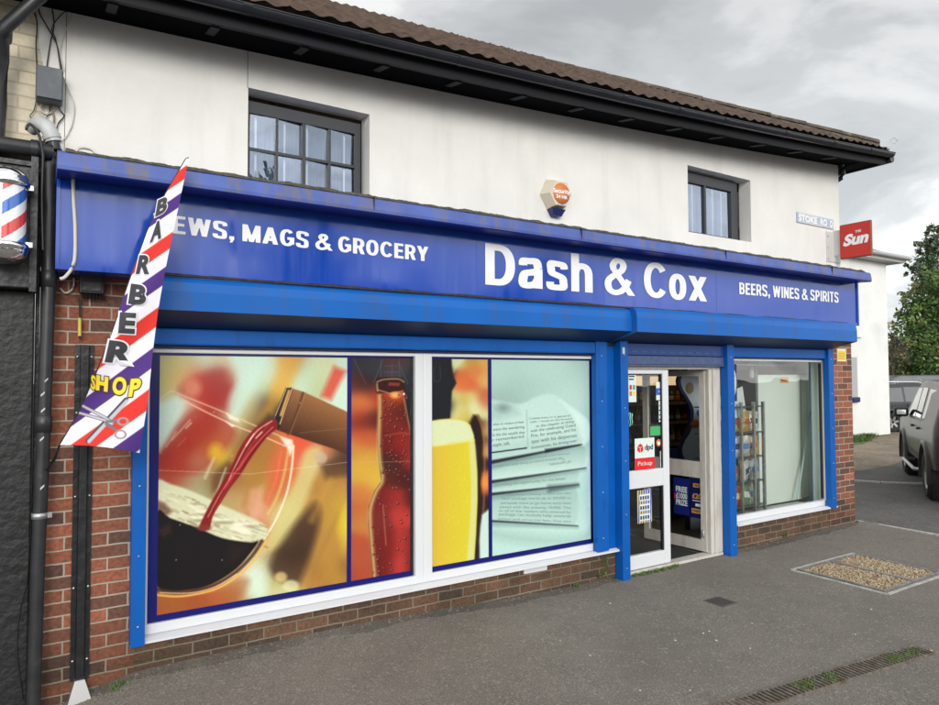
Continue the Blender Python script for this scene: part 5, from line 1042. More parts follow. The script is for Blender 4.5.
for i in range(nr):
    t_ = i / (nr - 1); a_, b_ = lerpc(LE, t_), lerpc(RE, t_)
    for j in range(ncx):
        s_ = j / (ncx - 1); x = a_[0] + (b_[0] - a_[0]) * s_; y = a_[1] + (b_[1] - a_[1]) * s_ - 4 * t_ ** 6 * math.sin(s_ * math.pi) * .6
        UV[i, j] = (x, y); P[i, j] = flag_surf(x, y)
mb = MB(); mb.grid(P); cloth = mb.build('flag_cloth', M_cloth, fl, fix=False)
def flagart(u, v):
    C = Canvas(u, v, (226, 222, 236))
    st = [(178,'R'),(199.5,'P'),(232,'R'),(262,'P'),(297,'R'),(332,'P'),(371,'R'),(411,'P'),(452,'R'),(494,'P')]
    # stripes slope down to the left; centre heights given on the line x=120
    xr = np.interp(v, [p[1] for p in RE], [p[0] for p in RE]); w_ = v + .80 * (u - xr)
    cen = [172, 200, 240, 276, 317, 358, 400, 438, 478]; colr = 'RPRPRPRPR'; hw = [7, 7.5, 8.5, 9.5, 10, 10.5, 11, 11.5, 12]
    for c_, k, h in zip(cen, colr, hw):
        m = np.clip(.5 - (np.abs(w_ - c_) - h) / 1.2, 0, 1); C.mixin(m, (208, 52, 46) if k == 'R' else (76, 48, 118))
        m2 = np.clip(1 - np.abs(np.abs(w_ - c_) - h - .4) / .9, 0, 1) * .7
        if k == 'R': C.mixin(m2, (200, 170, 120))
    g_ = (110,110,116)
    C.line([(88,441),(126,400)], 5.2, (70,72,78), .5); C.line([(89,441.5),(127,401)], 3.6, (176,178,182), .5)
    for p in ([(80,404.5),(104,417),(113,423)],[(78,412.5),(104,420),(112,424)]): C.line(p, 3.4, (92,84,100), .5); C.line(p, 2.0, (188,184,190), .5)
    C.line([(106,422),(118,420)], 2.6, g_, .5); C.line([(106,424),(116,430)], 2.6, g_, .5)
    for cx_, cy_, rx, ry in ((123,421.5,5.6,4),(120.5,434.5,6,4.6)):
        r = np.sqrt(((u - cx_) / rx) ** 2 + ((v - cy_) / ry) ** 2); C.mixin(np.clip(.5 - (np.abs(r - .86) * ry - .9) / .8, 0, 1), (150,140,138))
    return C.c
u, v = UV[..., 0].ravel(), UV[..., 1].ravel(); rgb = np.clip(lin(np.clip(flagart(u, v), 0, 255)) * 1.05, 0, .85)
cloth.data.color_attributes.new('print', 'FLOAT_COLOR', 'POINT').data.foreach_set('color', np.concatenate([rgb, np.ones((len(rgb), 1))], 1).astype(np.float32).ravel())
M_ltr = mat('flag_charcoal', (.035, .035, .042), .7); M_ltw = mat('flag_white', (.74, .73, .78), .7); M_lty = mat('flag_yellow', (.80, .62, .02), .7)
def flagletter(ch, x0, x1, ybase, h, m, slant=0.0, dy=0.0, out=M_ltw, bold=.05):
    for off, bd, mm_ in ((.005, bold + .05, out), (.008, bold, m)):
        mb = MB(); vs, fs = glyphs(ch, bd); v0, _f = glyphs(ch, bold); a0, a1, b0, b1 = v0[:, 0].min(), v0[:, 0].max(), v0[:, 1].min(), v0[:, 1].max(); Pp = []
        for a_, b_ in vs:
            uu = (a_ - a0) / (a1 - a0); vv = (b_ - b0) / (b1 - b0); Pp.append(flag_surf(x0 + uu * (x1 - x0) + slant * vv, ybase - vv * h + dy * uu, off))
        mb.add(Pp, fs); o = mb.build('letter', mm_, cloth); o.location = -root_loc(cloth)
flagletter('B', 155, 166, 217, 17, M_ltr, 3, -5); flagletter('A', 149.5, 161, 243, 20, M_ltr, 3, -5); flagletter('R', 135.5, 149, 274, 19, M_ltr, 4, 0)
flagletter('B', 128, 145, 303.5, 20, M_ltr, 3, 2); flagletter('E', 118, 134.5, 333, 21, M_ltr, 2, 1); flagletter('R', 104.5, 131, 362, 22, M_ltr, 5, 3)
M_outl = mat('flag_brown_outline', (.10, .04, .02), .7)
flagletter('S', 90.5, 95, 388, 14, M_lty, 1, 3, M_outl, .03); flagletter('H', 95.5, 107.5, 390, 15, M_lty, 1, 2, M_outl, .06); flagletter('O', 112, 126, 395, 18, M_lty, 1, 0, M_outl, .05); flagletter('P', 128, 139, 397, 18, M_lty, 3, -1, M_outl, .05)
mb = MB(); pts = [flag_surf(x - .3, y, -.008) for x, y in LE]; pts = [flag_surf(188.5, 157.5)] + pts + [at(54, 460, -.34), at(49.5, 466, -.20), at(48, 470, -.13)]
mb.tube(pts, [.003] + [.004] * 8 + [.0055] * (len(pts) - 12) + [.008] * 3, 8); part(mb, 'flag_pole', M_black, fl)
# ================================================================== SIGNS AND FITTINGS ON THE WALL
su = empty('hanging_sign', (8.52, -.1, 3.36), 'square red projecting newspaper sign on the wall corner', 'sign')
q_ = [at(840.5, 226, 0), at(840.5, 260.5, 0)]; X0 = 8.515; YI, YO = .015, -.375; Z0, Z1 = 3.378, 3.815
mb = MB(); mb.box(X0, X0 + .035, YO, YI, Z0, Z1, bev=.02); M_red = mat('sign_red', (.50, .022, .012), .35); M_rededge = mat('sign_edge_brown', (.20, .09, .035), .5)
part(mb, 'sign_case', M_rededge, su); mb = MB(); mb.box(X0 - .004, X0 + .001, YO + .012, YI - .008, Z0 + .012, Z1 - .012); part(mb, 'sign_face', M_red, su)
mb = MB(); text_map(mb, 'Sun', lambda u, v: (X0 - .006, YI - .045 - u * .30 - .035 * v, Z0 + .165 + v * .125 + u * .01), .05); 
part(mb, 'lettering', M_white, su)
mb = MB(); text_map(mb, 'THE', lambda u, v: (X0 - .006, YI - .20 - u * .07, Z0 + .305 + v * .028 + u * .004), .03); part(mb, 'lettering', M_white, su)
mb = MB(); mb.box(X0 + .01, X0 + .025, YI, WY, Z0 + .06, Z1 - .06); mb.box(8.36, XR - .01, WY - .01, WY, Z0 - .02, Z0 + .36); br_ = part(mb, 'wall_bracket', mat('bracket_white', (.55, .55, .52), .6), su)
for z in (Z0 + .02, Z0 + .16, Z0 + .3): mb = MB(); mb.lathe((8.385, WY - .012, z), [(0, -.004), (.012, -.003), (.012, .002)], 8, axis='Y'); part(mb, 'bolt', M_steel, br_)
ss_ = empty('street_sign', (8.1, .09, 3.8), 'worn white street name plate reading STOKE ROAD', 'sign')
p0, p1, p2 = at(797, 211.5, .088), at(797, 222, .088), at(833.5, 226, .088); zt0 = p0.z; zb0 = p1.z; x0, x1 = p0.x, at(833.5, 220, .088).x
mb = MB(); mb.box(x0, x1, .088, .0995, zb0 + .0, zt0, bev=.003); part(mb, 'sign_plate', mat('faded_blue_white_enamel', (.34, .40, .52), .45, dirt=(6, (.50, .50, .46), .45, .7)), ss_)
mb = MB(); mb.box(x0 + .01, x1 - .01, .0865, .0882, zb0 + .012, zb0 + .016); mb.box(x0 + .01, x1 - .01, .0865, .0882, zt0 - .016, zt0 - .012); part(mb, 'sign_edge', M_white, ss_)
hh = (zt0 - zb0); mb = MB(); mid = x0 + (x1 - x0) * .56
text_world(mb, 'STOKE', x0 + .03, mid - .02, zb0 + .028, hh - .056, .086, .035); text_world(mb, 'RO', mid + .05, mid + .20, zb0 + .028, hh - .056, .086, .035); text_world(mb, 'D', x1 - .085, x1 - .02, zb0 + .028, hh - .056, .086, .035); part(mb, 'lettering', M_white, ss_)
mb = MB(); text_world(mb, 'A', mid + .21, mid + .285, zb0 + .028, hh - .056, .0862, .0); part(mb, 'lettering', mat('faded_letter', (.40, .45, .54), .5), ss_)
al = empty('alarm_box', (3.94, .06, 3.4), 'cream hexagonal burglar alarm box with an orange disc', 'alarm box')
c0 = Vector((3.945, 0, 3.553)); hexo = [(-.165, 0), (-.095, .145), (.085, .145), (.16, .01), (.07, -.125), (-.085, -.125)]
mb = MB(); n = 6; A_ = [(c0.x + x, .098, c0.z + z) for x, z in hexo]; B_ = [(c0.x + x * .78 + .012, .012, c0.z + z * .82 + .004) for x, z in hexo]; mb.add(A_ + B_, [(i, (i + 1) % 6, 6 + (i + 1) % 6, 6 + i) for i in range(6)] + [tuple(range(6, 12))]); ab = part(mb, 'alarm_case', mat('cream_plastic', (.58, .52, .40), .45), al)
mb = MB(); mb.lathe((c0.x + .014, .009, c0.z + .012), [(0, 0), (.095, 0), (.095, .003)], 32, axis='Y'); part(mb, 'orange_disc', mat('orange_print', (.62, .20, .06), .5), al)
mb = MB(); text_world(mb, 'Security', c0.x - .085, c0.x + .115, c0.z + .012, .036, .0075, .03, z1=c0.z + .02); text_world(mb, '24 HR', c0.x - .05, c0.x + .08, c0.z - .032, .028, .0075, .03); part(mb, 'lettering', M_white, al)
mb = MB(); text_world(mb, 'ALARM', c0.x - .04, c0.x + .06, c0.z - .098, .012, .0105, .0); part(mb, 'lettering', M_black, al)
mb = MB(); n = 6; mb.hexa([(c0.x - .05, .05, c0.z - .185), (c0.x + .045, .05, c0.z - .185), (c0.x + .045, .095, c0.z - .185), (c0.x - .05, .095, c0.z - .185), (c0.x - .085, .02, c0.z - .1255), (c0.x + .07, .02, c0.z - .1255), (c0.x + .07, .097, c0.z - .1255), (c0.x - .085, .097, c0.z - .1255)]); part(mb, 'strobe_lens', mat('blue_strobe', (.02, .03, .12), .15), al)
yn = empty('notice', (8.33, -.004, 2.2), 'small yellow warning notice on the brick pier beneath the shutter', 'notice')
a_, c_ = at(837, 348.5, -.003), at(846, 361.5, -.003)
mb = MB(); mb.box(a_.x, c_.x, -.006, -.0005, c_.z, a_.z); part(mb, 'notice_plate', mat('cream_notice', (.72, .68, .45), .5), yn)
mb = MB(); mb.box(a_.x + .012, c_.x - .012, -.0075, -.0062, c_.z + .02, a_.z - .03); part(mb, 'yellow_panel', mat('yellow_notice', (.75, .55, .05), .5), yn)
mb = MB(); 
for k in range(4): mb.box(a_.x + .025, c_.x - .03 - .01 * (k % 2), -.0085, -.0077, c_.z + .03 + k * .022, c_.z + .037 + k * .022)
part(mb, 'print_lines', mat('notice_orange', (.55, .25, .03), .5), yn)
vp = MB(); a_, c_ = at(523.5, 568, -.003), at(546.5, 576, -.003); vp.hexa([(a_.x, -.012, a_.z - .05), (c_.x, -.012, a_.z - .052), (c_.x, .002, a_.z - .052), (a_.x, .002, a_.z - .05), (a_.x, -.012, a_.z + .008), (c_.x, -.012, a_.z + .006), (c_.x, .002, a_.z + .006), (a_.x, .002, a_.z + .008)])
tag(vp.build('vent_cover', M_upvc), 'small white vent cover on the brick below the big window sill', 'vent')
# ================================================================== DOOR AND WINDOW STICKERS
DY = .0335
def stick(name, label, cat_, x0, y0, x1, y1, m, Y=DY, th=.0015, group=None):
    a_, c_ = at(x0, y0, Y), at(x1, y1, Y); mb = MB(); mb.box(a_.x, c_.x, Y - th, Y, c_.z, a_.z); o = mb.build(name, m); tag(o, label, cat_, group); return o, a_.x, c_.x, c_.z, a_.z
def sub(mb, name, m, o): q = mb.build(name, m); q.parent = o; return q
cm = lambda n, c, r=.4: mat(n, tuple(lin(c)), r)
m_pale = cm('print_pale', (215, 225, 220)); m_cy = cm('print_blue', (40, 95, 190)); m_red = cm('print_red', (215, 30, 40)); m_grn = cm('print_green', (70, 165, 100)); m_ink = cm('print_ink', (40, 42, 50)); m_or = cm('print_orange', (215, 110, 50)); m_yel = cm('print_yellow', (235, 210, 60)); m_nav = cm('print_navy', (18, 24, 78)); m_gold = cm('print_gold', (200, 150, 70)); m_mid = cm('print_midblue', (40, 80, 200))
SG = 'stickers on the shop door glass'
o, x0, x1, z0, z1 = stick('door_notice', 'pale printed notice with coloured blocks at the top of the door glass', 'notice', 628.2, 371, 636.3, 402, m_pale, group=SG)
W_, H_ = x1 - x0, z1 - z0
mb = MB()
for k in range(3): mb.box(x0 + .006, x1 - .01 - .012 * k, DY - .003, DY - .002, z1 - .03 - .028 * k, z1 - .018 - .028 * k)
sub(mb, 'print_lines', m_ink, o)
for i, (c_, fx) in enumerate(((m_red, .12), (m_or, .12), (m_grn, .55), (m_yel, .55))): mb = MB(); zz_ = z0 + H_ * (.40 if i % 2 == 0 else .2); mb.box(x0 + W_ * fx, x0 + W_ * (fx + .3), DY - .003, DY - .002, zz_, zz_ + H_ * .15); sub(mb, 'colour_block', c_, o)
o, x0, x1, z0, z1 = stick('door_sticker', 'white sticker with a blue square in its middle on the door glass', 'sticker', 656, 382, 661.8, 400, m_pale, group=SG)
mb = MB(); mb.box(x0, x1, DY - .003, DY - .002, z0 + (z1 - z0) * .28, z0 + (z1 - z0) * .66); q = sub(mb, 'blue_square', m_cy, o)
mb = MB(); mb.lathe(((x0 + x1) / 2, DY - .0034, z0 + (z1 - z0) * .47), [(.006, 0), (.010, 0), (.010, .0004)], 14, axis='Y'); sub(mb, 'ring', m_pale, o)
o, x0, x1, z0, z1 = stick('door_sticker', 'tall narrow pale strip of small labels on the door glass edge', 'sticker', 658.6, 401, 662, 422, m_pale, group=SG)
for k in range(4): mb = MB(); zz_ = z0 + .02 + k * .045; mb.box(x0 + .004, x1 - .006, DY - .003, DY - .002, zz_, zz_ + .014); sub(mb, 'print_mark', [m_ink, m_cy, m_ink, m_grn][k], o)
o, *_r = stick('card_sign', 'small blank green card sign stuck on the door glass', 'sign', 650, 426.5, 662, 435, m_grn, group=SG)
mb = MB(); mb.box(_r[0] - .012, _r[1] + .006, DY + .0005, DY + .002, _r[2] - .012, _r[3] + .02); sub(mb, 'black_surround', m_ink, o)
o, x0, x1, z0, z1 = stick('parcel_sign', 'white and red parcel point sticker with a red cube mark reading dpd', 'sign', 634.6, 438.8, 654.6, 468.2, m_pale, group=SG)
W_, H_ = x1 - x0, z1 - z0
mb = MB(); mb.box(x0, x1, DY - .003, DY - .002, z0, z0 + H_ * .37); sub(mb, 'red_band', m_red, o)
cxx, czz, rr_ = x0 + W_ * .27, z0 + H_ * .69, W_ * .155; mb = MB(); y_ = DY - .003
hx = [(cxx + rr_ * math.cos(R_(90 + 60 * k)), y_, czz + rr_ * 1.05 * math.sin(R_(90 + 60 * k))) for k in range(6)]; cc_ = (cxx, y_, czz + .004)
mb.add([hx[0], hx[1], cc_, hx[5]], [(0, 1, 2, 3)]); g_ = .0035
mb.add([(p[0] - g_, p[1], p[2] - g_) for p in (hx[1], hx[2], hx[3], cc_)], [(0, 1, 2, 3)]); mb.add([(p[0] + g_, p[1], p[2] - g_) for p in (hx[5], cc_, hx[3], hx[4])], [(0, 1, 2, 3)]); sub(mb, 'cube_mark', m_red, o)
mb = MB(); text_world(mb, 'dpd', x0 + W_ * .5, x0 + W_ * .92, z0 + H_ * .62, W_ * .19, y_, .03); sub(mb, 'lettering', m_ink, o)
mb = MB(); text_world(mb, 'Pickup', x0 + W_ * .14, x0 + W_ * .86, z0 + H_ * .13, W_ * .15, y_ - .001, .0); sub(mb, 'lettering', m_pale, o)
c0 = at(658.8, 443, DY); mb = MB(); mb.lathe((c0.x, DY - .001, c0.z), [(0, 0), (.038, 0), (.038, .001)], 20, axis='Y'); o = mb.build('door_sticker', m_or); tag(o, 'round orange and white sticker beside the parcel sticker', 'sticker', SG)
mb = MB(); mb.lathe((c0.x, DY - .0015, c0.z - .004), [(0, 0), (.02, 0)], 16, axis='Y'); sub(mb, 'white_centre', m_pale, o)
o, x0, x1, z0, z1 = stick('door_sticker', 'narrow blue and white sticker low on the upper door glass', 'sticker', 660, 451, 663.2, 467, m_pale, group=SG)
mb = MB(); mb.box(x0 + .006, x1 - .004, DY - .003, DY - .002, z0 + .05, z0 + .08); sub(mb, 'print_mark', m_cy, o)
mb = MB()
for k in range(3):
    p = [at(627.6 + 1.9 * k + dx, y, DY) for dx, y in ((0, 411.5 + k), (.9, 414), (.3, 418), (1.0, 422), (.2, 428 - 1.5 * k))]
    for i in range(4): a_, b_ = p[i], p[i + 1]; w_ = .008 - .0012 * i; mb.add([(a_.x - w_, DY - .001 - .0002 * i, a_.z), (a_.x + w_, DY - .001 - .0002 * i, a_.z), (b_.x + w_ * .8, DY - .001 - .0002 * i, b_.z), (b_.x - w_ * .8, DY - .001 - .0002 * i, b_.z)], [(0, 1, 2, 3)])
o = mb.build('door_sticker', cm('print_mint', (150, 215, 190))); tag(o, 'three ragged mint green claw marks stuck on the door glass', 'sticker', SG)
# lottery style poster in the lower pane
o, x0, x1, z0, z1 = stick('door_poster', 'yellow, blue and white striped poster behind the lower door glass', 'poster', 637.2, 490.8, 651.8, 521.5, m_yel, group=SG)
W_, H_ = x1 - x0, z1 - z0; mb = MB()
for k in range(6):
    a_ = x0 + W_ * (k + .15) / 6; mb.add([(a_, DY - .003, z0), (a_ + W_ * .08, DY - .003, z0), (min(x1, a_ + W_ * .16), DY - .003, z1), (a_ + W_ * .06, DY - .003, z1)], [(0, 1, 2, 3)])
sub(mb, 'blue_stripes', m_mid, o)
for i, (s_, f_) in enumerate((('WIN', .70), ('BIG', .40), ('HERE', .10))): mb = MB(); mb.box(x0 + W_ * .12, x1 - W_ * .12, DY - .0045, DY - .0035, z0 + H_ * (f_ - .03), z0 + H_ * (f_ + .17)); sub(mb, 'white_panel', m_pale, o)
mb = MB()
for i, f_ in enumerate((.70, .40, .10)):
    for k in range(4): mb.box(x0 + W_ * (.17 + .17 * k), x0 + W_ * (.28 + .17 * k), DY - .0055, DY - .0047, z0 + H_ * (f_ + .01), z0 + H_ * (f_ + .12))
sub(mb, 'print_marks', m_nav, o)
# posters on the open leaf
def leafbox(mb, x0, y0, x1, y1, t0, t1):
    Pp = HP + LN * t1; a_, c_ = at_plane(x0, y0, Pp, LN), at_plane(x1, y1, Pp, LN); sa, sc = (a_ - HP).dot(LDn), (c_ - HP).dot(LDn)
    z0_, z1_ = min(a_.z, c_.z), max(a_.z, c_.z); s0, s1 = min(sa, sc), max(sa, sc); leaf(s0, s1, z0_, z1_, t0, t1, mb); return s0, s1, z0_, z1_
def leaftext(mb, s_, s0, s1, z, h, t_, bold=.03):
    return text_map(mb, s_, lambda u, v: HP + LN * t_ + LDn * (s1 - u * (s1 - s0)) + Vector((0, 0, z + v * h)), bold)
mb = MB(); s0, s1, z0, z1 = leafbox(mb, 690, 478, 711.5, 521, .004, .006); o = mb.build('door_poster', m_nav); tag(o, 'navy prize poster with gold print reading 200K on the open door leaf', 'poster', 'prize posters on the open door leaf')
Wp = s1 - s0; Hp = z1 - z0
mb = MB(); leaftext(mb, '£200K', s0 + Wp * .1, s1 - Wp * .1, z0 + Hp * .50, Hp * .12, .0075); sub(mb, 'lettering', m_gold, o)
mb = MB(); leaf(s0 + Wp * .15, s1 - Wp * .15, z0 + Hp * .78, z0 + Hp * .88, .006, .007, mb); sub(mb, 'gold_panel', m_gold, o)
mb = MB(); leaf(s0 + Wp * .06, s1 - Wp * .06, z0 + Hp * .12, z0 + Hp * .24, .006, .007, mb); sub(mb, 'gold_panel', m_gold, o)
mb = MB(); leaftext(mb, 'WEEKLY', s0 + Wp * .2, s1 - Wp * .2, z0 + Hp * .80, Hp * .06, .0078); leaftext(mb, 'EVERY WEEK', s0 + Wp * .12, s1 - Wp * .12, z0 + Hp * .15, Hp * .06, .0078); sub(mb, 'lettering', m_nav, o)
mb = MB(); leaf(s0 + Wp * .1, s1 - Wp * .1, z0 + Hp * .43, z0 + Hp * .45, .006, .007, mb); leaf(s0 + Wp * .3, s1 - Wp * .25, z0 + Hp * .30, z0 + Hp * .37, .006, .007, mb); sub(mb, 'print_lines', m_pale, o)
mb = MB(); s0, s1, z0, z1 = leafbox(mb, 673.5, 477, 689.5, 516, .004, .006); o = mb.build('door_poster', cm('print_deepblue', (22, 34, 110))); tag(o, 'deep blue prize poster with pale print reading 1000 on the open door leaf', 'poster', 'prize posters on the open door leaf')
Wp = s1 - s0; Hp = z1 - z0; mb = MB()
for k, s_ in enumerate(('FREE', '£1000', 'PRIZE')): leaftext(mb, s_, s0 + Wp * .12, s1 - Wp * .15, z0 + Hp * (.62 - .18 * k), Hp * .14, .0075, .04)
sub(mb, 'lettering', m_pale, o)
mb = MB(); leaf(s0 + Wp * .86, s1 - Wp * .02, z0 + Hp * .42, z0 + Hp * .56, .006, .007, mb); sub(mb, 'red_flash', m_red, o)
# oval open sign in the right-hand window
a_ = at(733.2, 382.5, .056); mb = MB(); mb.box(a_.x - .075, a_.x + .062, .0555, .0575, a_.z - .205, a_.z + .20, bev=.003); o = mb.build('window_sign', m_nav); tag(o, 'blue sign with a pale oval at the upper left of the small shop window', 'sign')
mb = MB(); mb.lathe((0, 0, 0), [(0, 0), (.058, 0), (.058, .001)], 28, axis='Y'); mb.v = [(x + a_.x - .004, y + .0535, z * 2.6 + a_.z) for x, y, z in mb.v]; sub(mb, 'pale_oval', m_pale, o)
mb = MB()
for k in range(4): mb.box(a_.x - .035, a_.x + .02, .052, .0528, a_.z - .10 + k * .055, a_.z - .085 + k * .055)
sub(mb, 'print_lines', m_grn, o)
# ================================================================== THINGS INSIDE THE SHOP
sh = empty('shelf_unit', (7.2, 2.3, .06), 'long dark shelf unit with a pale top strip given an added glow behind the door', 'shelves')
M_shelf = mat('shelf_edge_brown', (.42, .24, .14), .6); M_shdark = mat('shelf_dark', (.07, .05, .04), .7)
mb = MB(); mb.box(5.6, 8.5, 2.55, 2.6, .06, 2.0); part(mb, 'back_panel', M_shdark, sh)
mb = MB(); mb.box(5.6, 8.5, 2.18, 2.22, 1.79, 1.925); part(mb, 'top_strip', mat('header_strip_added_glow', (.55, .42, .24), .5, emit=((.95, .66, .34), .8)), sh)  # added glow on the header, standing in for the unseen shop lights
SHZ = [1.53, 1.25, .93, .58, .22]
for z in SHZ: mb = MB(); mb.box(5.6, 8.5, 2.2, 2.55, z - .03, z); part(mb, 'shelf', M_shelf, sh)
for x in (5.58, 6.55, 7.52, 8.5): mb = MB(); mb.box(x, x + .02, 2.19, 2.6, .06, 1.99); part(mb, 'upright', M_shdark, sh)
bprof = [(0, 0), (.036, 0), (.038, .01), (.038, .15), (.03, .18), (.014, .205), (.013, .245), (.016, .247), (.016, .262), (0, .262)]
bts = []
for i, cgl in enumerate(((.05, .11, .04), (.20, .07, .025), (.40, .24, .08), (.10, .09, .10))):
    mb = MB(); mb.lathe((0, 0, 0), bprof, 10); o = mb.build('bottle', mat('bottle_glass_%d' % i, cgl, .15)); mb = MB(); mb.lathe((0, 0, .05), [(.0385, 0), (.0392, .001), (.0392, .07), (.0385, .071)], 10); l_ = mb.build('bottle_label', mat('bottle_label_%d' % i, [(.7, .6, .4), (.6, .15, .08), (.75, .72, .65), (.18, .35, .55)][i], .5), o); bts.append(o)
names = ['green', 'brown', 'amber', 'smoked']; rows_ = ['top', 'second', 'third', 'fourth']; used = set()
for r_i, z in enumerate(SHZ[:4]):
    for k in range(19):
        x = 5.72 + k * .145 + random.uniform(-.02, .02)
        if abs((x - 5.59) % .97) < .06: continue
        i = random.randrange(4); o = bts[i] if i not in used else copy_tree(bts[i]); used.add(i)
        o.location = (x, 2.30 + random.uniform(0, .05), z); o.scale = (1, 1, random.uniform(.72, .98)) if r_i else (1, 1, .8)
        tag(o, '%s glass bottle in the row on the %s shelf behind the door' % (names[i], rows_[r_i]), 'bottle', '%s bottles on the %s shelf' % (names[i], rows_[r_i]))
# wavy grey display board
wb = empty('display_board', (6.9, .9, .06), 'tall wavy grey display board edged in dark blue inside the open door', 'display board')
YB = .9
cl_ = [(699, 368), (691, 378), (692, 388), (698, 398), (703, 408), (703, 420), (700, 432), (694, 442), (692, 452), (697, 468), (700, 490), (700, 530)]
cv = _cat(cl_, 8)
def bandpoly(offs0, offs1, Y, th, name, m):
    mb = MB(); n = len(cv); F = [at(p[0] + offs0, p[1], Y) for p in cv] + [at(p[0] + offs1, p[1], Y) for p in cv]; B = [p + Vector((0, th, 0)) for p in F]
    for G in (F, B): mb.add(G, [(i, i + 1, n + i + 1, n + i) for i in range(n - 1)])
    mb.add(F[:n] + B[:n], [(i, i + 1, n + i + 1, n + i) for i in range(n - 1)]); mb.add(F[n:] + B[n:], [(i, i + 1, n + i + 1, n + i) for i in range(n - 1)]); return part(mb, name, m, wb)
bandpoly(-11, 9, YB, .02, 'board_panel', mat('display_grey', (.62, .66, .74), .4)); bandpoly(-13, -9.6, YB - .005, .03, 'board_edge', m_nav); bandpoly(8.2, 11.2, YB - .005, .03, 'board_edge', m_nav); bandpoly(11.3, 22, YB + .02, .01, 'board_wing', cm('display_cyan', (190, 222, 226)))
mb = MB(); c0 = at(695.5, 424, YB - .01); mb.lathe((0, 0, 0), [(0, -.02), (.06, -.015), (.085, 0)], 20, axis='Y'); mb.v = [(c0.x + x, c0.y + y, c0.z + z * .55) for x, y, z in mb.v]; part(mb, 'food_print', m_or, wb)
mb = MB(); c0 = at(699, 413, YB - .008); mb.lathe((c0.x, c0.y, c0.z), [(0, 0), (.04, 0)], 16, axis='Y'); part(mb, 'blue_print', m_cy, wb)
mb = MB(); a_ = at(704.5, 428, YB - .008); text_map(mb, '&', lambda u, v: (a_.x - .03 + u * .05, a_.y, a_.z - .1 + v * .07), .02); text_map(mb, 'Go', lambda u, v: (a_.x - .03 + v * -.05, a_.y, a_.z + u * .12), .01); part(mb, 'lettering', m_ink, wb)
mb = MB(); a_ = at(690, 388, YB - .01); mb.lathe((a_.x + .0, a_.y, a_.z), [(0, 0), (.07, 0)], 18, axis='Y'); part(mb, 'photo_print', mat('print_tan', (.35, .26, .16), .5), wb)
# counter seen low through the doorway
mb = MB(); mb.box(6.7, 8.0, 1.45, 2.0, .06, .42, bev=.02); o = mb.build('crate', mat('dark_blue_crate', (.01, .03, .16), .5)); tag(o, 'dark blue low crate on the floor behind the open door', 'crate')
mb = MB(); a_ = at(676.5, 456, 1.9); mb.box(a_.x - .12, a_.x + .10, 1.9, 2.1, a_.z - .10, a_.z + .09, bev=.01); o = mb.build('carton', m_cy); tag(o, 'small bright blue carton in front of the shelves behind the door', 'carton')
mb = MB(); mb.box(a_.x - .3, a_.x + .3, 1.88, 2.12, .06, a_.z - .101, bev=.01); o = mb.build('plinth', M_shdark); tag(o, 'dark plinth carrying the small blue carton', 'plinth')
# white cabinet back, rack, packets in the right-hand window
fc = empty('cabinet', (7.8, .4, .36), 'large plain pale cabinet back standing in the small shop window', 'cabinet')
M_cab = mat('cabinet_pale', (.78, .84, .78), .45, noise=(1.5, .04))
mb = MB(); mb.box(7.335, 8.235, .40, .95, .36, 1.935, bev=.006); part(mb, 'cabinet_body', M_cab, fc)
mb = MB(); mb.box(8.24, 8.42, .43, .95, .36, 1.935, bev=.006); part(mb, 'side_panel', M_cab, fc)
mb = MB(); mb.box(7.29, 7.334, .39, .95, .30, 1.99); part(mb, 'corner_post', mat('grey_post', (.16, .17, .17), .5), fc)
a_, c_ = at(780, 377, .398), at(788.4, 383, .398); mb = MB(); mb.box(a_.x, c_.x, .396, .399, c_.z, a_.z); q = part(mb, 'label', cm('label_yellow', (215, 190, 120)), fc); mb = MB(); mb.box(a_.x + .02, c_.x - .02, .3945, .3958, c_.z + .02, c_.z + .045); part(mb, 'print_line', m_red, q)
cable('thin brown cable down the cabinet edge', [at(800.5, 377, .385), at(801, 420, .39), at(801.5, 470, .385), at(802, 498, .38)], .004, mat('brown_cable', (.16, .08, .06), .5))
mb = MB(); mb.tube([at(797.5, 499, .30), at(810.5, 411, .385)], .010, 8); o = mb.build('plastic_strip', mat('clear_blue_strip', (.40, .60, .62), .2)); tag(o, 'pale blue plastic strip leaning against the cabinet in the window', 'strip')
mb = MB(); mb.tube([(6.3, .35, 2.06), (8.0, .35, 2.06)], .022, 10); mb2 = MB(); o = mb.build('roller_blind', M_steel); tag(o, 'grey rolled blind tube along the top of the small shop window', 'blind')
mb = MB(); c0 = at(751, 372, .4); mb.lathe((c0.x, c0.y, c0.z - .08), [(0, 0), (.03, .01), (.035, .05), (.03, .13), (.012, .16), (0, .16)], 14); o = mb.build('camera_housing', mat('pale_plastic', (.5, .5, .46), .4)); tag(o, 'small pale plastic housing hung at the top of the window', 'fitting')
mb = MB(); mb.box(7.03, 7.28, .62, .66, 1.55, 2.35); o = mb.build('cork_board', mat('brown_board', (.13, .085, .06), .8)); tag(o, 'brown board behind the magazine rack in the small window', 'board')
rk = empty('display_rack', (6.95, .3, .36), 'grey steel display rack of foil packets in the small shop window', 'rack')
for X in (6.515, 6.80, 7.035, 7.215): mb = MB(); mb.box(X - .015, X + .015, .235, .265, .356, 1.62); part(mb, 'post', M_steel, rk)
for z in (.42, .70, .98, 1.26, 1.56): mb = MB(); mb.box(6.36, 7.22, .24, .55, z, z + .012); part(mb, 'rack_shelf', mat('rack_dark_wire', (.12, .12, .12), .5, metal=.5), rk)
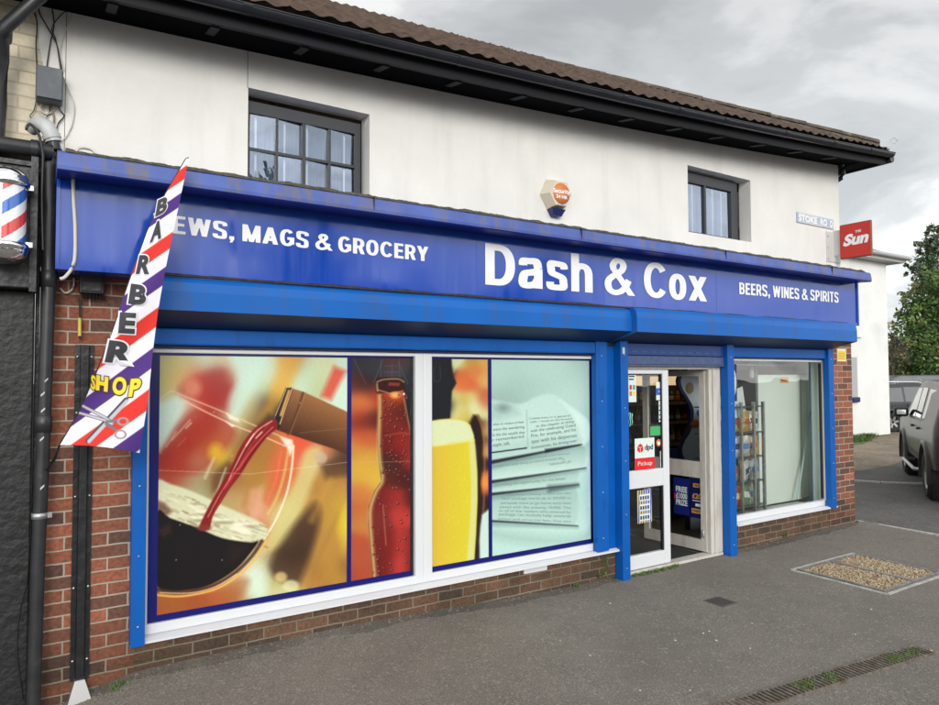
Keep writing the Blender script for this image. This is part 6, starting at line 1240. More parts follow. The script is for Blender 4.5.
mb = MB(); mb.hexa([(6.45, .28, 1.42), (6.98, .30, 1.45), (6.98, .304, 1.45), (6.45, .284, 1.42), (6.43, .33, 1.66), (6.98, .35, 1.80), (6.98, .354, 1.80), (6.43, .334, 1.66)]); o = mb.build('paper_sheet', m_pale); tag(o, 'blank white sheet leaning on top of the packet rack', 'paper')
def packet(ci, col, band):
    mb = MB(); n = 12; P = np.zeros((n, n, 3)); Q = np.zeros((n, n, 3)); r0 = np.random.RandomState(ci + 20)
    for i in range(n):
        for j in range(n):
            a_, b_ = i / (n - 1), j / (n - 1); th = .022 * math.sin(math.pi * a_) ** .6 * math.sin(math.pi * b_) ** .6; cr = (r0.rand() - .5) * .012
            P[i, j] = ((b_ - .5) * .15, -th + cr, a_ * .2); Q[i, j] = ((b_ - .5) * .15, th, a_ * .2)
    mb.grid(P); o = mb.build('packet', mat('foil_%d' % ci, col, .22, metal=.35)); mb = MB(); mb.grid(Q); mb.build('packet_back', MATS['foil_%d' % ci], o)
    P2 = P[4:8, 2:10].copy(); P2[..., 1] -= .003; mb = MB(); mb.grid(P2); mb.build('packet_print', mat('foil_band_%d' % ci, band, .35), o); return o
PK = [packet(0, (.55, .56, .55), (.1, .25, .5)), packet(1, (.45, .12, .07), (.7, .6, .3)), packet(2, (.15, .3, .12), (.6, .6, .5)), packet(3, (.62, .45, .14), (.5, .1, .06)), packet(4, (.7, .72, .74), (.05, .06, .12))]
pn = ['silver', 'red', 'green', 'orange', 'white']; used = set()
for r_i, (z, wts) in enumerate(((.433, (1, 3, 1, 2, 0)), (.713, (2, 0, 3, 4, 0)), (.993, (0, 4, 4, 0, 2)), (1.273, (4, 0, 0, 3, 4)))):
    for k in range(10):
        i = wts[k % 5] if random.random() < .8 else random.randrange(5); o = PK[i] if i not in used else copy_tree(PK[i]); used.add(i)
        o.location = (6.44 + (k % 5) * .168 + random.uniform(-.02, .02), .31 + (k // 5) * .08, z + .0); o.scale = (1.12, 1.2, 1.2); o.rotation_euler = (random.uniform(-.2, .1), random.uniform(-.2, .2), random.uniform(-.35, .35))
        tag(o, '%s foil packet on the %s shelf of the window rack' % (pn[i], ['bottom', 'lower middle', 'upper middle', 'top'][r_i]), 'packet', '%s packets on the %s rack shelf' % (pn[i], ['bottom', 'lower middle', 'upper middle', 'top'][r_i]))
# ================================================================== PAVEMENT DETAILS
tray = empty('inspection_cover', (6.73, -1.16, GROUND), 'steel double inspection cover filled with brown gravel in the pavement', 'cover')
gx0, gx1, gy0, gy1 = 6.22, 7.26, -1.56, -.76; gzv = GROUND + .012; M_stl = mat('worn_steel_frame', (.30, .30, .29), .45, metal=.6, noise=(20, .3))
mb = MB(); e = .018
for a_ in ((gx0, gx1, gy0, gy0 + e), (gx0, gx1, gy1 - e, gy1), (gx0, gx0 + e, gy0 + e, gy1 - e), (gx1 - e, gx1, gy0 + e, gy1 - e)): mb.box(a_[0], a_[1], a_[2], a_[3], GROUND - .03, gzv)
part(mb, 'cover_frame', M_stl, tray); mb = MB(); mb.box(6.745, 6.79, gy0 + e, gy1 - e, GROUND - .03, gzv - .001); part(mb, 'centre_bar', M_stl, tray)
M_stone = [mat('pea_gravel_%d' % i, c, .85, noise=(60, .3)) for i, c in enumerate(((.30, .21, .12), (.42, .33, .21), (.20, .14, .08), (.50, .43, .32)))]
for (a0, a1) in ((gx0 + e, 6.745), (6.79, gx1 - e)):
    mb = MB(); mb.quad((a0, gy0 + e, gzv - .014), (a1, gy0 + e, gzv - .014), (a1, gy1 - e, gzv - .014), (a0, gy1 - e, gzv - .014), 2)
    for k in range(2100):
        x, y = random.uniform(a0 + .006, a1 - .006), random.uniform(gy0 + e + .006, gy1 - e - .006); r_ = random.uniform(.005, .010); z = gzv - .012; mi = random.choice((0, 0, 1, 1, 2, 3)); rot = random.random() * 6.28; vs = []
        for q in range(5): a = rot + q * 1.2566; vs.append((x + r_ * math.cos(a), y + r_ * math.sin(a), z))
        vs += [(x + r_ * .5 * math.cos(rot + 1), y + r_ * .5 * math.sin(rot + 1), z + r_ * random.uniform(.9, 1.5))]
        mb.add(vs, [(q, (q + 1) % 5, 5) for q in range(5)], mi)
    o = part(mb, 'gravel_infill', M_stone, tray); o['kind'] = 'stuff'
mb = MB(); strip(mb, [(6.18, -1.6), (6.18, -.72), (7.3, -.72)], .03, GROUND - .01, GROUND + .0035); strip(mb, [(7.3, -1.6), (6.18, -1.6)], .03, GROUND - .01, GROUND + .0035); part(mb, 'mortar_surround', M_conc, tray)
# drain channel
dc = empty('drain_grate', (4.35, -2.25, GROUND), 'long slotted steel drain grate sunk in the pavement with grass growing in it', 'drain')
D0, D1 = Vector((3.1, -2.12, 0)), Vector((5.13, -2.335, 0)); dd = (D1 - D0).normalized(); dn = Vector((-dd.y, dd.x, 0)); DL = (D1 - D0).length
def dbox(mb, a0, a1, b0, b1, z0, z1, mi=0):
    p = [D0 + dd * a + dn * b_ + Vector((0, 0, z)) for z in (z0, z1) for a, b_ in ((a0, b0), (a1, b0), (a1, b1), (a0, b1))]; mb.hexa(p, mi)
M_rust = mat('rusty_grate_steel', (.20, .17, .14), .6, metal=.4, noise=(25, .4), dirt=(12, (.14, .08, .04), .5, .7)); dz = GROUND + .008
mb = MB(); dbox(mb, 0, DL, -.075, -.065, GROUND - .02, dz); dbox(mb, 0, DL, .065, .075, GROUND - .02, dz); dbox(mb, -.008, 0, -.075, .075, GROUND - .02, dz); dbox(mb, DL, DL + .008, -.075, .075, GROUND - .02, dz); part(mb, 'grate_frame', M_rust, dc)
mb = MB(); dbox(mb, 0, DL, -.065, .065, GROUND + .0005, GROUND + .0015); part(mb, 'slot_silt', mat('slot_silt', (.03, .027, .02), .95), dc)
n = int(DL / .036)
for k in range(n): mb = MB(); a_ = k * DL / n + .008; dbox(mb, a_, a_ + .014, -.0645, .0645, GROUND + .002, dz - .001); part(mb, 'grate_bar', M_rust, dc)
def tufts(name, label, spots, m, h=(.015, .04), n=26, spread=.03, w=.0025, cat_='weeds', kind='stuff', group=None):
    mb = MB()
    for (x, y, z) in spots:
        for k in range(n):
            px_, py_ = x + random.gauss(0, spread), y + random.gauss(0, spread * .6); hh_ = random.uniform(*h); a = random.random() * 6.28; lx, ly = math.cos(a) * hh_ * .6, math.sin(a) * hh_ * .6; wx, wy_ = -math.sin(a) * w, math.cos(a) * w
            mb.add([(px_ - wx, py_ - wy_, z), (px_ + wx, py_ + wy_, z), (px_ + lx * .4 + wx * .8, py_ + ly * .4 + wy_ * .8, z + hh_ * .6), (px_ + lx * .4 - wx * .8, py_ + ly * .4 - wy_ * .8, z + hh_ * .6), (px_ + lx, py_ + ly, z + hh_)], [(0, 1, 2, 3), (3, 2, 4)])
    o = mb.build(name, m, fix=False); tag(o, label, cat_, group, kind); return o
M_dry = mat('dry_grass', (.16, .15, .06), .8, noise=(30, .5))
gs_ = [D0 + dd * a + dn * random.uniform(-.04, .04) + Vector((0, 0, GROUND + .002)) for a in [random.uniform(.75, 1.12) for _ in range(14)] + [random.uniform(1.62, 1.98) for _ in range(16)]]
tufts('grass', 'short green grass sprouting through the drain grate slots', [tuple(p) for p in gs_], M_weed, (.006, .02), 26, .028)
tufts('grass', 'dry straw-coloured grass lying along the drain grate', [tuple(p) for p in gs_[::2]], M_dry, (.006, .02), 12, .04)
# weeds along the threshold, wall foot and corner
wp = [(4.75 + .048 * k + random.uniform(-.02, .02), -.03 - .02 * random.random(), GROUND) for k in range(14)]
tufts('weeds', 'low green weeds along the foot of the door threshold', wp, M_weed, (.008, .03), 34, .022, .004)
tufts('weeds', 'brown dried weeds mixed along the door threshold', wp[::2], M_dry, (.006, .02), 20, .03, .003)
tufts('weeds', 'green weeds growing up the brick beside the blue post', [(4.42, -.01, .24), (4.44, -.01, .18), (4.40, -.015, .12), (4.46, -.02, GROUND), (4.05, -.02, .07), (4.36, -.01, .10)], M_weed, (.01, .03), 40, .02, .004)
tufts('weeds', 'small weed at the foot of the right brick corner', [(8.78, .05, GROUND), (8.74, .10, GROUND + .03), (7.2, -.02, GROUND + .05)], M_weed, (.02, .05), 26, .02, .005)
tufts('weeds', 'pale green weed sprig at the foot of the left brick pier', [(.42, -.10, .10), (.46, -.07, .11)], M_weed, (.01, .03), 30, .015, .004)
# moss in the low brick joints
mb = MB()
for (x0, x1, z) in ((.55, .72, .196), (.60, .80, .122), (.40, .55, .198), (.72, .78, .27)):
    for k in range(int((x1 - x0) / .006)): x = x0 + k * .006; r_ = random.uniform(.003, .007); mb.add([(x - r_, -.0015, z), (x + r_, -.0015, z + random.uniform(-.003, .003)), (x, -.004 - r_ * .5, z + r_)], [(0, 1, 2)])
tag(mb.build('moss', M_weed, fix=False), 'thin green moss in the low brick joints by the window corner', 'moss', kind='stuff')
# grit and leaf litter along the wall foot
mb = MB(); cols4 = [mat('grit_%d' % i, c, .9) for i, c in enumerate(((.22, .19, .15), (.06, .05, .04), (.20, .13, .07), (.26, .24, .21)))]
for k in range(650):
    x = random.uniform(.1, 8.6) if k > 700 else abs(random.gauss(0, .9)) + .15; y = -abs(random.gauss(0, .10)) - .004
    if 4.55 < x < 6.25: continue
    z = float(gz(x, y)) + .001; r_ = random.uniform(.0015, .006); a = random.random() * 6.28; mb.add([(x + r_ * math.cos(a + q * 2.1), y + r_ * math.sin(a + q * 2.1), z) for q in range(3)] + [(x, y, z + r_ * .8)], [(0, 1, 3), (1, 2, 3), (2, 0, 3)], random.randrange(4))
tag(mb.build('grit', cols4, fix=False), 'loose grit and leaf fragments along the foot of the shop wall', 'grit', kind='stuff')
# dark silt strip where pavement meets wall
mb = MB(); n = 300; X = np.linspace(.2, 8.68, n); rr = np.convolve(rng.rand(n + 8), np.ones(9) / 9, 'valid'); P = np.zeros((3, n, 3)); P[:, :, 0] = X
P[0, :, 1] = .0; P[1, :, 1] = -.012 - .03 * rr; P[2, :, 1] = -.03 - .13 * rr * rr * 1.6; 
for r_i, hz_ in ((0, .018), (1, .010), (2, -.002)): P[r_i, :, 2] = gz(X, P[r_i, :, 1]) + hz_
kp = np.ones((2, n - 1), bool); kp[:, (X[:-1] > 4.5) & (X[:-1] < 6.24)] = False
mb.grid(P, keep=kp); tag(mb.build('silt', tarmac('silt_dark', (.085, .074, .060), (.2, .18, .15), patch=.3), fix=False), 'dark silt banked along the foot of the shop wall', 'silt', kind='stuff')
c0 = CAM + ray(720.5, 602) * ((GROUND - CAM.z) / ray(720.5, 602).z)
ic = empty('small_cover', (c0.x, c0.y, GROUND), 'tiny square dark iron cover alone in the pavement near the door', 'cover')
mb = MB(); mb.box(c0.x - .085, c0.x + .085, c0.y - .085, c0.y + .085, GROUND - .01, GROUND + .006, bev=.004); part(mb, 'iron_lid', mat('dark_iron', (.05, .045, .04), .7, bump=(60, .6, .004)), ic)
mb = MB(); mb.box(c0.x - .098, c0.x + .098, c0.y - .098, c0.y + .098, GROUND - .01, GROUND + .0035); part(mb, 'iron_rim', mat('rust_rim', (.10, .085, .07), .8), ic)
gum0 = None
for k, (x, y) in enumerate(((703, 633), (709, 631), (716, 640), (675, 640), (814, 679), (750, 648), (855, 634), (871, 609), (560, 640), (480, 668), (640, 690), (590, 655), (690, 690), (931, 650), (610, 603), (350, 690), (420, 672), (752, 623))):
    d = ray(x, y); p = CAM + d * ((GROUND + .004 - CAM.z) / d.z); mb = MB(); r_ = random.uniform(.006, .012); mb.lathe((p.x, p.y, GROUND + .0005), [(r_, 0), (r_ * .9, .0035), (r_ * .4, .0045), (0, .0045)], 7); o = mb.build('gum_spot', mat('old_gum', (.42, .41, .39), .8)); tag(o, 'pale flattened gum spot trodden into the pavement, ' + ('near the small iron cover' if abs(x - 715) < 50 and y < 650 else 'beside the slotted drain' if y > 640 and x > 660 else 'by the gravel-filled cover' if x > 800 else 'below the big poster window'), 'gum spot', 'gum spots on the pavement')
# ================================================================== HOUSE BEHIND
hs = empty('white_house', (20, 6.43, GROUND), 'plain white rendered two-storey house standing behind the shop', 'building')
HXR, HY = 22.97, 6.43
mb = MB(); mb.box(12.5, HXR, HY, 15.5, -.1, 5.52); part(mb, 'house_wall', M_render2, hs)
mb = MB(); mb.add([(12.0, 6.06, 5.68), (HXR + .5, 6.06, 5.68), (HXR + .5, 15.9, 5.68), (12.0, 15.9, 5.68), (16.8, 10.9, 8.1), (HXR - 4.2, 10.9, 8.1)], [(0, 1, 5, 4), (1, 2, 5), (2, 3, 4, 5), (3, 0, 4)]); part(mb, 'roof', mat('grey_slate', (.09, .085, .075), .85, noise=(6, .3), bump=(14, .9, .04)), hs)
mb = MB(); mb.box(12.0, HXR + .48, 6.08, 15.9, 5.515, 5.60); mb.box(12.0, HXR + .5, 6.06, 6.08, 5.56, 5.69); mb.box(HXR + .48, HXR + .5, 6.08, 15.9, 5.56, 5.69); part(mb, 'soffit_board', mat('house_soffit', (.42, .42, .40), .6), hs)
mb = MB(); mb.tube([(12.0, 6.0, 5.66), (HXR + .62, 6.0, 5.66)], .065, 10); mb.tube([(HXR + .58, 6.0, 5.66), (HXR + .58, 15.9, 5.66)], .065, 10); part(mb, 'gutter', mat('grey_gutter', (.35, .35, .35), .4), hs)
a_, c_ = at(854, 357, 6.38), at(858, 398, 6.38); mb = MB(); mb.box(a_.x - .25, c_.x - .02, 6.36, 6.43, c_.z, a_.z, bev=.02); part(mb, 'cable_cover', mat('grey_cover', (.38, .38, .38), .6), hs)
a_ = at(858, 399, 6.36); mb = MB(); mb.box(a_.x - .3, a_.x + .10, 6.33, 6.42, a_.z - .1, a_.z + .06, bev=.03); part(mb, 'blue_cap', m_nav, hs)
a_ = at(860, 336, 6.38); mb = MB(); mb.box(a_.x - .4, a_.x + .12, 6.36, 6.43, a_.z - .04, a_.z + .02); part(mb, 'ledge', M_render2, hs)
mb = MB(); gw = [(14.0 + .9 * k / 1, 0, 0) for k in range(1)]; mb.add([(12, 5.35, GROUND + .006), (19.2, 5.3, GROUND + .006), (21.6, 6.2, GROUND + .006), (22.9, 6.3, GROUND + .006), (22.97, 6.43, GROUND + .006), (12, 6.43, GROUND + .006)], [tuple(range(6))]); tag(mb.build('grass_verge', M_grass, fix=False), kind='structure')
sp_ = [(random.uniform(14, 22.6), random.uniform(5.6, 6.4), GROUND) for _ in range(330)]; sp_ = [p for p in sp_ if p[1] > 5.35 + max(0, p[0] - 19.2) * .38]
tufts('grass', 'rough green grass growing along the foot of the white house', sp_, M_grass, (.04, .16), 26, .10, .010)
# ================================================================== TREES
M_bark = mat('tree_bark', (.10, .08, .06), .95, noise=(8, .4), bump=(20, .9, .03))
def leafmat(name, c):
    m = mat(name, c, .6, noise=(.9, .35)); b = m.node_tree.nodes['Principled BSDF']; b.inputs['Subsurface Weight'].default_value = 0.0; return m
M_leaf = [leafmat('leaf_lime', (.115, .19, .035)), leafmat('leaf_mid', (.065, .13, .025)), leafmat('leaf_dark', (.035, .08, .02)), leafmat('leaf_rust', (.19, .165, .06)), leafmat('leaf_grey', (.075, .10, .055))]
def at_depth(x, y, D): return CAM + ray(x, y) * D
def tree(name, label, base, height, blobs, nleaf, ls, mi, trunk_r=.2, group='trees beyond the drive', trunk_h=None, twig=60):
    """blobs: (dx,dy,z,r) crown clumps; limbs run from the trunk into every clump"""
    o = empty(name, tuple(base), label, 'tree', group); bx0, by0 = base.x, base.y
    mb = MB(); th = trunk_h or height * .45; top = Vector((bx0 + .1, by0, base.z + th)); mb.tube([Vector(base), Vector((bx0 + .03, by0, base.z + th * .5)), top, Vector((bx0, by0 + .1, base.z + height * .85))], [trunk_r, trunk_r * .8, trunk_r * .6, trunk_r * .12], 9); part(mb, 'trunk', M_bark, o)
    mb = MB()
    for (dx, dy, z, r) in blobs:
        e = Vector((bx0 + dx, by0 + dy, base.z + z)); s_ = Vector((bx0 + .05, by0, base.z + max(th * .5, min(z * .7, height * .7)))); m_ = (s_ + e) / 2 + Vector((0, 0, .3)); mb.tube([s_, m_, e], [trunk_r * .35, trunk_r * .22, .02], 6)
        for k in range(int(twig / max(1, len(blobs)))):
            d = Vector((random.gauss(0, 1), random.gauss(0, 1), random.gauss(0, 1))).normalized() * r * random.uniform(.6, 1.05); mb.tube([e, e + d * .5 + Vector((0, 0, .1)), e + d], [.022, .014, .006], 4, cap=False)
    part(mb, 'branches', M_bark, o)
    V = []; F = []; MI = []; tot = sum(b_[3] ** 2 for b_ in blobs)
    for (dx, dy, z, r) in blobs:
        nn_ = int(nleaf * r * r / tot); c = np.array([bx0 + dx, by0 + dy, base.z + z]); nc = max(6, int(nn_ / 28))
        cc = rng.randn(nc, 3); cc /= np.linalg.norm(cc, axis=1)[:, None]; cc = c + cc * r * (rng.rand(nc, 1) ** .4) * np.array([1, 1, .8])
        for q in range(nc):
            tone = mi[rng.randint(len(mi))]
            for k in range(28):
                p = cc[q] + rng.randn(3) * r * .13; a = rng.randn(3); a /= np.linalg.norm(a); b2 = np.cross(a, rng.randn(3)); b2 /= np.linalg.norm(b2); s1 = ls * rng.uniform(.6, 1.3)
                i = len(V); V += [p - a * s1, p + b2 * s1 * .55, p + a * s1, p - b2 * s1 * .55]; F.append((i, i + 1, i + 2, i + 3)); MI.append(tone)
    me = bpy.data.meshes.new('crown'); me.from_pydata([tuple(p) for p in V], [], F)
    for m in M_leaf: me.materials.append(m)
    me.polygons.foreach_set('material_index', MI); c_ = bpy.data.objects.new('crown', me); COL.objects.link(c_); c_.parent = o; c_.location = -o.location; return o
def blobs_px(base, D, spec):
    out = []
    for x, y, r, dd_ in spec: p = at_depth(x, y, D + dd_); out.append((p.x - base.x, p.y - base.y, p.z - base.z, r))
    return out
B1 = at_depth(944, 400, 36); B1.z = 0
tree('leafy_tree', 'dense mid-green tree with brownish seed clusters rising behind the parked cars', B1, 8.2, blobs_px(B1, 36, [(915,362,1.5,0),(925,345,1.6,1),(912,335,1.1,-.5),(935,325,1.7,0),(920,312,1.2,.5),(932,296,1.3,0),(945,300,1.8,1),(955,280,1.5,0),(940,278,1.0,-1),(960,320,2.2,0),(975,345,2.4,0),(940,362,1.9,-1),(990,310,2.2,1),(905,375,1.0,0),(1010,350,2.2,0)]), 21000, .115, [0,0,0,1,1,1,2,2,3], .28)
B2 = at_depth(904, 400, 44); B2.z = 0
tree('bushy_tree', 'lower olive green bushy tree beside the white house corner', B2, 5.4, blobs_px(B2, 44, [(893,378,1.3,0),(900,365,1.3,0),(907,352,1.2,.5),(892,360,1.1,1),(912,365,1.6,0),(884,372,1.4,1),(903,380,1.4,-1),(897,350,.7,0)]), 9500, .11, [1,1,2,0,4], .18)
B3 = at_depth(932, 400, 54); B3.z = 0
tree('tall_thin_tree', 'taller dark grey-green tree with a sparse pointed crown showing sky through', B3, 15.5, blobs_px(B3, 54, [(918,262,.9,0),(915,275,.7,0),(921,250,.8,1),(928,246,.9,0),(934,232,.9,0),(937,262,1.2,0),(926,268,1.0,1),(942,246,1.2,0),(932,280,1.3,0),(919,285,1.0,0),(948,232,1.0,0),(945,275,1.6,0),(955,255,1.5,0),(912,292,.7,0)]), 4600, .15, [2,4,4], .3, twig=160)
B4 = at_depth(893, 400, 34); B4.z = 0
tree('bare_shrub', 'nearly bare pale twiggy shrub standing against the sky', B4, 4.2, blobs_px(B4, 34, [(889,352,.55,0),(896,345,.6,0),(902,350,.6,.4),(892,338,.4,0),(899,360,.6,0)]), 330, .06, [4,3], .07, twig=190)
mb = MB()
hd_ = tree('clipped_hedge', 'dark green hedge running behind the parked cars', at_depth(930, 403, 40) * 1.0, 2.0, [(dx * .85 * .84, dx * -.54 * .85, 1.0 + .15 * math.sin(dx * 3), .8) for dx in np.linspace(-4, 14, 22)], 8000, .10, [2,2,1], .08, group='trees beyond the drive', twig=20); hd_.location.z = 0.0; hd_['category'] = 'hedge'
for ch in hd_.children: ch.location = Vector((0, 0, 0)) - Vector((hd_.location.x, hd_.location.y, at_depth(930, 403, 40).z))
# ================================================================== CARS
def carpaint(name, c, metal=.5): 
    m = mat(name, c, .36, metal=metal, coat=.15, spec=.35, noise=(2, .08)); return m
M_tyre = mat('tyre_rubber', (.018, .018, .019), .85, bump=(60, .4, .01)); M_rim = mat('alloy_rim', (.38, .38, .38), .3, metal=.85); M_cglass = mat('car_window_dark', (.012, .014, .016), .04, spec=1.0, coat=.8); M_tred = mat('tail_lamp_red', (.42, .01, .01), .15, coat=.6); M_tclear = mat('lamp_clear', (.6, .6, .58), .12, coat=.6); M_trim = mat('car_black_trim', (.02, .02, .021), .5)
def make_car(name, label, loc, ang, W_, sill, top, belt, wheels, wr, paint, windows, seams, handles, tails, mirror, group=None, step_=None, cladding=None, rails=False, front_lamp=None, tumble=.26):
    o = empty(name, loc, label, 'car', group, ang); off = W_ / 2
    def ys(z): return off - .035 * ((z - .85) / .4) ** 2 if z < belt else off - .035 * ((belt - .85) / .4) ** 2 - (z - belt) * tumble
    tx0, tx1 = top[0][0], top[-1][0]
    def ztop(x): return float(np.interp(x, [p[0] for p in top], [p[1] for p in top]))
    def zsill(x): return float(np.interp(x, [p[0] for p in sill], [p[1] for p in sill]))
    nx_, nz_ = 110, 26; xs = np.linspace(tx0, tx1, nx_); mb = MB(); keep = None
    for sgn in (1, -1):
        P = np.zeros((nx_, nz_, 3))
        for i, x in enumerate(xs):
            zb, zt_ = zsill(x), ztop(x)
            e = min(1.0, (x - tx0) / .35, (tx1 - x) / .5); inset = .22 * (1 - max(0, e)) ** 2
            for j in range(nz_): z = zb + (zt_ - zb) * j / (nz_ - 1); P[i, j] = (x, sgn * (ys(z) - inset - .05 * max(0, (j / (nz_ - 1)) - .93) / .07), z)
        keep = np.ones((nx_ - 1, nz_ - 1), bool)
        for i in range(nx_ - 1):
            for j in range(nz_ - 1):
                c = P[i:i + 2, j:j + 2].reshape(-1, 3).mean(0)
                for wx in wheels:
                    if (c[0] - wx) ** 2 + (c[2] - wr) ** 2 < (wr + .07) ** 2: keep[i, j] = False
        mb.grid(P, keep=keep)
        if sgn == 1: PL = P
        else: PR = P
    mb.grid(np.stack([PL[:, -1], (PL[:, -1] + PR[:, -1]) / 2 + np.array([0, 0, .035]), PR[:, -1]])); mb.grid(np.stack([PL[:, 0], PR[:, 0]])); mb.grid(np.stack([PL[0], PR[0]]), smooth=False); mb.grid(np.stack([PL[-1], PR[-1]]), smooth=False)
    body = mb.build('body', paint, o, world=False); body.location = (0, 0, 0)
    def side(mb, poly, sgn=1, d=.004, mi=0):
        mb.add([(x, sgn * (ys(z) + d - .22 * (1 - max(0, min(1, (x - tx0) / .35, (tx1 - x) / .5))) ** 2), z) for x, z in poly], [tuple(range(len(poly)))], mi)
    def cpart(mb, nm, m, par=o): q = mb.build(nm, m, None); q.parent = par; return q
    for sgn in (1, -1):
        for w_ in windows: g = MB(); side(g, w_, sgn, .006); cpart(g, 'side_window', M_cglass)
        g = MB()
        for (xa_, za_), (xb_, zb_) in seams: side(g, [(xa_ - .006, za_), (xa_ + .006, za_), (xb_ + .006, zb_), (xb_ - .006, zb_)], sgn, .003)
        if seams: cpart(g, 'door_seams', M_trim)
        for hx_, hz_ in handles: g = MB(); y_ = ys(hz_); g.box(hx_ - .1, hx_ + .1, min(sgn * y_, sgn * (y_ + .04)), max(sgn * y_, sgn * (y_ + .04)), hz_ - .018, hz_ + .018, bev=.008); cpart(g, 'door_handle', paint)
        if cladding: g = MB(); side(g, cladding, sgn, .004); cpart(g, 'lower_cladding', M_trim)
        for poly, m in tails: g = MB(); side(g, poly, sgn, .010); cpart(g, 'tail_lamp', m)
        if mirror:
            x, z = mirror; y_ = ys(z); g = MB(); a_ = sorted((sgn * (y_ + .02), sgn * (y_ + .25))); g.box(x - .06, x + .09, a_[0], a_[1], z - .07, z + .10, bev=.045); q = cpart(g, 'mirror', M_trim)
            g = MB(); g.box(x - .066, x - .0605, a_[0] + .045, a_[1] - .045, z - .03, z + .055); cpart(g, 'mirror_glass', M_chrome, q)
        if step_: g = MB(); y_ = off; pts = [(step_[0], sgn * (y_ - .1), .36), (step_[0] + .12, sgn * (y_ + .07), .36), (step_[1] - .12, sgn * (y_ + .07), .36), (step_[1], sgn * (y_ - .1), .36)]; g.tube(pts, .03, 8); cpart(g, 'side_step', M_steel)
        for wx in wheels:
            y1 = sgn * (off - .01); y0 = sgn * (off - .24); g = MB(); n = 26
            for (ra, ya, rb, yb) in ((wr * .62, y1, wr * .90, y1 + sgn * .012), (wr * .90, y1 + sgn * .012, wr, y1 - sgn * .03), (wr, y1 - sgn * .03, wr, y0), (wr, y0, wr * .3, y0)):
                vs = [(wx + ra * math.cos(2 * math.pi * k / n), ya, wr + ra * math.sin(2 * math.pi * k / n)) for k in range(n)] + [(wx + rb * math.cos(2 * math.pi * k / n), yb, wr + rb * math.sin(2 * math.pi * k / n)) for k in range(n)]
                g.add(vs, [(k, (k + 1) % n, n + (k + 1) % n, n + k) for k in range(n)], 0, True)
            q = cpart(g, 'wheel', M_tyre); g = MB(); yr = y1 - sgn * .03; vs = [(wx + wr * .63 * math.cos(2 * math.pi * k / n), y1 - sgn * .004, wr + wr * .63 * math.sin(2 * math.pi * k / n)) for k in range(n)] + [(wx + wr * .56 * math.cos(2 * math.pi * k / n), yr - sgn * .04, wr + wr * .56 * math.sin(2 * math.pi * k / n)) for k in range(n)]
            g.add(vs, [(k, (k + 1) % n, n + (k + 1) % n, n + k) for k in range(n)], 0, True)
            for k in range(6):
                a = k * math.pi / 3 + .2; ca, sa = math.cos(a), math.sin(a); c2, s2 = -sa * .035, ca * .035
                g.hexa([(wx + ca * .04 - c2, yr - sgn * .03, wr + sa * .04 - s2), (wx + ca * .04 + c2, yr - sgn * .03, wr + sa * .04 + s2), (wx + ca * wr * .6 + c2, yr - sgn * .03, wr + sa * wr * .6 + s2), (wx + ca * wr * .6 - c2, yr - sgn * .03, wr + sa * wr * .6 - s2), (wx + ca * .04 - c2, yr, wr + sa * .04 - s2), (wx + ca * .04 + c2, yr, wr + sa * .04 + s2), (wx + ca * wr * .6 + c2, yr + sgn * .01, wr + sa * wr * .6 + s2), (wx + ca * wr * .6 - c2, yr + sgn * .01, wr + sa * wr * .6 - s2)])
            cpart(g, 'rim', M_rim, q); g = MB(); g.lathe((wx, yr - sgn * .05, wr), [(0, 0), (wr * .55, 0)], 20, axis='Y'); cpart(g, 'hub_shadow', M_trim, q)
            g = MB(); R0, R1 = wr + .065, wr + .125; vs = []
            for k in range(19):
                a = R_(-12 + 204 * k / 18)
                for rr_, yy_ in ((R0, off - .06), (R0, off + .035), (R1, off + .03), (R1 + .02, off - .02)): z = wr + rr_ * math.sin(a); vs.append((wx + rr_ * math.cos(a), sgn * yy_, z))
            g.add(vs, [(4 * k + j, 4 * k + j + 1, 4 * k + j + 5, 4 * k + j + 4) for k in range(18) for j in range(3)], 0, True); cpart(g, 'wheel_arch', paint)
            g = MB(); g.lathe((wx, sgn * (off - .3), wr), [(0, 0), (wr + .07, 0), (wr + .07, sgn * .26)], 20, axis='Y'); cpart(g, 'arch_liner', M_trim)
        if rails: g = MB(); zz0 = max(p[1] for p in top); rx = [p[0] for p in top if p[1] > zz0 - .06]; g.tube([(min(rx) + .1, sgn * (ys(zz0) - .12), zz0 + .02), (min(rx) + .2, sgn * (ys(zz0) - .12), zz0 + .07), (max(rx) - .2, sgn * (ys(zz0) - .12), zz0 + .07), (max(rx) - .1, sgn * (ys(zz0) - .12), zz0 + .02)], .022, 8); cpart(g, 'roof_rail', M_chrome)
    # glass front and rear
    g = MB(); mxz = max(p[1] for p in top); wsx = [p for p in top if p[0] > 0]; 
    for i in range(len(top) - 1):
        (xa_, za_), (xb_, zb_) = top[i], top[i + 1]
        if abs(zb_ - za_) > .28 and min(za_, zb_) > belt - .15: a0, b0 = .08, .92; X0_, Z0_ = xa_ + (xb_ - xa_) * a0, za_ + (zb_ - za_) * a0; X1_, Z1_ = xa_ + (xb_ - xa_) * b0, za_ + (zb_ - za_) * b0; ya, yb = ys(Z0_) - .10, ys(Z1_) - .10; sx = -.012 if xa_ < 0 else .012; g.add([(X0_ + sx, ya, Z0_ + .03), (X0_ + sx, -ya, Z0_ + .03), (X1_ + sx, -yb, Z1_ + .03), (X1_ + sx, yb, Z1_ + .03)], [(0, 1, 2, 3)])
    if g.f: cpart(g, 'windscreen', M_cglass)
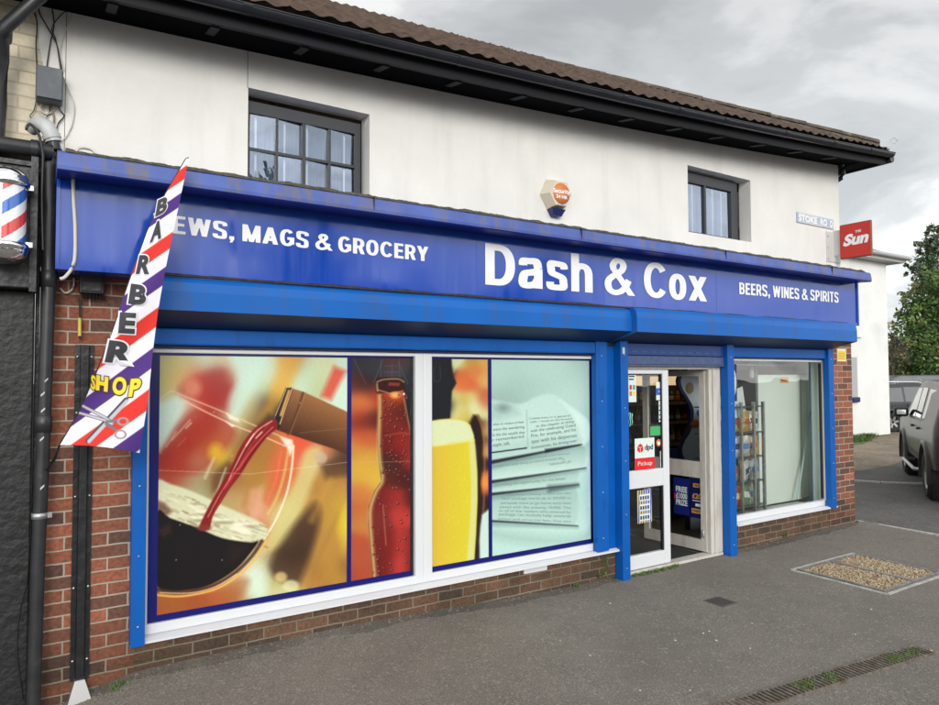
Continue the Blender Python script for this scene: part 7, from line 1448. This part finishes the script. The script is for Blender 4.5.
    g = MB(); g.box(tx0 - .10, tx0 + .12, -off + .16, off - .16, .42, .70, bev=.05); cpart(g, 'rear_bumper', M_trim); g = MB(); g.box(tx1 - .14, tx1 + .08, -off + .2, off - .2, .35, .66, bev=.05); cpart(g, 'front_bumper', paint)
    g = MB(); g.box(tx0 - .012, tx0 + .002, -.26, .26, .78, .89); cpart(g, 'number_plate', mat('plate_yellow', (.65, .48, .04), .4))
    return o
# pickup truck with hard top, seen along its left side
ang = math.atan2(1.18, 2.03); u_ = Vector((math.cos(ang), math.sin(ang), 0)); nl = Vector((-math.sin(ang), math.cos(ang), 0)); rl = Vector((11.50, .42, GROUND - .005)); W2_ = 1.80
pk = rl - nl * (W2_ / 2)     # origin: centreline at the rear axle
make_car('pickup_truck', 'dark grey pickup truck with a windowed hard top, parked facing away at the right edge', tuple(pk), ang, W2_,
    [(-1.15, .55), (-.5, .50), (3.6, .45), (3.95, .5)], [(-1.15, 1.18), (-1.02, 1.73), (-.9, 1.76), (.55, 1.78), (1.3, 1.79), (1.85, 1.76), (2.62, 1.20), (3.5, 1.08), (3.9, .96), (3.97, .75)], 1.13, (0.0, 2.95), .375, carpaint('dark_grey_metallic', (.035, .033, .031), .15),
    [[(-.95, 1.20), (.42, 1.20), (.38, 1.66), (-.88, 1.64)], [(.60, 1.19), (1.22, 1.19), (1.20, 1.67), (.64, 1.67)], [(1.30, 1.18), (2.20, 1.18), (1.92, 1.50), (1.72, 1.65), (1.29, 1.67)]],
    [((.53, .5), (.53, 1.12)), ((.55, 1.12), (.60, 1.72)), ((1.28, .5), (1.28, 1.14)), ((2.3, .55), (2.3, 1.12))], [(.72, 1.02), (1.46, 1.02)],
    [([(-1.13, .86), (-1.0, .86), (-1.0, .98), (-1.13, .98)], M_tred), ([(-1.13, .985), (-1.0, .985), (-1.0, 1.045), (-1.13, 1.045)], M_tclear), ([(-1.13, 1.05), (-1.0, 1.05), (-1.0, 1.15), (-1.13, 1.15)], M_tred)], (2.12, 1.20), step_=(.55, 2.35), cladding=[(.45, .50), (2.4, .48), (2.4, .60), (.45, .60)])
# car sideways beyond the house corner
P0 = Vector((23.25, 7.15, GROUND)); fwd = Vector((.84, -.54, 0))
make_car('parked_car', 'dark charcoal family car with a pale roof and silver roof rails beyond the house corner', tuple(P0 + fwd * .75 + Vector((.54, .84, 0)) * .9), math.atan2(-.54, .84), 1.78,
    [(-.85, .35), (3.4, .32)], [(-.85, .95), (-.72, 1.45), (-.5, 1.56), (1.2, 1.58), (1.9, 1.45), (2.55, 1.02), (3.3, .88), (3.45, .6)], .98, (0.0, 2.6), .32, carpaint('charcoal_paint', (.045, .048, .052), .3),
    [[(-.55, 1.0), (.35, 1.0), (.35, 1.46), (-.42, 1.44)], [(.42, 1.0), (1.2, 1.0), (1.2, 1.48), (.42, 1.48)], [(1.27, 1.0), (2.25, .99), (1.85, 1.36), (1.27, 1.47)]],
    [((.4, .4), (.4, 1.0)), ((1.24, .4), (1.24, 1.0))], [(.55, .9), (1.4, .9)], [], (2.05, 1.02), group='cars parked beyond the drive', rails=True)
mb = MB(); mb.add([(23.25, 6, 1), (23.3, 6, 1), (23.3, 6, 1.01)], [(0, 1, 2)]) if False else None
P1 = at_depth(912, 398, 33); P1.z = GROUND
make_car('parked_car', 'grey car half hidden behind the charcoal car, only its pale roof edge showing', tuple(P1), math.atan2(-.54, .84), 1.85,
    [(-1.6, .35), (3.2, .32)], [(-1.6, 1.0), (-1.4, 1.7), (-1.0, 1.84), (1.2, 1.86), (1.9, 1.66), (2.55, 1.1), (3.1, .98), (3.2, .6)], 1.08, (-.7, 2.3), .34, carpaint('mid_grey_paint', (.14, .145, .15), 0.3),
    [[(-1.2, 1.12), (-.1, 1.12), (-.1, 1.66), (-1.1, 1.64)], [(0, 1.12), (1.1, 1.12), (1.1, 1.70), (0, 1.70)], [(1.17, 1.12), (2.2, 1.1), (1.85, 1.5), (1.17, 1.68)]], [], [], [], None, group='cars parked beyond the drive')
# ================================================================== ACROSS THE ROAD (behind the camera; what the sign and panes reflect)
def terrace(x0, w, label, wallm, h=5.4, rh=2.6):
    y0 = -32.0; o = empty('brick_house', (x0 + w / 2, y0, 0), label, 'house', 'houses across the road')
    mb = MB(); mb.box(x0, x0 + w, y0 - 8, y0, -.2, h); part(mb, 'house_wall', wallm, o)
    mb = MB(); mb.add([(x0 - .3, y0 + .4, h - .1), (x0 + w + .3, y0 + .4, h - .1), (x0 + w + .3, y0 - 8.4, h - .1), (x0 - .3, y0 - 8.4, h - .1), (x0 - .3, y0 - 4, h + rh), (x0 + w + .3, y0 - 4, h + rh)], [(0, 1, 5, 4), (2, 3, 4, 5), (0, 4, 3), (1, 2, 5), (0, 3, 2, 1)]); rf = part(mb, 'roof', M_tile, o)
    mb = MB(); mb.box(x0 + w - 1.2, x0 + w - .4, y0 - 4.4, y0 - 3.6, h + rh - .5, h + rh + 1.1); part(mb, 'chimney', M_brick2, rf)
    for wx, wz, ww, wh in ((.9, .9, 1.5, 1.3), (w - 2.2, .1, .95, 2.05), (.9, 3.4, 1.3, 1.2), (w - 2.5, 3.4, 1.3, 1.2)):
        mb = MB(); mb.box(x0 + wx, x0 + wx + ww, y0, y0 + .05, wz, wz + wh); f_ = part(mb, 'window' if wh < 2 else 'door', M_upvc, o); mb = MB(); mb.box(x0 + wx + .08, x0 + wx + ww - .08, y0 + .05, y0 + .06, wz + .08, wz + wh - .08); part(mb, 'pane', M_cglass, f_)
    return o
terrace(-9, 7.5, 'brick house across the road, leftmost of the row', M_brick2); terrace(-.6, 7.5, 'cream house across the road with a tiled roof', M_cream, 5.2); terrace(14.5, 8, 'white rendered house across the road beyond the trees', M_render2, 5.5); terrace(27, 8, 'brick house across the road, furthest along the row', M_brick2)
for i, (x, y, h, r) in enumerate(((10.5, -27, 9.5, 2.2), (24.8, -28, 8.5, 2.0), (-13, -28, 9, 2.2))):
    b_ = Vector((x, y, 0)); tree('street_tree', ['broad green tree between the cream and white houses across the road', 'round green tree near the far brick house across the road', 'tall green tree at the left end of the row across the road'][i], b_, h, [(random.uniform(-r, r), random.uniform(-r, r), h * .5 + random.uniform(0, h * .45), r * random.uniform(.5, .75)) for _ in range(9)], 3500, .2, [1, 1, 2, 0], .25, 'trees across the road', twig=30)
